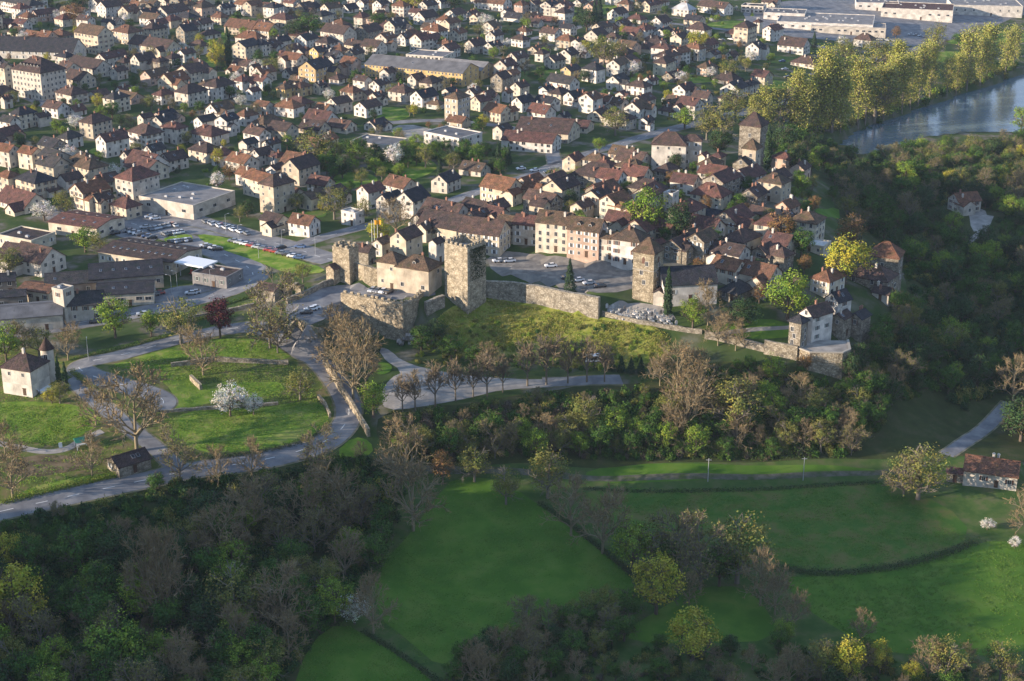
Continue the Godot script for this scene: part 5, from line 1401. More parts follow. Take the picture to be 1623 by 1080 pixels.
# every kind is made one metre high per metre and then scaled
func broad_tree(H: float, R: float, trunk: float, cols: Array, leaves: int, size: float, bark: Color, gaps := 0.35, depth := 3):
	var t := Shape.new(); t.tinted = true; t.tint = bark
	var tips := []
	t.tube(Vector3(0, -0.6, 0), Vector3(0, trunk, 0), H * 0.035, H * 0.026, 7)
	var count := 6
	for i in count:
		var a := TAU * i / count + rng.randf() * 0.7
		var up := rng.randf_range(0.4, 1.3)
		var d := Vector3(cos(a), up, sin(a)).normalized()
		limbs(t, Vector3(0, trunk * rng.randf_range(0.75, 1.0), 0), d, R * rng.randf_range(0.5, 0.72), H * 0.015, depth - 1, tips, 0.25)
	limbs(t, Vector3(0, trunk, 0), Vector3(0.05, 1, 0.03), (H - trunk) * 0.5, H * 0.02, depth - 1, tips, 0.15)
	var f := Shape.new(); f.tinted = true
	# clumps through the crown's volume
	var cy := (trunk * 0.75 + H) * 0.5; var ry := (H - trunk * 0.75) * 0.5
	var clumps := []
	var lump := FastNoiseLite.new(); lump.seed = rng.randi() % 1000; lump.frequency = 0.9
	var tries := 0
	while clumps.size() < 70 and tries < 4000:
		tries += 1
		var v := Vector3(rng.randf_range(-1, 1), rng.randf_range(-1, 1), rng.randf_range(-1, 1))
		var r := v.length()
		if r > 1.0 or r < 0.35: continue
		var lim := 0.86 + 0.3 * lump.get_noise_3dv(v.normalized() * 1.3)
		if r > lim: continue
		if lump.get_noise_3dv(v * 2.2 + Vector3(9, 3, 1)) < -gaps * 0.5 and rng.randf() < 0.8: continue
		clumps.append([Vector3(v.x * R, cy + v.y * ry, v.z * R), v.normalized(), rng.randf()])
	for c in clumps:
		var tone: Color = cols[int(c[2] * cols.size()) % cols.size()]
		tone = vary(tone, 0.2)
		var cr := R * rng.randf_range(0.16, 0.3)
		for k in leaves / 70:
			var o := Vector3(rng.randfn(), rng.randfn() * 0.75, rng.randfn()) * cr * 0.55
			leaf(f, c[0] + o, size, (c[1] + o.normalized() * 0.8 + Vector3(0, 0.4, 0)).normalized(), vary(tone, 0.22))
	return [t.mesh(), f.mesh()]

# bare or budding tree: fine twigs carry the colour
func bare_tree(H: float, R: float, trunk: float, bark: Color, twig: Color, buds: Array, bud_count: int, up := 0.8, bud_size := 0.1, twigs := 3):
	var t := Shape.new(); t.tinted = true; t.tint = bark
	var tips := []
	t.tube(Vector3(0, -0.6, 0), Vector3(0, trunk, 0), H * 0.024, H * 0.018, 6)
	for i in 7:
		var a := TAU * i / 7 + rng.randf() * 0.8
		var d := Vector3(cos(a), up * rng.randf_range(0.6, 1.6), sin(a)).normalized()
		limbs(t, Vector3(0, trunk * rng.randf_range(0.6, 1.05), 0), d, lerpf(R, H - trunk, d.y) * rng.randf_range(0.42, 0.56), H * 0.013, 2, tips, 0.35, 0.045)
	limbs(t, Vector3(0, trunk, 0), Vector3(0.04, 1, -0.03), (H - trunk) * 0.55, H * 0.016, 3, tips, 0.2, 0.045)
	var f := Shape.new(); f.tinted = true
	for k in tips:
		for j in twigs:
			var d: Vector3 = (k[1] + Vector3(rng.randfn(), rng.randfn() + 0.3, rng.randfn()) * 0.55).normalized()
			var p: Vector3 = k[0] - k[1] * rng.randf() * 0.5
			var q := p + d * rng.randf_range(0.5, 1.1)
			var side := d.cross(Vector3(rng.randfn(), rng.randfn(), rng.randfn())).normalized() * 0.06
			f.tint = vary(twig, 0.25)
			f.tri(p - side, p + side, q)
			for b in 1:
				var m := p.lerp(q, rng.randf_range(0.3, 0.8))
				var e := (d + Vector3(rng.randfn(), rng.randfn(), rng.randfn()) * 0.6).normalized() * rng.randf_range(0.25, 0.55)
				f.tri(m - side * 0.7, m + side * 0.7, m + e)
	for k in bud_count:
		var tip = tips[rng.randi() % tips.size()]
		leaf(f, tip[0] + Vector3(rng.randfn(), rng.randfn(), rng.randfn()) * 0.4, bud_size, Vector3.UP, vary(buds[rng.randi() % buds.size()], 0.25))
	return [t.mesh(), f.mesh()]

func conifer(H: float, R: float, col: Color, slim := false):
	var t := Shape.new(); t.tinted = true; t.tint = Color(0.09, 0.07, 0.05)
	t.tube(Vector3(0, -0.5, 0), Vector3(0, H * 0.95, 0), H * 0.018, 0.03, 6)
	var f := Shape.new(); f.tinted = true
	for k in 2600:
		var u := pow(rng.randf(), 0.75)
		var y := lerpf(H * 0.98, H * 0.06, u)
		var rr := R * (pow(u, 0.8) if not slim else pow(sin(clampf(u * 1.05, 0, 1) * PI * 0.62), 0.7)) * (0.85 + 0.15 * sin(y * 3.0))
		var a := rng.randf() * TAU
		var r := rr * sqrt(rng.randf_range(0.3, 1.0))
		leaf(f, Vector3(cos(a) * r, y + rng.randfn() * 0.1, sin(a) * r), 0.2, Vector3(cos(a), 0.6, sin(a)), vary(col, 0.3))
	return [t.mesh(), f.mesh()]

func poplar(H: float, R: float, cols: Array, leaves: int, bark: Color):
	var t := Shape.new(); t.tinted = true; t.tint = bark
	var tips := []
	t.tube(Vector3(0, -0.6, 0), Vector3(0, H * 0.6, 0), H * 0.018, H * 0.009, 6); t.tube(Vector3(0, H * 0.6, 0), Vector3(0, H * 0.95, 0), H * 0.009, 0.02, 5)
	var f := Shape.new(); f.tinted = true
	for i in 62:
		var u := rng.randf_range(0.1, 0.93)
		var a := rng.randf() * TAU
		var d := Vector3(cos(a), rng.randf_range(0.8, 1.9), sin(a)).normalized()
		limbs(t, Vector3(0, H * u, 0), d, R * (0.75 + 0.55 * sin(u * PI)) * rng.randf_range(0.6, 1.0), H * 0.0045, 1, tips, 0.3)
	for k in leaves:
		var tip = tips[rng.randi() % tips.size()]
		var o := Vector3(rng.randfn() * 0.4, rng.randfn() * 0.75, rng.randfn() * 0.4)
		leaf(f, tip[0] + o, 0.19, (o.normalized() + Vector3(0, 0.3, 0)).normalized(), vary(cols[(rng.randi() + int(k / 90)) % cols.size()], 0.25))
	return [t.mesh(), f.mesh()]

func bush_mesh(cols: Array, leaves: int, size: float) -> ArrayMesh:
	var f := Shape.new(); f.tinted = true
	for c in 14:
		var a := rng.randf() * TAU; var r := sqrt(rng.randf()) * 0.75
		var cp := Vector3(cos(a) * r, rng.randf_range(0.25, 0.95) * (1.1 - r * 0.6), sin(a) * r)
		var tone := vary(cols[rng.randi() % cols.size()], 0.2)
		for k in leaves / 14:
			var o := Vector3(rng.randfn(), rng.randfn(), rng.randfn()) * 0.2
			leaf(f, cp + o, size, (o.normalized() + cp.normalized()).normalized(), vary(tone, 0.2))
	return f.mesh()

func make_plants():
	var C := func(r, g, b): return Color(r, g, b)
	var green := [C.call(0.055, 0.115, 0.022), C.call(0.075, 0.14, 0.025), C.call(0.045, 0.09, 0.02)]
	var fresh := [C.call(0.16, 0.24, 0.03), C.call(0.2, 0.27, 0.038), C.call(0.12, 0.2, 0.028)]
	var gold := [C.call(0.33, 0.31, 0.04), C.call(0.26, 0.28, 0.035), C.call(0.38, 0.34, 0.05)]
	var olive := [C.call(0.16, 0.17, 0.042), C.call(0.2, 0.19, 0.05), C.call(0.12, 0.14, 0.038)]
	var dark := [C.call(0.042, 0.08, 0.026), C.call(0.05, 0.092, 0.03), C.call(0.04, 0.07, 0.026)]
	var white := [C.call(0.62, 0.6, 0.55), C.call(0.7, 0.68, 0.62), C.call(0.45, 0.45, 0.36)]
	var rust := [C.call(0.2, 0.115, 0.05), C.call(0.24, 0.14, 0.055), C.call(0.16, 0.11, 0.04)]
	var plum := [C.call(0.09, 0.028, 0.03), C.call(0.12, 0.035, 0.035), C.call(0.07, 0.025, 0.028)]
	var brown := C.call(0.13, 0.105, 0.08)
	var grey := C.call(0.19, 0.165, 0.135)
	for k in 3:
		protos["green%d" % k] = broad_tree(10, 4.2, 2.4, green, 3400, 0.2, brown)
		protos["fresh%d" % k] = broad_tree(10, 4.3, 2.4, fresh, 3000, 0.19, brown, 0.5)
		protos["olive%d" % k] = broad_tree(10, 4.2, 2.6, olive, 2300, 0.17, grey, 0.7)
		protos["bare%d" % k] = bare_tree(10, 3.6, 2.6, C.call(0.24, 0.2, 0.13), C.call(0.22, 0.165, 0.09), [C.call(0.24, 0.19, 0.07)], 420)
		protos["budding%d" % k] = bare_tree(10, 3.6, 2.4, grey, C.call(0.17, 0.14, 0.09), [C.call(0.16, 0.17, 0.04), C.call(0.2, 0.18, 0.06)], 1500, 0.8, 0.15)
		protos["poplar%d" % k] = poplar(14, 2.1, [C.call(0.3, 0.31, 0.06), C.call(0.25, 0.28, 0.05), C.call(0.35, 0.32, 0.11)], 4200, grey)
	for k in 2:
		protos["gold%d" % k] = broad_tree(10, 4.3, 2.0, gold, 3200, 0.19, brown, 0.4)
		protos["blossom%d" % k] = broad_tree(8, 3.8, 2.0, white, 3000, 0.16, brown, 0.6)
		protos["rust%d" % k] = broad_tree(10, 4.0, 2.4, rust, 2400, 0.17, brown, 0.6)
		protos["dark%d" % k] = broad_tree(10, 4.4, 1.8, dark, 3400, 0.2, brown)
		protos["spruce%d" % k] = conifer(12, 2.6, C.call(0.04, 0.07, 0.034))
		protos["cypress%d" % k] = conifer(12, 1.15, C.call(0.042, 0.075, 0.032), true)
		protos["pollard%d" % k] = bare_tree(7, 2.2, 3.2, C.call(0.16, 0.135, 0.1), C.call(0.19, 0.15, 0.09), [C.call(0.2, 0.18, 0.07)], 40, 1.3, 0.1, 1)
	protos["plum0"] = broad_tree(7, 3.0, 1.8, plum, 2200, 0.17, brown, 0.5)
	mats.leaf = leaf_mat(0.35)
	mats.twig = leaf_mat(0.0)
	mats.wood = StandardMaterial3D.new(); mats.wood.vertex_color_use_as_albedo = true; mats.wood.roughness = 1.0; mats.wood.metallic_specular = 0.1
	for k in 2:
		protos["bush_green%d" % k] = bush_mesh(green, 420, 0.13)
		protos["bush_fresh%d" % k] = bush_mesh(fresh, 420, 0.13)
		protos["bush_dark%d" % k] = bush_mesh(dark, 420, 0.13)
		protos["bush_olive%d" % k] = bush_mesh(olive, 380, 0.12)
		protos["bush_rust%d" % k] = bush_mesh(rust, 360, 0.11)
		protos["bush_white%d" % k] = bush_mesh(white, 360, 0.11)
		protos["bush_grey%d" % k] = bush_mesh([C.call(0.1, 0.085, 0.06), C.call(0.13, 0.105, 0.075), C.call(0.075, 0.075, 0.04)], 380, 0.1)

const NAT := {"green": 10.0, "fresh": 10.0, "olive": 10.0, "bare": 10.0, "budding": 10.0, "poplar": 14.0, "gold": 10.0, "blossom": 8.0, "rust": 10.0, "dark": 10.0, "spruce": 12.0, "cypress": 12.0, "pollard": 7.0, "plum": 7.0}
const VARIANTS := {"green": 3, "fresh": 3, "olive": 3, "bare": 3, "budding": 3, "poplar": 3, "gold": 2, "blossom": 2, "rust": 2, "dark": 2, "spruce": 2, "cypress": 2, "pollard": 2, "plum": 1}
const TREE_NAME := {"green": "leafy_tree", "fresh": "spring_tree", "olive": "early_leafing_tree", "bare": "bare_tree", "budding": "budding_tree", "poplar": "poplar_tree", "gold": "golden_tree", "blossom": "blossom_tree", "rust": "rusty_tree", "dark": "evergreen_tree", "spruce": "conifer_tree", "cypress": "cypress_tree", "pollard": "pollard_tree", "plum": "purple_tree"}
const TREE_WORD := {"green": "green leafy tree", "fresh": "tree in fresh light green leaf", "olive": "olive brown tree just coming into leaf", "bare": "bare greyish brown tree", "budding": "half bare tree with yellowish buds", "poplar": "slender pale yellow green poplar", "gold": "golden yellow green tree", "blossom": "tree in white blossom", "rust": "russet brown tree", "dark": "dense dark green tree", "spruce": "dark pointed conifer", "cypress": "narrow dark cypress", "pollard": "small bare pollarded tree", "plum": "purple leaved tree"}

func tree(kind: String, at: Vector3, tall: float, group: String, spread := 1.0) -> Node3D:
	var k := rng.randi() % int(VARIANTS[kind])
	var pr = protos["%s%d" % [kind, k]]
	var s: float = tall / NAT[kind]
	var n := thing(TREE_NAME[kind], at, rng.randf() * TAU)
	n.scale = Vector3(s * spread, s, s * spread)
	part(n, "trunk", pr[0], mats.wood)
	part(n, "crown", pr[1], mats.twig if kind in ["bare", "pollard"] else mats.leaf)
	var size := "tall " if tall > 13 else ("small " if tall < 6 else "")
	say_later(n, size + TREE_WORD[kind], "tree", group)
	return n

const BUSH_WORD := {"green": "round green shrub", "fresh": "bright green shrub", "dark": "dark evergreen shrub", "olive": "olive brown shrub", "rust": "russet shrub", "white": "white flowering shrub", "grey": "leafless grey brown shrub"}
func bush(kind: String, at: Vector3, wide: float, tall: float, group: String) -> Node3D:
	var n := single("shrub", protos["bush_%s%d" % [kind, rng.randi() % 2]], mats.leaf, at - Vector3(0, 0.1, 0), rng.randf() * TAU)
	n.scale = Vector3(wide * 0.5, tall * 0.85, wide * 0.5)
	say_later(n, BUSH_WORD[kind], "shrub", group)
	return n

func hedge(pix: Array, wide: float, tall: float, cols: Array, label: String):
	var line := smooth_line(plan(pix))
	var s := Shape.new(); s.tinted = true
	var base := Vector3(line[0].x, h(line[0].x, line[0].y), line[0].y)
	var total := 0.0
	for i in line.size() - 1: total += line[i].distance_to(line[i + 1])
	var per := clampf(26.0 * wide * tall, 30, 90)
	for i in line.size() - 1:
		var seg := line[i].distance_to(line[i + 1])
		for k in int(seg * per) + 1:
			var p := line[i].lerp(line[i + 1], rng.randf())
			var lump := 0.8 + 0.3 * sin(p.x * 0.9) * cos(p.y * 1.3)
			var u := rng.randf_range(-1, 1); var y := rng.randf()
			var q := Vector3(p.x + u * wide * 0.5 * rng.randf_range(0.7, 1.1), 0, p.y + rng.randf_range(-1, 1) * wide * 0.5)
			q.y = h(q.x, q.z) + y * tall * lump
			leaf(s, q - base, 0.17, Vector3(u, y, rng.randf_range(-1, 1)).normalized(), vary(cols[rng.randi() % cols.size()], 0.3))
	var o := single("hedge", s.mesh(), mats.leaf, base)
	say(o, label, "hedge")
	return o

# undergrowth of a wood: one mass that nobody could count
func undergrowth(poly: PackedVector2Array, count: int, kinds: Array, lo: float, hi: float, label: String):
	var b := Rect2(poly[0], Vector2.ZERO)
	for p in poly: b = b.expand(p)
	var per := {}
	var made := 0; var tries := 0
	while made < count and tries < count * 6:
		tries += 1
		var p := Vector2(rng.randf_range(b.position.x, b.end.x), rng.randf_range(b.position.y, b.end.y))
		if not Geometry2D.is_point_in_polygon(p, poly) or near_road(p, 1.2) or on_house(p, 1.0): continue
		var k: String = kinds[rng.randi() % kinds.size()] + str(rng.randi() % 2)
		if not per.has(k): per[k] = []
		var w := rng.randf_range(lo, hi)
		per[k].append(Transform3D(Basis(Vector3.UP, rng.randf() * TAU).scaled(Vector3(w * 0.5, w * rng.randf_range(0.45, 0.8), w * 0.5)), Vector3(p.x, h(p.x, p.y) - 0.15, p.y)))
		made += 1
	for k in per:
		var mm := MultiMesh.new(); mm.transform_format = MultiMesh.TRANSFORM_3D; mm.mesh = protos["bush_" + k]
		mm.instance_count = per[k].size()
		for i in per[k].size(): mm.set_instance_transform(i, per[k][i])
		var o := MultiMeshInstance3D.new(); o.multimesh = mm; o.material_override = mats.leaf
		o.name = numbered("undergrowth"); add_child(o)
		o.set_meta("kind", "stuff"); o.set_meta("label", label); o.set_meta("category", "undergrowth")

var clearings := []
func on_house(p: Vector2, margin: float) -> bool:
	for c in clearings:
		if p.distance_to(c[0]) < c[1]: return true
	for f in footprints:
		var d: Vector2 = p - f[0]
		if absf(d.x) > 45 or absf(d.y) > 45: continue
		var u := Vector2(cos(f[1]), sin(f[1]))
		if absf(d.dot(u)) < f[2] + margin and absf(d.dot(Vector2(-u.y, u.x))) < f[3] + margin: return true
	return false

# grass standing in tufts: one mass over a field
func tufts(poly: PackedVector2Array, count: int, tall: float, cols: Array, label: String):
	var s := Shape.new(); s.tinted = true
	for k in 12:
		var a := rng.randf() * TAU
		var p := Vector3(rng.randfn() * 0.35, -0.05, rng.randfn() * 0.35)
		var side := Vector3(cos(a), 0, sin(a)) * 0.09
		s.tint = vary(cols[rng.randi() % cols.size()], 0.25)
		s.tri(p - side, p + side, p + Vector3(rng.randfn() * 0.2, rng.randf_range(0.5, 1.0), rng.randfn() * 0.2))
	var b := Rect2(poly[0], Vector2.ZERO)
	for p in poly: b = b.expand(p)
	var patch := FastNoiseLite.new(); patch.seed = count; patch.frequency = 0.04; patch.fractal_octaves = 3
	var at := []; var tries := 0
	count = int(count * 0.6)
	while at.size() < count and tries < count * 5:
		tries += 1
		var p := Vector2(rng.randf_range(b.position.x, b.end.x), rng.randf_range(b.position.y, b.end.y))
		if patch.get_noise_2dv(p) + rng.randf_range(-0.3, 0.5) < 0.0: continue
		if not Geometry2D.is_point_in_polygon(p, poly) or near_road(p, 0.0): continue
		at.append(p)
	var mm := MultiMesh.new(); mm.transform_format = MultiMesh.TRANSFORM_3D; mm.mesh = s.mesh(); mm.instance_count = at.size()
	for i in at.size():
		var k := tall * rng.randf_range(0.6, 1.3)
		mm.set_instance_transform(i, Transform3D(Basis(Vector3.UP, rng.randf() * TAU).scaled(Vector3(1.4, k, 1.4)), Vector3(at[i].x, h(at[i].x, at[i].y) + 0.06, at[i].y)))
	var o := MultiMeshInstance3D.new(); o.multimesh = mm; o.material_override = mats.leaf
	o.name = numbered("grass"); add_child(o)
	o.set_meta("kind", "stuff"); o.set_meta("label", label); o.set_meta("category", "grass")

# ---------- walls, cars and other small things ----------
var car_meshes := []
const CAR_COL := {"white": [0.68, 0.68, 0.68], "silver": [0.42, 0.44, 0.46], "grey": [0.16, 0.17, 0.18], "black": [0.025, 0.025, 0.03], "blue": [0.06, 0.11, 0.22], "red": [0.3, 0.035, 0.03]}

func make_car_meshes():
	var b := Shape.new(); var g := Shape.new(); var w := Shape.new()
	# side outline of the body, swept across with rounded shoulders
	var side := [Vector2(-2.1, 0.35), Vector2(-2.15, 0.75), Vector2(-1.95, 0.92), Vector2(-0.95, 0.98), Vector2(1.75, 1.02), Vector2(2.1, 0.85), Vector2(2.12, 0.35)]
	for i in side.size() - 1:
		var p: Vector2 = side[i]; var q: Vector2 = side[i + 1]
		b.quad(Vector3(p.x, p.y, -0.8), Vector3(q.x, q.y, -0.8), Vector3(q.x, q.y, 0.8), Vector3(p.x, p.y, 0.8))
		for e in [-1, 1]:
			b.quad(Vector3(p.x, p.y, e * 0.8), Vector3(q.x, q.y, e * 0.8), Vector3(q.x * 0.99, minf(q.y, 0.6), e * 0.88), Vector3(p.x * 0.99, minf(p.y, 0.6), e * 0.88))
			b.quad(Vector3(p.x * 0.99, minf(p.y, 0.6), e * 0.88), Vector3(q.x * 0.99, minf(q.y, 0.6), e * 0.88), Vector3(q.x * 0.99, 0.3, e * 0.86), Vector3(p.x * 0.99, 0.3, e * 0.86))
	b.quad(Vector3(-2.1, 0.35, -0.8), Vector3(2.12, 0.35, -0.8), Vector3(2.12, 0.35, 0.8), Vector3(-2.1, 0.35, 0.8))
	var cab := [Vector2(-1.05, 0.97), Vector2(-0.35, 1.42), Vector2(1.05, 1.45), Vector2(1.75, 1.0)]
	for i in 3:
		var p: Vector2 = cab[i]; var q: Vector2 = cab[i + 1]
		var zp := 0.76 if p.y < 1.2 else 0.6; var zq := 0.76 if q.y < 1.2 else 0.6
		(b if i == 1 else g).quad(Vector3(p.x, p.y, -zp), Vector3(q.x, q.y, -zq), Vector3(q.x, q.y, zq), Vector3(p.x, p.y, zp))
	for e in [-1, 1]:
		g.quad(Vector3(-1.05, 0.97, e * 0.76), Vector3(1.75, 1.0, e * 0.76), Vector3(1.05, 1.45, e * 0.6), Vector3(-0.35, 1.42, e * 0.6))
	w.tube(Vector3(0, 0, -0.11), Vector3(0, 0, 0.11), 0.31, 0.31, 12, true)
	var l := Shape.new(); l.box(Vector3(-0.05, -0.09, -0.2), Vector3(0.05, 0.09, 0.2))
	car_meshes = [b.mesh(), g.mesh(), w.mesh(), l.mesh()]

func car(px: float, py: float, deg: float, colour: String, place := ""):
	if car_meshes.is_empty(): make_car_meshes()
	var p := gp(px, py)
	var n := thing("parked_car", p + Vector3(0, 0.14, 0), deg_to_rad(deg))
	var key := "paint" + colour
	if not mats.has(key):
		var c = CAR_COL[colour]
		var m := plain(c[0], c[1], c[2], 0.35, 0.5); m.clearcoat_enabled = true; m.clearcoat = 0.7; m.clearcoat_roughness = 0.08
		mats[key] = m
	part(n, "body", car_meshes[0], mats[key])
	part(n, "glazing", car_meshes[1], mats.glass)
	for q in [[-1.35, -0.8], [1.35, -0.8], [-1.35, 0.8], [1.35, 0.8]]: part(n, "wheel", car_meshes[2], mats.rubber, Vector3(q[0], 0.31, q[1]))
	for q in [-0.55, 0.55]: part(n, "headlight", car_meshes[3], mats.white_metal, Vector3(-2.13, 0.68, q))
	say_later(n, colour + " car parked", "car", "parked cars")

func make_walls_and_small_things():
	var gs := wall_mat("g", 0); var ss := wall_mat("s", 1)
	var w := wall_run("retaining_wall", [[514, 578], [535, 613], [560, 652], [584, 692]], 1.9, 0.9, ss)
	say(w, "long stone retaining wall beside the bending road", "wall")
	w = wall_run("retaining_wall", [[458, 528], [470, 514], [512, 532]], 1.6, 0.8, ss)
	say(w, "angled stone parapet where the road meets the forecourt", "wall")
	w = wall_run("rampart", [[768, 470], [800, 474], [850, 480], [885, 488], [948, 504]], 5.0, 1.4, wall_mat("g", 2), false, 8.9)
	say(w, "old rubble rampart wall holding up the village square", "wall")
	w = wall_run("churchyard_wall", [[955, 500], [1010, 513], [1062, 522], [1112, 529]], 1.1, 0.6, gs)
	say(w, "low stone wall along the churchyard edge above the bank", "wall")
	w = wall_run("garden_wall", [[1118, 536], [1160, 544], [1210, 557]], 1.8, 0.8, gs)
	say(w, "grey stone wall below the terraced lawn", "wall")
	w = wall_run("garden_wall", [[1212, 560], [1262, 570]], 3.4, 0.9, wall_mat("s", 2))
	say(w, "pale stone wall running up to the bastion", "wall")
	w = wall_run("field_wall", [[272, 582], [340, 573], [400, 576], [456, 578]], 1.1, 0.7, gs)
	say(w, "dry stone wall between the two sunny lawns", "wall")
	w = wall_run("field_wall", [[303, 603], [318, 618]], 1.3, 0.9, ss)
	say(w, "short broken stone wall on the upper lawn", "wall")
	w = wall_run("field_wall", [[505, 632], [516, 645], [523, 662]], 1.0, 0.7, ss)
	say(w, "stone wall at the corner of the blossom lawn", "wall")
	w = wall_run("field_wall", [[300, 508], [340, 500], [402, 487]], 1.1, 0.7, gs)
	say(w, "low dark wall beside the purple leaved tree", "wall")
	w = wall_run("field_wall", [[255, 655], [320, 650], [440, 642]], 0.7, 0.7, gs)
	say(w, "low wall above the blossom lawn", "wall")
	for m in [["the white blossom tree", 365, 655], ["the turreted house", 45, 610], ["the purple tree", 350, 540], ["the little shed", 205, 740], ["the hairpin bend", 130, 590], ["the lower road", 300, 750], ["the retaining wall", 550, 650],
		["the valley meadow", 780, 880], ["the golden tree pair", 1060, 985], ["the white cottage", 1570, 760], ["the dry meadow", 1300, 840], ["the lone valley house", 1530, 335], ["the valley lane", 1150, 757], ["the forecourt", 480, 495],
		["the flowering thorn", 565, 985], ["the tall bare clump", 255, 950], ["the wood's edge", 600, 860], ["the meadow hedge", 1400, 900], ["the brook trees", 1215, 970], ["the riverside wood", 1500, 260], ["the hill road", 400, 735]]:
		mark(m[0], m[1], m[2])
	# the turreted house by the hairpin and the shed
	big("turreted_house", 40, 592, 64, 2, "Bwbh", 20, {"wmax": 8.0, "He": 7.2, "ratio": 1.15, "gap": 4.0, "slope": 36.0, "skip": 0.3}, "white house over stone ground floor with brown hipped roof by the hairpin", "house")
	var rt := gp(79, 603)
	var n := thing("round_turret", rt)
	var s := Shape.new(); s.tube(Vector3(0, -1, 0), Vector3(0, 10.5, 0), 2.0, 1.9, 18)
	part(n, "wall", s.mesh(), wall_mat("w", 1))
	s = Shape.new(); s.tube(Vector3(0, 10.4, 0), Vector3(0, 14.2, 0), 2.35, 0.05, 18); s.tube(Vector3(0, 10.4, 0), Vector3(0, 10.35, 0), 2.35, 0.1, 18)
	part(n, "roof", s.mesh(), roof_mat("b", 0)); part(n, "window", window_mesh, null, Vector3(0, 8.4, 1.93)); part(n, "window", window_mesh, null, Vector3(0, 4.8, 1.96))
	say(n, "round white turret with pointed brown roof beside the hipped house", "turret")
	big("shed", 204, 733, 66, 1, "Agtg", 50, {"wmax": 5.6, "He": 2.6, "chimneys": 0, "slope": 26.0, "skip": 0.5, "roof": "b"}, "small stone shed with brown roof beside the lower road", "shed")
	# white garden tent at the turreted house
	var tp := gp(52, 622)
	n = thing("garden_tent", tp, 0.3)
	s = Shape.new()
	for k in 8:
		var a0 := PI * k / 8; var a1 := PI * (k + 1) / 8
		s.quad(Vector3(cos(a0) * 1.9, sin(a0) * 2.2, -2.5), Vector3(cos(a1) * 1.9, sin(a1) * 2.2, -2.5), Vector3(cos(a1) * 1.9, sin(a1) * 2.2, 2.5), Vector3(cos(a0) * 1.9, sin(a0) * 2.2, 2.5))
	part(n, "cover", s.mesh(), mats.white_metal)
	s = Shape.new(); s.box(Vector3(2.0, 0, -2), Vector3(5.4, 0.9, 2)); part(n, "awning", s.mesh(), mats.white_metal)
	say(n, "white rounded tent and awning before the turreted house", "tent")
	# picnic shelter with green roof on the footpath
	n = thing("picnic_shelter", gp(131, 708), 0.5)
	s = Shape.new()
	for q in [-1, 1]: s.quad(Vector3(-2.2, 3.0, 0), Vector3(2.2, 3.0, 0), Vector3(2.2, 2.1, q * 1.8), Vector3(-2.2, 2.1, q * 1.8))
	for q in [-1, 1]: s.tri(Vector3(q * 2.2, 3, 0), Vector3(q * 2.2, 2.1, 1.8), Vector3(q * 2.2, 2.1, -1.8))
	part(n, "roof", s.mesh(), plain(0.04, 0.2, 0.13, 0.6))
	var post := Shape.new(); post.box(Vector3(-0.08, -0.3, -0.08), Vector3(0.08, 2.2, 0.08)); var pm := post.mesh()
	for q in [[-1.9, -1.5], [1.9, -1.5], [-1.9, 1.5], [1.9, 1.5]]: part(n, "post", pm, mats.white_metal, Vector3(q[0], 0, q[1]))
	s = Shape.new(); s.box(Vector3(-1.5, 0.7, -0.5), Vector3(1.5, 0.8, 0.5)); s.box(Vector3(-1.2, 0, -0.1), Vector3(-1, 0.7, 0.1)); s.box(Vector3(1, 0, -0.1), Vector3(1.2, 0.7, 0.1)); part(n, "table", s.mesh(), mats.white_metal)
	say(n, "small shelter with green roof beside the footpath", "shelter")
	n = thing("notice_board", gp(96, 712), 0.3)
	s = Shape.new(); s.box(Vector3(-0.5, 0.4, -0.06), Vector3(0.5, 1.9, 0.06)); part(n, "panel", s.mesh(), mats.white_metal)
	part(n, "post", pm, mats.metal, Vector3(0, -0.2, -0.16))
	say(n, "white standing board on the footpath", "sign")
	# caravan on the bank
	n = thing("caravan", gp(940, 574), 0.15)
	s = Shape.new(); var prof := [Vector2(-2.6, 0.5), Vector2(-2.7, 1.6), Vector2(-2.2, 2.5), Vector2(2.2, 2.5), Vector2(2.6, 1.7), Vector2(2.5, 0.5)]
	for i in prof.size():
		var p: Vector2 = prof[i]; var q: Vector2 = prof[(i + 1) % prof.size()]
		s.quad(Vector3(p.x, p.y, -1.1), Vector3(q.x, q.y, -1.1), Vector3(q.x, q.y, 1.1), Vector3(p.x, p.y, 1.1))
	for z in [-1.1, 1.1]:
		for i in range(1, prof.size() - 1): s.tri(Vector3(prof[0].x, prof[0].y, z), Vector3(prof[i].x, prof[i].y, z), Vector3(prof[i + 1].x, prof[i + 1].y, z))
	part(n, "body", s.mesh(), mats.white_metal)
	s = Shape.new(); s.tube(Vector3(0, 0.35, -1.15), Vector3(0, 0.35, 1.15), 0.35, 0.35, 12, true); part(n, "wheel", s.mesh(), mats.rubber)
	part(n, "window", wide_window_mesh, null, Vector3(0, 1.7, 1.1))
	say(n, "white caravan parked below the grass bank", "caravan")
	# flagpoles behind the castle
	var pole := Shape.new(); pole.tube(Vector3(0, -0.3, 0), Vector3(0, 11, 0), 0.11, 0.06, 8); pole.tube(Vector3(0, 11, 0), Vector3(0, 11.2, 0), 0.12, 0.02, 8); var pole_m := pole.mesh()
	var fl := Shape.new()
	for k in 6: fl.quad(Vector3(0.1 + k * 0.4, 9.2, sin(k * 1.1) * 0.2), Vector3(0.1 + (k + 1) * 0.4, 9.1, sin((k + 1) * 1.1) * 0.2), Vector3(0.1 + (k + 1) * 0.4, 10.7, sin((k + 1) * 1.1) * 0.2), Vector3(0.1 + k * 0.4, 10.8, sin(k * 1.1) * 0.2))
	var flm := fl.mesh()
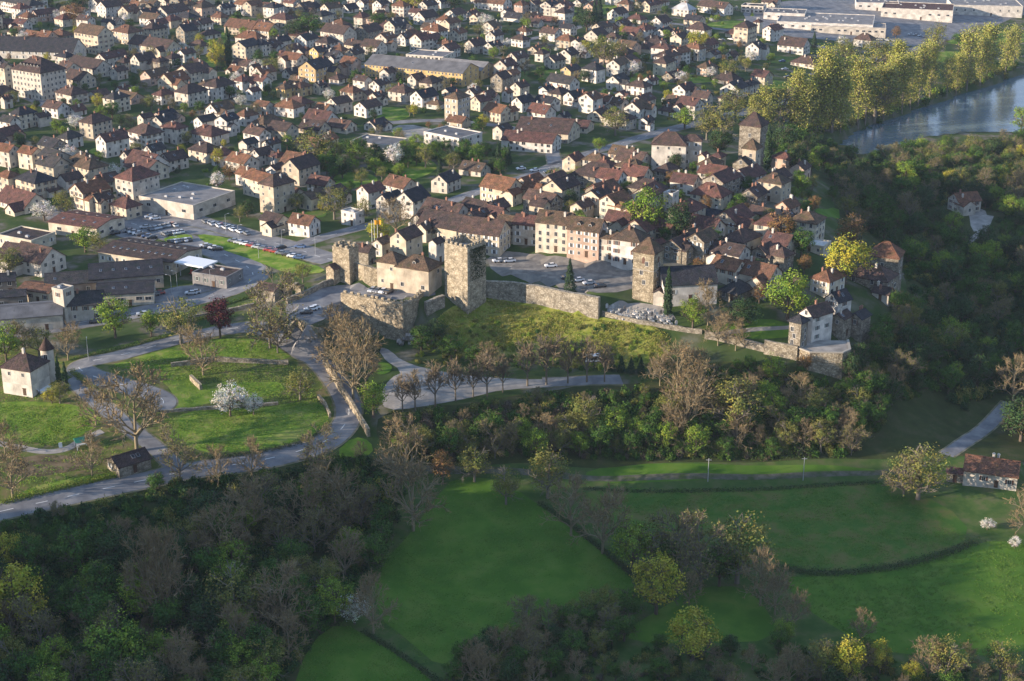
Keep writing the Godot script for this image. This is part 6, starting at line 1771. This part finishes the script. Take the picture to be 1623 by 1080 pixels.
	for q in [[590, 396, 0], [594, 394, 1], [599, 393, 0]]:
		n = thing("flagpole", gp(q[0], q[1]))
		part(n, "pole", pole_m, mats.white_metal)
		if q[2]: part(n, "flag", flm, plain(0.75, 0.35, 0.03, 0.8))
		say(n, "white flagpole flying an orange flag behind the castle" if q[2] else ("bare white flagpole on the gatehouse side of the orange flag" if q[0] < 594 else "bare white flagpole on the keep side of the orange flag"), "flagpole", "flagpoles behind the castle")
	# gravestones and tombs
	var gm := []
	for k in 3:
		s = Shape.new()
		if k == 0: s.box(Vector3(-0.5, -0.2, -1.0), Vector3(0.5, 0.35, 1.0)); s.box(Vector3(-0.45, 0.35, -0.98), Vector3(0.45, 1.15, -0.8))
		elif k == 1: s.box(Vector3(-0.45, -0.2, -0.1), Vector3(0.45, 1.1, 0.1)); s.box(Vector3(-0.25, 1.1, -0.1), Vector3(0.25, 1.35, 0.1))
		else: s.box(Vector3(-0.09, -0.2, -0.09), Vector3(0.09, 1.5, 0.09)); s.box(Vector3(-0.45, 0.9, -0.085), Vector3(0.45, 1.08, 0.085)); s.box(Vector3(-0.5, -0.2, -0.4), Vector3(0.5, 0.3, 1.6))
		gm.append(s.mesh())
	var tones := [plain(0.34, 0.33, 0.3), plain(0.16, 0.155, 0.15), plain(0.46, 0.45, 0.43)]
	for row in 4:
		for k in 11:
			var p := gp(962 + k * 9.5 + row * 5, 488 + row * 5.2 + k * 1.1)
			if on_house(Vector2(p.x, p.z), 0.6): continue
			var kind := rng.randi() % 3
			var g := single("gravestone", gm[kind], tones[rng.randi() % 3], p + Vector3(0, 0.1, 0), 0.3 + rng.randf_range(-0.1, 0.1))
			say_later(g, ["slab tomb", "upright headstone", "stone cross grave"][kind], "gravestone", "graves in the churchyard")
	# electricity poles along the valley lane
	var ep := Shape.new(); ep.tube(Vector3(0, -0.5, 0), Vector3(0, 7.5, 0), 0.13, 0.09, 8); var epm := ep.mesh()
	var bar := Shape.new(); bar.box(Vector3(-0.8, 6.9, -0.06), Vector3(0.8, 7.02, 0.06)); var barm := bar.mesh()
	for q in [[1122, 764, "the meadow's end"], [1273, 762, "the wooded cliff"]]:
		n = thing("utility_pole", gp(q[0], q[1])); part(n, "pole", epm, mats.metal); part(n, "crossbar", barm, mats.metal)
		say_later(n, "grey utility pole", "pole", "poles along the valley lane")
	# street lamps at the roads
	var lp := Shape.new(); lp.tube(Vector3(0, -0.3, 0), Vector3(0, 7, 0), 0.09, 0.06, 8); lp.tube(Vector3(0, 7, 0), Vector3(1.3, 7.3, 0), 0.06, 0.04, 6); var lpm := lp.mesh()
	var lh := Shape.new(); lh.box(Vector3(1.1, 7.22, -0.14), Vector3(1.8, 7.36, 0.14)); var lhm := lh.mesh()
	for q in [[447, 393], [358, 368], [272, 467], [281, 460], [334, 458], [378, 385], [500, 404], [410, 410], [290, 545], [140, 572]]:
		n = thing("street_lamp", gp(q[0], q[1]), rng.randf() * TAU); part(n, "pole", lpm, mats.metal); part(n, "lamp_head", lhm, mats.metal)
		say_later(n, "slim grey street lamp", "street lamp", "street lamps")
	# cars
	var mix := ["white", "silver", "grey", "black", "blue", "silver", "grey", "white", "red", "black"]
	var rows := [[[233, 344], [250, 350], 2, 20], [[224, 361], [248, 366], 2, 20], [[235, 366], [276, 357], 6, -58], [[262, 356], [282, 361], 2, -50], [[258, 374], [290, 369], 5, -58], [[200, 367], [244, 380], 6, 20], [[268, 386], [302, 382], 6, -55],
		[[322, 391], [348, 398], 4, 10], [[322, 353], [372, 364], 8, -60], [[172, 370], [186, 372], 2, 30], [[10, 388], [30, 393], 4, -40], [[445, 394], [446, 395], 1, 20], [[475, 393], [476, 394], 1, -20], [[490, 494], [500, 490], 2, 30], [[485, 497], [486, 498], 1, 10],
		[[586, 462], [620, 466], 4, 60], [[786, 416], [812, 416], 3, 20], [[870, 423], [876, 425], 1, 10], [[890, 440], [960, 458], 4, 20], [[330, 356], [396, 374], 6, -60], [[365, 383], [478, 412], 12, -14],
		[[1310, 96], [1325, 98], 2, 0], [[1440, 55], [1470, 60], 4, 30], [[1390, 64], [1420, 66], 3, -30], [[1238, 92], [1250, 130], 3, 20], [[640, 100], [660, 108], 3, 20], [[540, 112], [575, 118], 5, -50], [[1065, 70], [1180, 62], 8, -40], [[815, 268], [880, 276], 3, 20],
		[[240, 470], [256, 466], 2, 20], [[300, 468], [312, 465], 2, 10], [[690, 330], [700, 326], 2, 30], [[225, 500], [228, 501], 1, 16], [[150, 512], [153, 513], 1, 16], [[880, 291], [898, 292], 1, 30], [[1360, 100], [1390, 94], 2, 20]]
	for r in rows:
		for k in r[2]:
			var t: float = (k + 0.5) / r[2]
			car(lerpf(r[0][0], r[1][0], t), lerpf(r[0][1], r[1][1], t), r[3] + rng.randf_range(-6, 6), mix[rng.randi() % mix.size()])

# ---------- trees and woods ----------
func T(kind: String, px: float, py: float, tall_px: float, group := "trees of the village and its slopes", spread := 1.0):
	var p := gp(px, py)
	return tree(kind, p, tall_px / px_per_m(p) / 0.93, group, spread)

func scatter(poly: PackedVector2Array, count: int, kinds: Array, lo: float, hi: float, apart: float, group: String):
	var b := Rect2(poly[0], Vector2.ZERO)
	for p in poly: b = b.expand(p)
	var done := []; var tries := 0
	while done.size() < count and tries < count * 40:
		tries += 1
		var p := Vector2(rng.randf_range(b.position.x, b.end.x), rng.randf_range(b.position.y, b.end.y))
		if not Geometry2D.is_point_in_polygon(p, poly) or near_road(p, 2.0) or on_house(p, 2.2): continue
		var ok := true
		for q in done:
			if q.distance_to(p) < apart: ok = false; break
		if not ok: continue
		done.append(p)
		var kind: String = kinds[rng.randi() % kinds.size()]
		var at := Vector3(p.x, h(p.x, p.y), p.y)
		if kind.begins_with("bush_"): bush(kind.substr(5), at, rng.randf_range(lo, hi), rng.randf_range(lo, hi) * 0.7, group)
		else: tree(kind, at, rng.randf_range(lo, hi), group)

func make_woods():
	for q in [[1528, 338, 15.0], [1520, 350, 12.0], [1552, 362, 12.0], [1545, 385, 9.0], [1560, 340, 10.0], [1570, 765, 9.0], [1560, 775, 8.0]]:
		var at := gp(q[0], q[1])
		clearings.append([Vector2(at.x, at.z), q[2]])
	var G := "trees beside the road loop"
	for t in [["fresh", 183, 536, 66, 0.95], ["fresh", 240, 534, 45, 0.9], ["olive", 287, 546, 76, 1.0], ["budding", 428, 552, 100, 1.0], ["plum", 349, 536, 64, 0.85], ["bare", 322, 595, 68, 1.1], ["bare", 217, 716, 125, 1.1], ["bare", 152, 674, 62, 1.0], ["blossom", 365, 660, 52, 1.05], ["blossom", 402, 658, 33, 0.9],
		["olive", 476, 634, 48, 1.3], ["bare", 108, 572, 52, 1.0], ["fresh", 10, 575, 62, 1.0], ["olive", 62, 566, 48, 1.1], ["cypress", 94, 614, 50, 1.0], ["cypress", 105, 620, 48, 1.0], ["bare", 532, 560, 66, 1.2], ["bare", 560, 634, 104, 0.9], ["bare", 545, 596, 84, 1.0], ["bare", 580, 616, 74, 0.9], ["fresh", 592, 662, 58, 1.0],
		["budding", 40, 560, 50, 1.0], ["bare", 146, 755, 60, 1.0], ["bare", 20, 790, 80, 1.1], ["budding", 285, 760, 70, 1.0], ["bare", 345, 770, 60, 0.9], ["bare", 400, 760, 60, 0.9], ["budding", 500, 745, 60, 1.1], ["budding", 440, 560, 60, 0.9], ["gold", 82, 640, 26, 1.2], ["olive", 95, 640, 36, 1.2], ["bare", 8, 720, 50, 1.0],
		["gold", 600, 388, 42, 1.0], ["bare", 628, 372, 50, 1.2], ["olive", 530, 348, 50, 1.2], ["olive", 480, 448, 32, 1.2], ["olive", 575, 352, 36, 1.0], ["blossom", 452, 318, 34, 0.9], ["olive", 380, 352, 26, 1.0], ["dark", 392, 344, 26, 1.3], ["olive", 470, 335, 30, 1.0], ["fresh", 135, 400, 40, 1.3], ["olive", 15, 440, 50, 1.2], ["olive", 158, 405, 34, 1.1]]:
		T(t[0], t[1], t[2], t[3], G, t[4])
	G = "trees of the village and its slopes"
	for t in [["spruce", 903, 466, 56, 1.0], ["cypress", 1058, 502, 78, 1.0], ["fresh", 1248, 506, 76, 1.1], ["gold", 1340, 450, 74, 1.15], ["rust", 1347, 398, 56, 1.1], ["fresh", 1022, 376, 78, 0.9], ["dark", 1078, 384, 64, 0.8], ["fresh", 1098, 520, 50, 0.9], ["dark", 1176, 520, 46, 1.4], ["bare", 1122, 516, 60, 0.8], ["bare", 1138, 548, 46, 1.0],
		["bare", 1166, 556, 46, 1.0], ["rust", 1236, 392, 56, 1.0], ["green", 1270, 408, 44, 1.1], ["dark", 1140, 246, 42, 1.1], ["olive", 1142, 226, 66, 1.1], ["olive", 1120, 222, 50, 1.0], ["cypress", 1216, 270, 72, 1.0], ["dark", 1240, 250, 50, 1.0], ["green", 1260, 240, 40, 1.1], ["dark", 1264, 275, 44, 1.0], ["fresh", 1088, 352, 30, 0.8], ["fresh", 990, 312, 26, 1.0], ["olive", 880, 300, 34, 1.2],
		["dark", 1072, 262, 20, 1.0], ["green", 1130, 440, 24, 1.0], ["green", 1380, 420, 30, 1.0], ["rust", 1275, 590, 30, 1.1], ["fresh", 1225, 606, 44, 0.9], ["dark", 690, 540, 34, 1.4], ["green", 668, 560, 42, 1.2], ["green", 715, 572, 40, 1.2], ["green", 752, 578, 34, 1.2], ["bare", 775, 585, 40, 1.1], ["dark", 596, 556, 26, 1.3], ["spruce", 985, 590, 26, 1.5], ["spruce", 1000, 592, 26, 1.5], ["spruce", 1016, 592, 26, 1.5], ["spruce", 970, 588, 24, 1.5]]:
		T(t[0], t[1], t[2], t[3], G, t[4])
	for t in [[638, 652, 52], [658, 650, 54], [690, 644, 62], [722, 636, 60], [750, 630, 48], [772, 628, 62], [797, 622, 52], [836, 612, 64], [866, 610, 72], [900, 608, 58], [930, 606, 62], [958, 606, 52], [1046, 612, 50], [1072, 640, 90], [1108, 640, 80], [1086, 690, 80]]:
		T("pollard" if t[0] < 960 else "bare", t[0], t[1], t[2], "bare trees along the terrace road", 1.0)
	# poplars and riverside trees
	for t in [[1262, 214, 90], [1276, 216, 98], [1290, 214, 102], [1304, 212, 104], [1318, 210, 98], [1334, 208, 88], [1356, 200, 86], [1370, 196, 88], [1384, 192, 90], [1398, 188, 92], [1412, 182, 92], [1426, 178, 94], [1442, 172, 98], [1458, 166, 92], [1474, 160, 80], [1500, 154, 66], [1516, 148, 60], [1534, 142, 86], [1550, 134, 84], [1566, 126, 70], [1590, 116, 66], [1610, 108, 64], [1196, 208, 60], [1216, 210, 64], [1236, 212, 70], [1420, 150, 70], [1460, 140, 60]]:
		T("poplar" if rng.randf() < 0.85 else "olive", t[0] + rng.randf_range(-4, 4), t[1], t[2] * rng.randf_range(0.78, 1.12), "poplars along the river", rng.randf_range(0.85, 1.3)).rotation.z = rng.randf_range(-0.05, 0.05)
	for t in [["olive", 1390, 118, 52, 1.3], ["olive", 1415, 110, 48, 1.2], ["olive", 1480, 92, 52, 0.9], ["olive", 1345, 122, 34, 1.2], ["dark", 1335, 150, 26, 1.4], ["green", 1520, 72, 20, 1.6], ["olive", 1550, 60, 20, 1.6], ["fresh", 1618, 210, 40, 0.9], ["spruce", 1290, 78, 26, 1.2], ["blossom", 1335, 76, 18, 1.2]]:
		T(t[0], t[1], t[2], t[3], "trees beside the river", t[4])
	scatter(plan([[1255, 205], [1330, 196], [1420, 168], [1500, 142], [1600, 98], [1620, 108], [1500, 160], [1420, 186], [1340, 218], [1260, 226]]), 70, ["bush_fresh", "bush_olive", "bush_green"], 4.0, 8.0, 4.0, "shrubs at the foot of the poplars")
	# trees of the town
	G = "garden trees of the town"
	for t in [["gold", 343, 110, 46, 0.7], ["cypress", 363, 108, 62, 1.0], ["olive", 503, 262, 56, 1.3], ["olive", 957, 106, 46, 1.3], ["olive", 980, 100, 34, 1.1], ["gold", 1103, 84, 34, 1.1], ["spruce", 942, 50, 46, 1.1], ["spruce", 950, 34, 40, 1.0], ["dark", 930, 50, 34, 1.2], ["olive", 430, 120, 28, 1.4], ["gold", 640, 18, 30, 0.9], ["gold", 660, 20, 30, 0.9], ["rust", 590, 20, 20, 0.8], ["blossom", 1002, 122, 24, 1.1],
		["blossom", 1078, 132, 18, 1.5], ["blossom", 920, 92, 22, 1.0], ["olive", 105, 348, 46, 1.0], ["blossom", 70, 350, 30, 1.3], ["blossom", 345, 300, 26, 1.0], ["gold", 656, 185, 20, 0.9], ["spruce", 790, 268, 42, 1.0], ["spruce", 806, 262, 34, 1.0], ["spruce", 697, 282, 32, 1.2], ["green", 178, 188, 26, 1.3], ["olive", 240, 175, 24, 1.4], ["green", 175, 238, 26, 1.2], ["blossom", 120, 205, 22, 1.4], ["gold", 345, 265, 30, 0.8], ["olive", 1340, 100, 40, 1.1], ["rust", 1420, 62, 20, 1.0], ["gold", 1118, 72, 20, 0.9],
		["olive", 1155, 130, 36, 1.2], ["blossom", 1190, 100, 20, 1.2], ["fresh", 1085, 205, 34, 1.3], ["olive", 1165, 190, 50, 1.2], ["olive", 975, 215, 44, 1.2], ["fresh", 950, 240, 22, 1.3], ["dark", 125, 20, 30, 1.2], ["rust", 120, 40, 34, 1.3], ["olive", 20, 168, 24, 1.2], ["dark", 92, 180, 18, 1.4], ["green", 490, 60, 36, 1.5], ["dark", 470, 62, 30, 1.4], ["green", 600, 45, 24, 1.4], ["green", 520, 15, 20, 1.5], ["dark", 720, 15, 26, 1.2], ["blossom", 770, 45, 22, 1.2], ["olive", 760, 60, 22, 1.2]]:
		T(t[0], t[1], t[2], t[3], G, t[4])
	scatter(plan([[520, 240], [600, 242], [700, 240], [800, 250], [800, 280], [700, 270], [600, 268], [530, 290], [500, 270]]), 46, ["green", "fresh", "olive", "green", "dark", "blossom"], 5, 11, 4.5, G)
	scatter(plan([[0, 5], [400, 5], [800, 5], [1200, 10], [1230, 130], [1180, 200], [980, 210], [850, 190], [700, 240], [620, 300], [500, 340], [420, 330], [330, 300], [200, 330], [0, 300]]), 380, ["green", "green", "dark", "olive", "olive", "fresh", "fresh", "blossom", "budding", "rust", "gold"], 3.5, 8.5, 5.0, G)
	scatter(plan([[0, 5], [400, 5], [800, 5], [1200, 10], [1230, 130], [1180, 200], [980, 210], [850, 190], [700, 240], [620, 300], [500, 340], [420, 330], [330, 300], [200, 330], [0, 300]]), 280, ["bush_green", "bush_dark", "bush_olive", "bush_green", "bush_fresh", "bush_white"], 2.0, 4.5, 4.0, "garden shrubs of the town")
	scatter(plan([[850, 300], [1000, 260], [1180, 280], [1290, 300], [1300, 460], [1180, 500], [1050, 420], [880, 350]]), 60, ["green", "dark", "olive", "fresh", "rust", "green"], 4.0, 8.0, 4.5, "garden trees inside the village")
	# woods
	var left := plan([[-50, 835], [120, 800], [300, 765], [440, 748], [560, 722], [620, 750], [640, 790], [610, 860], [590, 920], [520, 990], [450, 1080], [430, 1140], [-90, 1160]])
	var deep := plan([[-50, 925], [120, 890], [300, 850], [440, 830], [560, 800], [620, 800], [630, 830], [610, 880], [590, 930], [520, 1000], [450, 1080], [430, 1140], [-90, 1160]])
	scatter(deep, 92, ["bare", "bare", "budding", "olive", "green", "fresh", "dark", "dark", "green", "green"], 9, 14, 6.0, "trees of the dark wood below the road")
	scatter(left, 60, ["bare", "budding", "olive", "green", "green", "dark"], 4, 7, 4.5, "young trees at the wood's edge below the road")
	undergrowth(left, 2000, ["green", "dark", "dark", "green", "olive"], 2.0, 4.5, "tangled undergrowth of the dark wood below the road")
	for t in [["bare", 240, 985, 140, 0.6], ["bare", 256, 990, 146, 0.6], ["bare", 270, 985, 138, 0.6], ["fresh", 185, 1075, 100, 1.1], ["gold", 25, 1000, 110, 1.1], ["gold", 10, 900, 60, 1.1], ["bare", 385, 860, 95, 1.1], ["bare", 480, 850, 90, 1.0], ["bare", 540, 840, 95, 1.1], ["gold", 605, 822, 66, 0.8], ["bare", 655, 842, 116, 1.0], ["olive", 375, 1000, 110, 1.0], ["bare", 450, 1010, 110, 1.0], ["fresh", 380, 1082, 75, 0.9], ["olive", 425, 1080, 80, 0.9], ["bare", 350, 900, 90, 1.1],
		["bare", 643, 760, 84, 1.0], ["rust", 702, 768, 58, 0.8], ["olive", 752, 764, 58, 1.1], ["olive", 802, 800, 62, 0.9], ["olive", 868, 790, 80, 1.0], ["bare", 905, 850, 88, 1.0], ["bare", 955, 878, 96, 0.9], ["fresh", 1002, 905, 84, 0.9], ["olive", 1032, 900, 80, 1.0], ["budding", 1078, 905, 86, 1.0], ["budding", 1110, 935, 110, 0.9], ["green", 1060, 915, 60, 1.0], ["green", 1140, 930, 70, 1.0], ["olive", 1168, 925, 110, 1.1], ["gold", 1040, 974, 100, 0.95], ["gold", 1098, 1048, 86, 1.15], ["bare", 1092, 960, 52, 1.0],
		["bare", 1205, 960, 84, 0.9], ["bare", 1228, 975, 70, 0.9], ["bare", 1255, 1000, 60, 0.9], ["fresh", 1242, 1022, 46, 0.9], ["blossom", 562, 990, 50, 1.0], ["bare", 592, 1005, 90, 0.9], ["bare", 1365, 1020, 52, 0.9], ["gold", 1342, 1082, 76, 0.9], ["gold", 1395, 1068, 56, 0.8], ["olive", 1500, 1085, 80, 1.0], ["bare", 1470, 1080, 70, 0.9], ["gold", 1445, 1090, 44, 0.9], ["olive", 1300, 1080, 70, 0.9], ["olive", 1585, 1080, 70, 0.9], ["bare", 1250, 1085, 60, 0.9],
		["olive", 1455, 792, 84, 1.3], ["budding", 1432, 788, 64, 1.1], ["bare", 1632, 850, 80, 1.0], ["blossom", 1565, 840, 18, 1.3], ["blossom", 1608, 870, 20, 1.0], ["dark", 1618, 700, 70, 1.2], ["bare", 1605, 640, 70, 1.0]]:
		T(t[0], t[1], t[2], t[3], "trees in and around the valley meadows", t[4])
	var spur := plan([[610, 668], [700, 656], [860, 630], [1050, 620], [1110, 585], [1250, 590], [1330, 620], [1370, 690], [1350, 725], [1100, 728], [900, 725], [660, 738]])
	var spur_low := plan([[620, 715], [700, 705], [860, 690], [1050, 680], [1110, 650], [1250, 640], [1330, 660], [1370, 700], [1350, 728], [1100, 730], [900, 728], [660, 742]])
	scatter(spur_low, 58, ["bare", "green", "green", "olive", "green", "budding", "fresh"], 7, 11, 4.4, "trees on the shaded side of the spur")
	scatter(spur, 70, ["bare", "green", "green", "olive", "budding"], 3.5, 5.5, 3.4, "trees on the shaded side of the spur")
	undergrowth(spur, 1200, ["green", "green", "olive", "grey"], 1.8, 4.0, "tangled undergrowth on the shaded side of the spur")
	T("olive", 1165, 694, 96, "trees on the shaded side of the spur"); T("olive", 925, 690, 66, "trees on the shaded side of the spur")
	var right := plan([[1330, 290], [1290, 250], [1360, 262], [1460, 246], [1640, 236], [1690, 420], [1670, 700], [1590, 690], [1540, 660], [1490, 620], [1440, 610], [1390, 640], [1385, 560], [1445, 500], [1435, 430], [1400, 380], [1345, 360]])
	scatter(right, 270, ["green", "green", "dark", "dark", "dark", "olive", "budding", "fresh", "green"], 7, 13, 6.0, "trees of the wooded valley side")
	undergrowth(right, 1900, ["green", "dark", "dark", "green", "olive"], 2.5, 5.5, "undergrowth of the wooded valley side")
	scatter(plan([[1380, 262], [1460, 250], [1640, 240], [1660, 320], [1560, 300], [1450, 300], [1380, 290]]), 60, ["olive", "fresh", "olive", "budding", "gold", "green"], 7, 11, 5.0, "river bank wood trees with sunlight put into the leaf colour")  # paler leaf kinds stand in for sunlight on this strip of wood
	var cliff := plan([[1335, 606], [1372, 572], [1400, 530], [1446, 492], [1475, 490], [1490, 560], [1480, 620], [1420, 640], [1385, 690], [1345, 690]])
	scatter(cliff, 46, ["green", "green", "dark", "olive", "bare"], 6, 10, 4.6, "trees on the cliff below the manor")
	undergrowth(cliff, 420, ["green", "green", "olive"], 2.0, 4.0, "ivy and scrub on the cliff below the manor")
	var low := plan([[700, 1090], [720, 1050], [800, 1015], [880, 990], [960, 965], [1005, 975], [1000, 1020], [900, 1060], [840, 1100]])
	scatter(low, 34, ["bare", "olive", "green", "budding", "dark", "green"], 6, 9, 4.0, "trees of the copse between the meadows")
	undergrowth(low, 220, ["green", "olive", "grey", "dark"], 1.8, 3.5, "undergrowth of the copse between the meadows")
	var front := plan([[880, 1130], [900, 1060], [1000, 1035], [1250, 1035], [1330, 1040], [1640, 1070], [1660, 1140]])
	scatter(front, 44, ["bare", "olive", "green", "budding", "green", "dark"], 4, 7, 4.2, "trees along the brook")
	undergrowth(front, 300, ["green", "olive", "grey", "dark"], 1.6, 3.2, "undergrowth along the brook")
	var bank := plan([[690, 520], [760, 505], [850, 500], [950, 515], [1055, 530], [1060, 590], [900, 590], [760, 585], [650, 575]])
	undergrowth(bank, 200, ["olive", "green", "fresh", "olive"], 1.0, 2.4, "rough scrub on the grass bank below the rampart")
	var east := plan([[1200, 240], [1260, 225], [1330, 260], [1340, 330], [1300, 330], [1230, 280]])
	scatter(east, 26, ["dark", "green", "olive", "fresh"], 6, 11, 4.5, "trees below the upper tower")
	# standing grass
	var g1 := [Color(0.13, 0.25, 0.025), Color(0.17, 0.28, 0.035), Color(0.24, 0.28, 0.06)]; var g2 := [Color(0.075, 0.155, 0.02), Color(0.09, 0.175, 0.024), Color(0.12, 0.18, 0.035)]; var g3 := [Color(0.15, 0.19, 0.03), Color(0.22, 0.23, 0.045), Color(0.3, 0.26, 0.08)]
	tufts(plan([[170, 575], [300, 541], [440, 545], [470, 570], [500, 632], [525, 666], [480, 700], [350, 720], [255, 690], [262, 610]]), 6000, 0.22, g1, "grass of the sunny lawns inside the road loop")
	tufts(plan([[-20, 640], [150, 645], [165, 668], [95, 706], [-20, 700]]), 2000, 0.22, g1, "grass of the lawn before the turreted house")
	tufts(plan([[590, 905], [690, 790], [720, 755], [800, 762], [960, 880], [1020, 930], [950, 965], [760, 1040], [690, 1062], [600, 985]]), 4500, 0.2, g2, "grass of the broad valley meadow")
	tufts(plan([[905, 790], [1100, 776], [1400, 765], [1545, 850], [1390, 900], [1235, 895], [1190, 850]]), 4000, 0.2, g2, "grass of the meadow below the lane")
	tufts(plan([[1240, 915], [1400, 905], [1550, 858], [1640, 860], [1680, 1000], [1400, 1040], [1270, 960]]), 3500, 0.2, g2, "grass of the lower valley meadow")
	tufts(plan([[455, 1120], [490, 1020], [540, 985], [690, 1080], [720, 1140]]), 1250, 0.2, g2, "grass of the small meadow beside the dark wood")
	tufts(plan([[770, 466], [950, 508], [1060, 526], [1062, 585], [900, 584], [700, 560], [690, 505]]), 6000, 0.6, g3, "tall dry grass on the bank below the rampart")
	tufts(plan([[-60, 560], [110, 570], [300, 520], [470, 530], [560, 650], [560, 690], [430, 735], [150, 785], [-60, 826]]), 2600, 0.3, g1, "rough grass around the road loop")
	# hedges
	var gr := [Color(0.06, 0.11, 0.025), Color(0.08, 0.13, 0.03)]; var br := [Color(0.14, 0.2, 0.03), Color(0.2, 0.22, 0.04)]; var dk := [Color(0.05, 0.085, 0.03), Color(0.07, 0.085, 0.04)]
	hedge([[0, 800], [60, 786], [120, 770], [200, 752]], 2.0, 1.8, br, "bright clipped hedge along the lower road")
	hedge([[110, 572], [180, 557], [230, 544], [268, 533]], 1.4, 1.2, gr, "green hedge beside the upper road")
	hedge([[112, 590], [130, 604], [150, 620]], 2.0, 1.6, br, "yellow green hedge beside the lane")
	hedge([[330, 728], [420, 718], [490, 700], [520, 676]], 1.8, 1.3, dk, "dark hedge below the blossom lawn")
	hedge([[1235, 902], [1320, 914], [1420, 902], [1500, 880], [1548, 860]], 3.0, 1.8, dk, "dark hedge between the two right-bank meadows".replace("right-bank ", "valley "))
	hedge([[925, 775], [1000, 780], [1100, 780], [1250, 775], [1395, 766]], 1.8, 1.0, dk, "low hedge below the valley lane")
	hedge([[575, 1002], [640, 1042], [700, 1085]], 2.0, 1.2, dk, "hedge separating the two lower meadows")
	hedge([[855, 800], [885, 818], [965, 880], [1015, 925]], 2.2, 1.3, dk, "scrubby hedge along the meadow edge")
	hedge([[310, 508], [350, 498], [405, 482]], 2.2, 1.4, br, "bright yellow green hedge beside the purple tree")
	hedge([[330, 490], [370, 480], [402, 470]], 2.0, 1.4, gr, "green hedge behind the purple tree")
	hedge([[930, 715], [1050, 722], [1200, 722], [1290, 724]], 4.5, 5.0, gr, "tall evergreen hedge at the foot of the spur")
	hedge([[560, 442], [580, 447], [597, 451]], 1.4, 1.2, gr, "ivy growing along the top of the court wall")
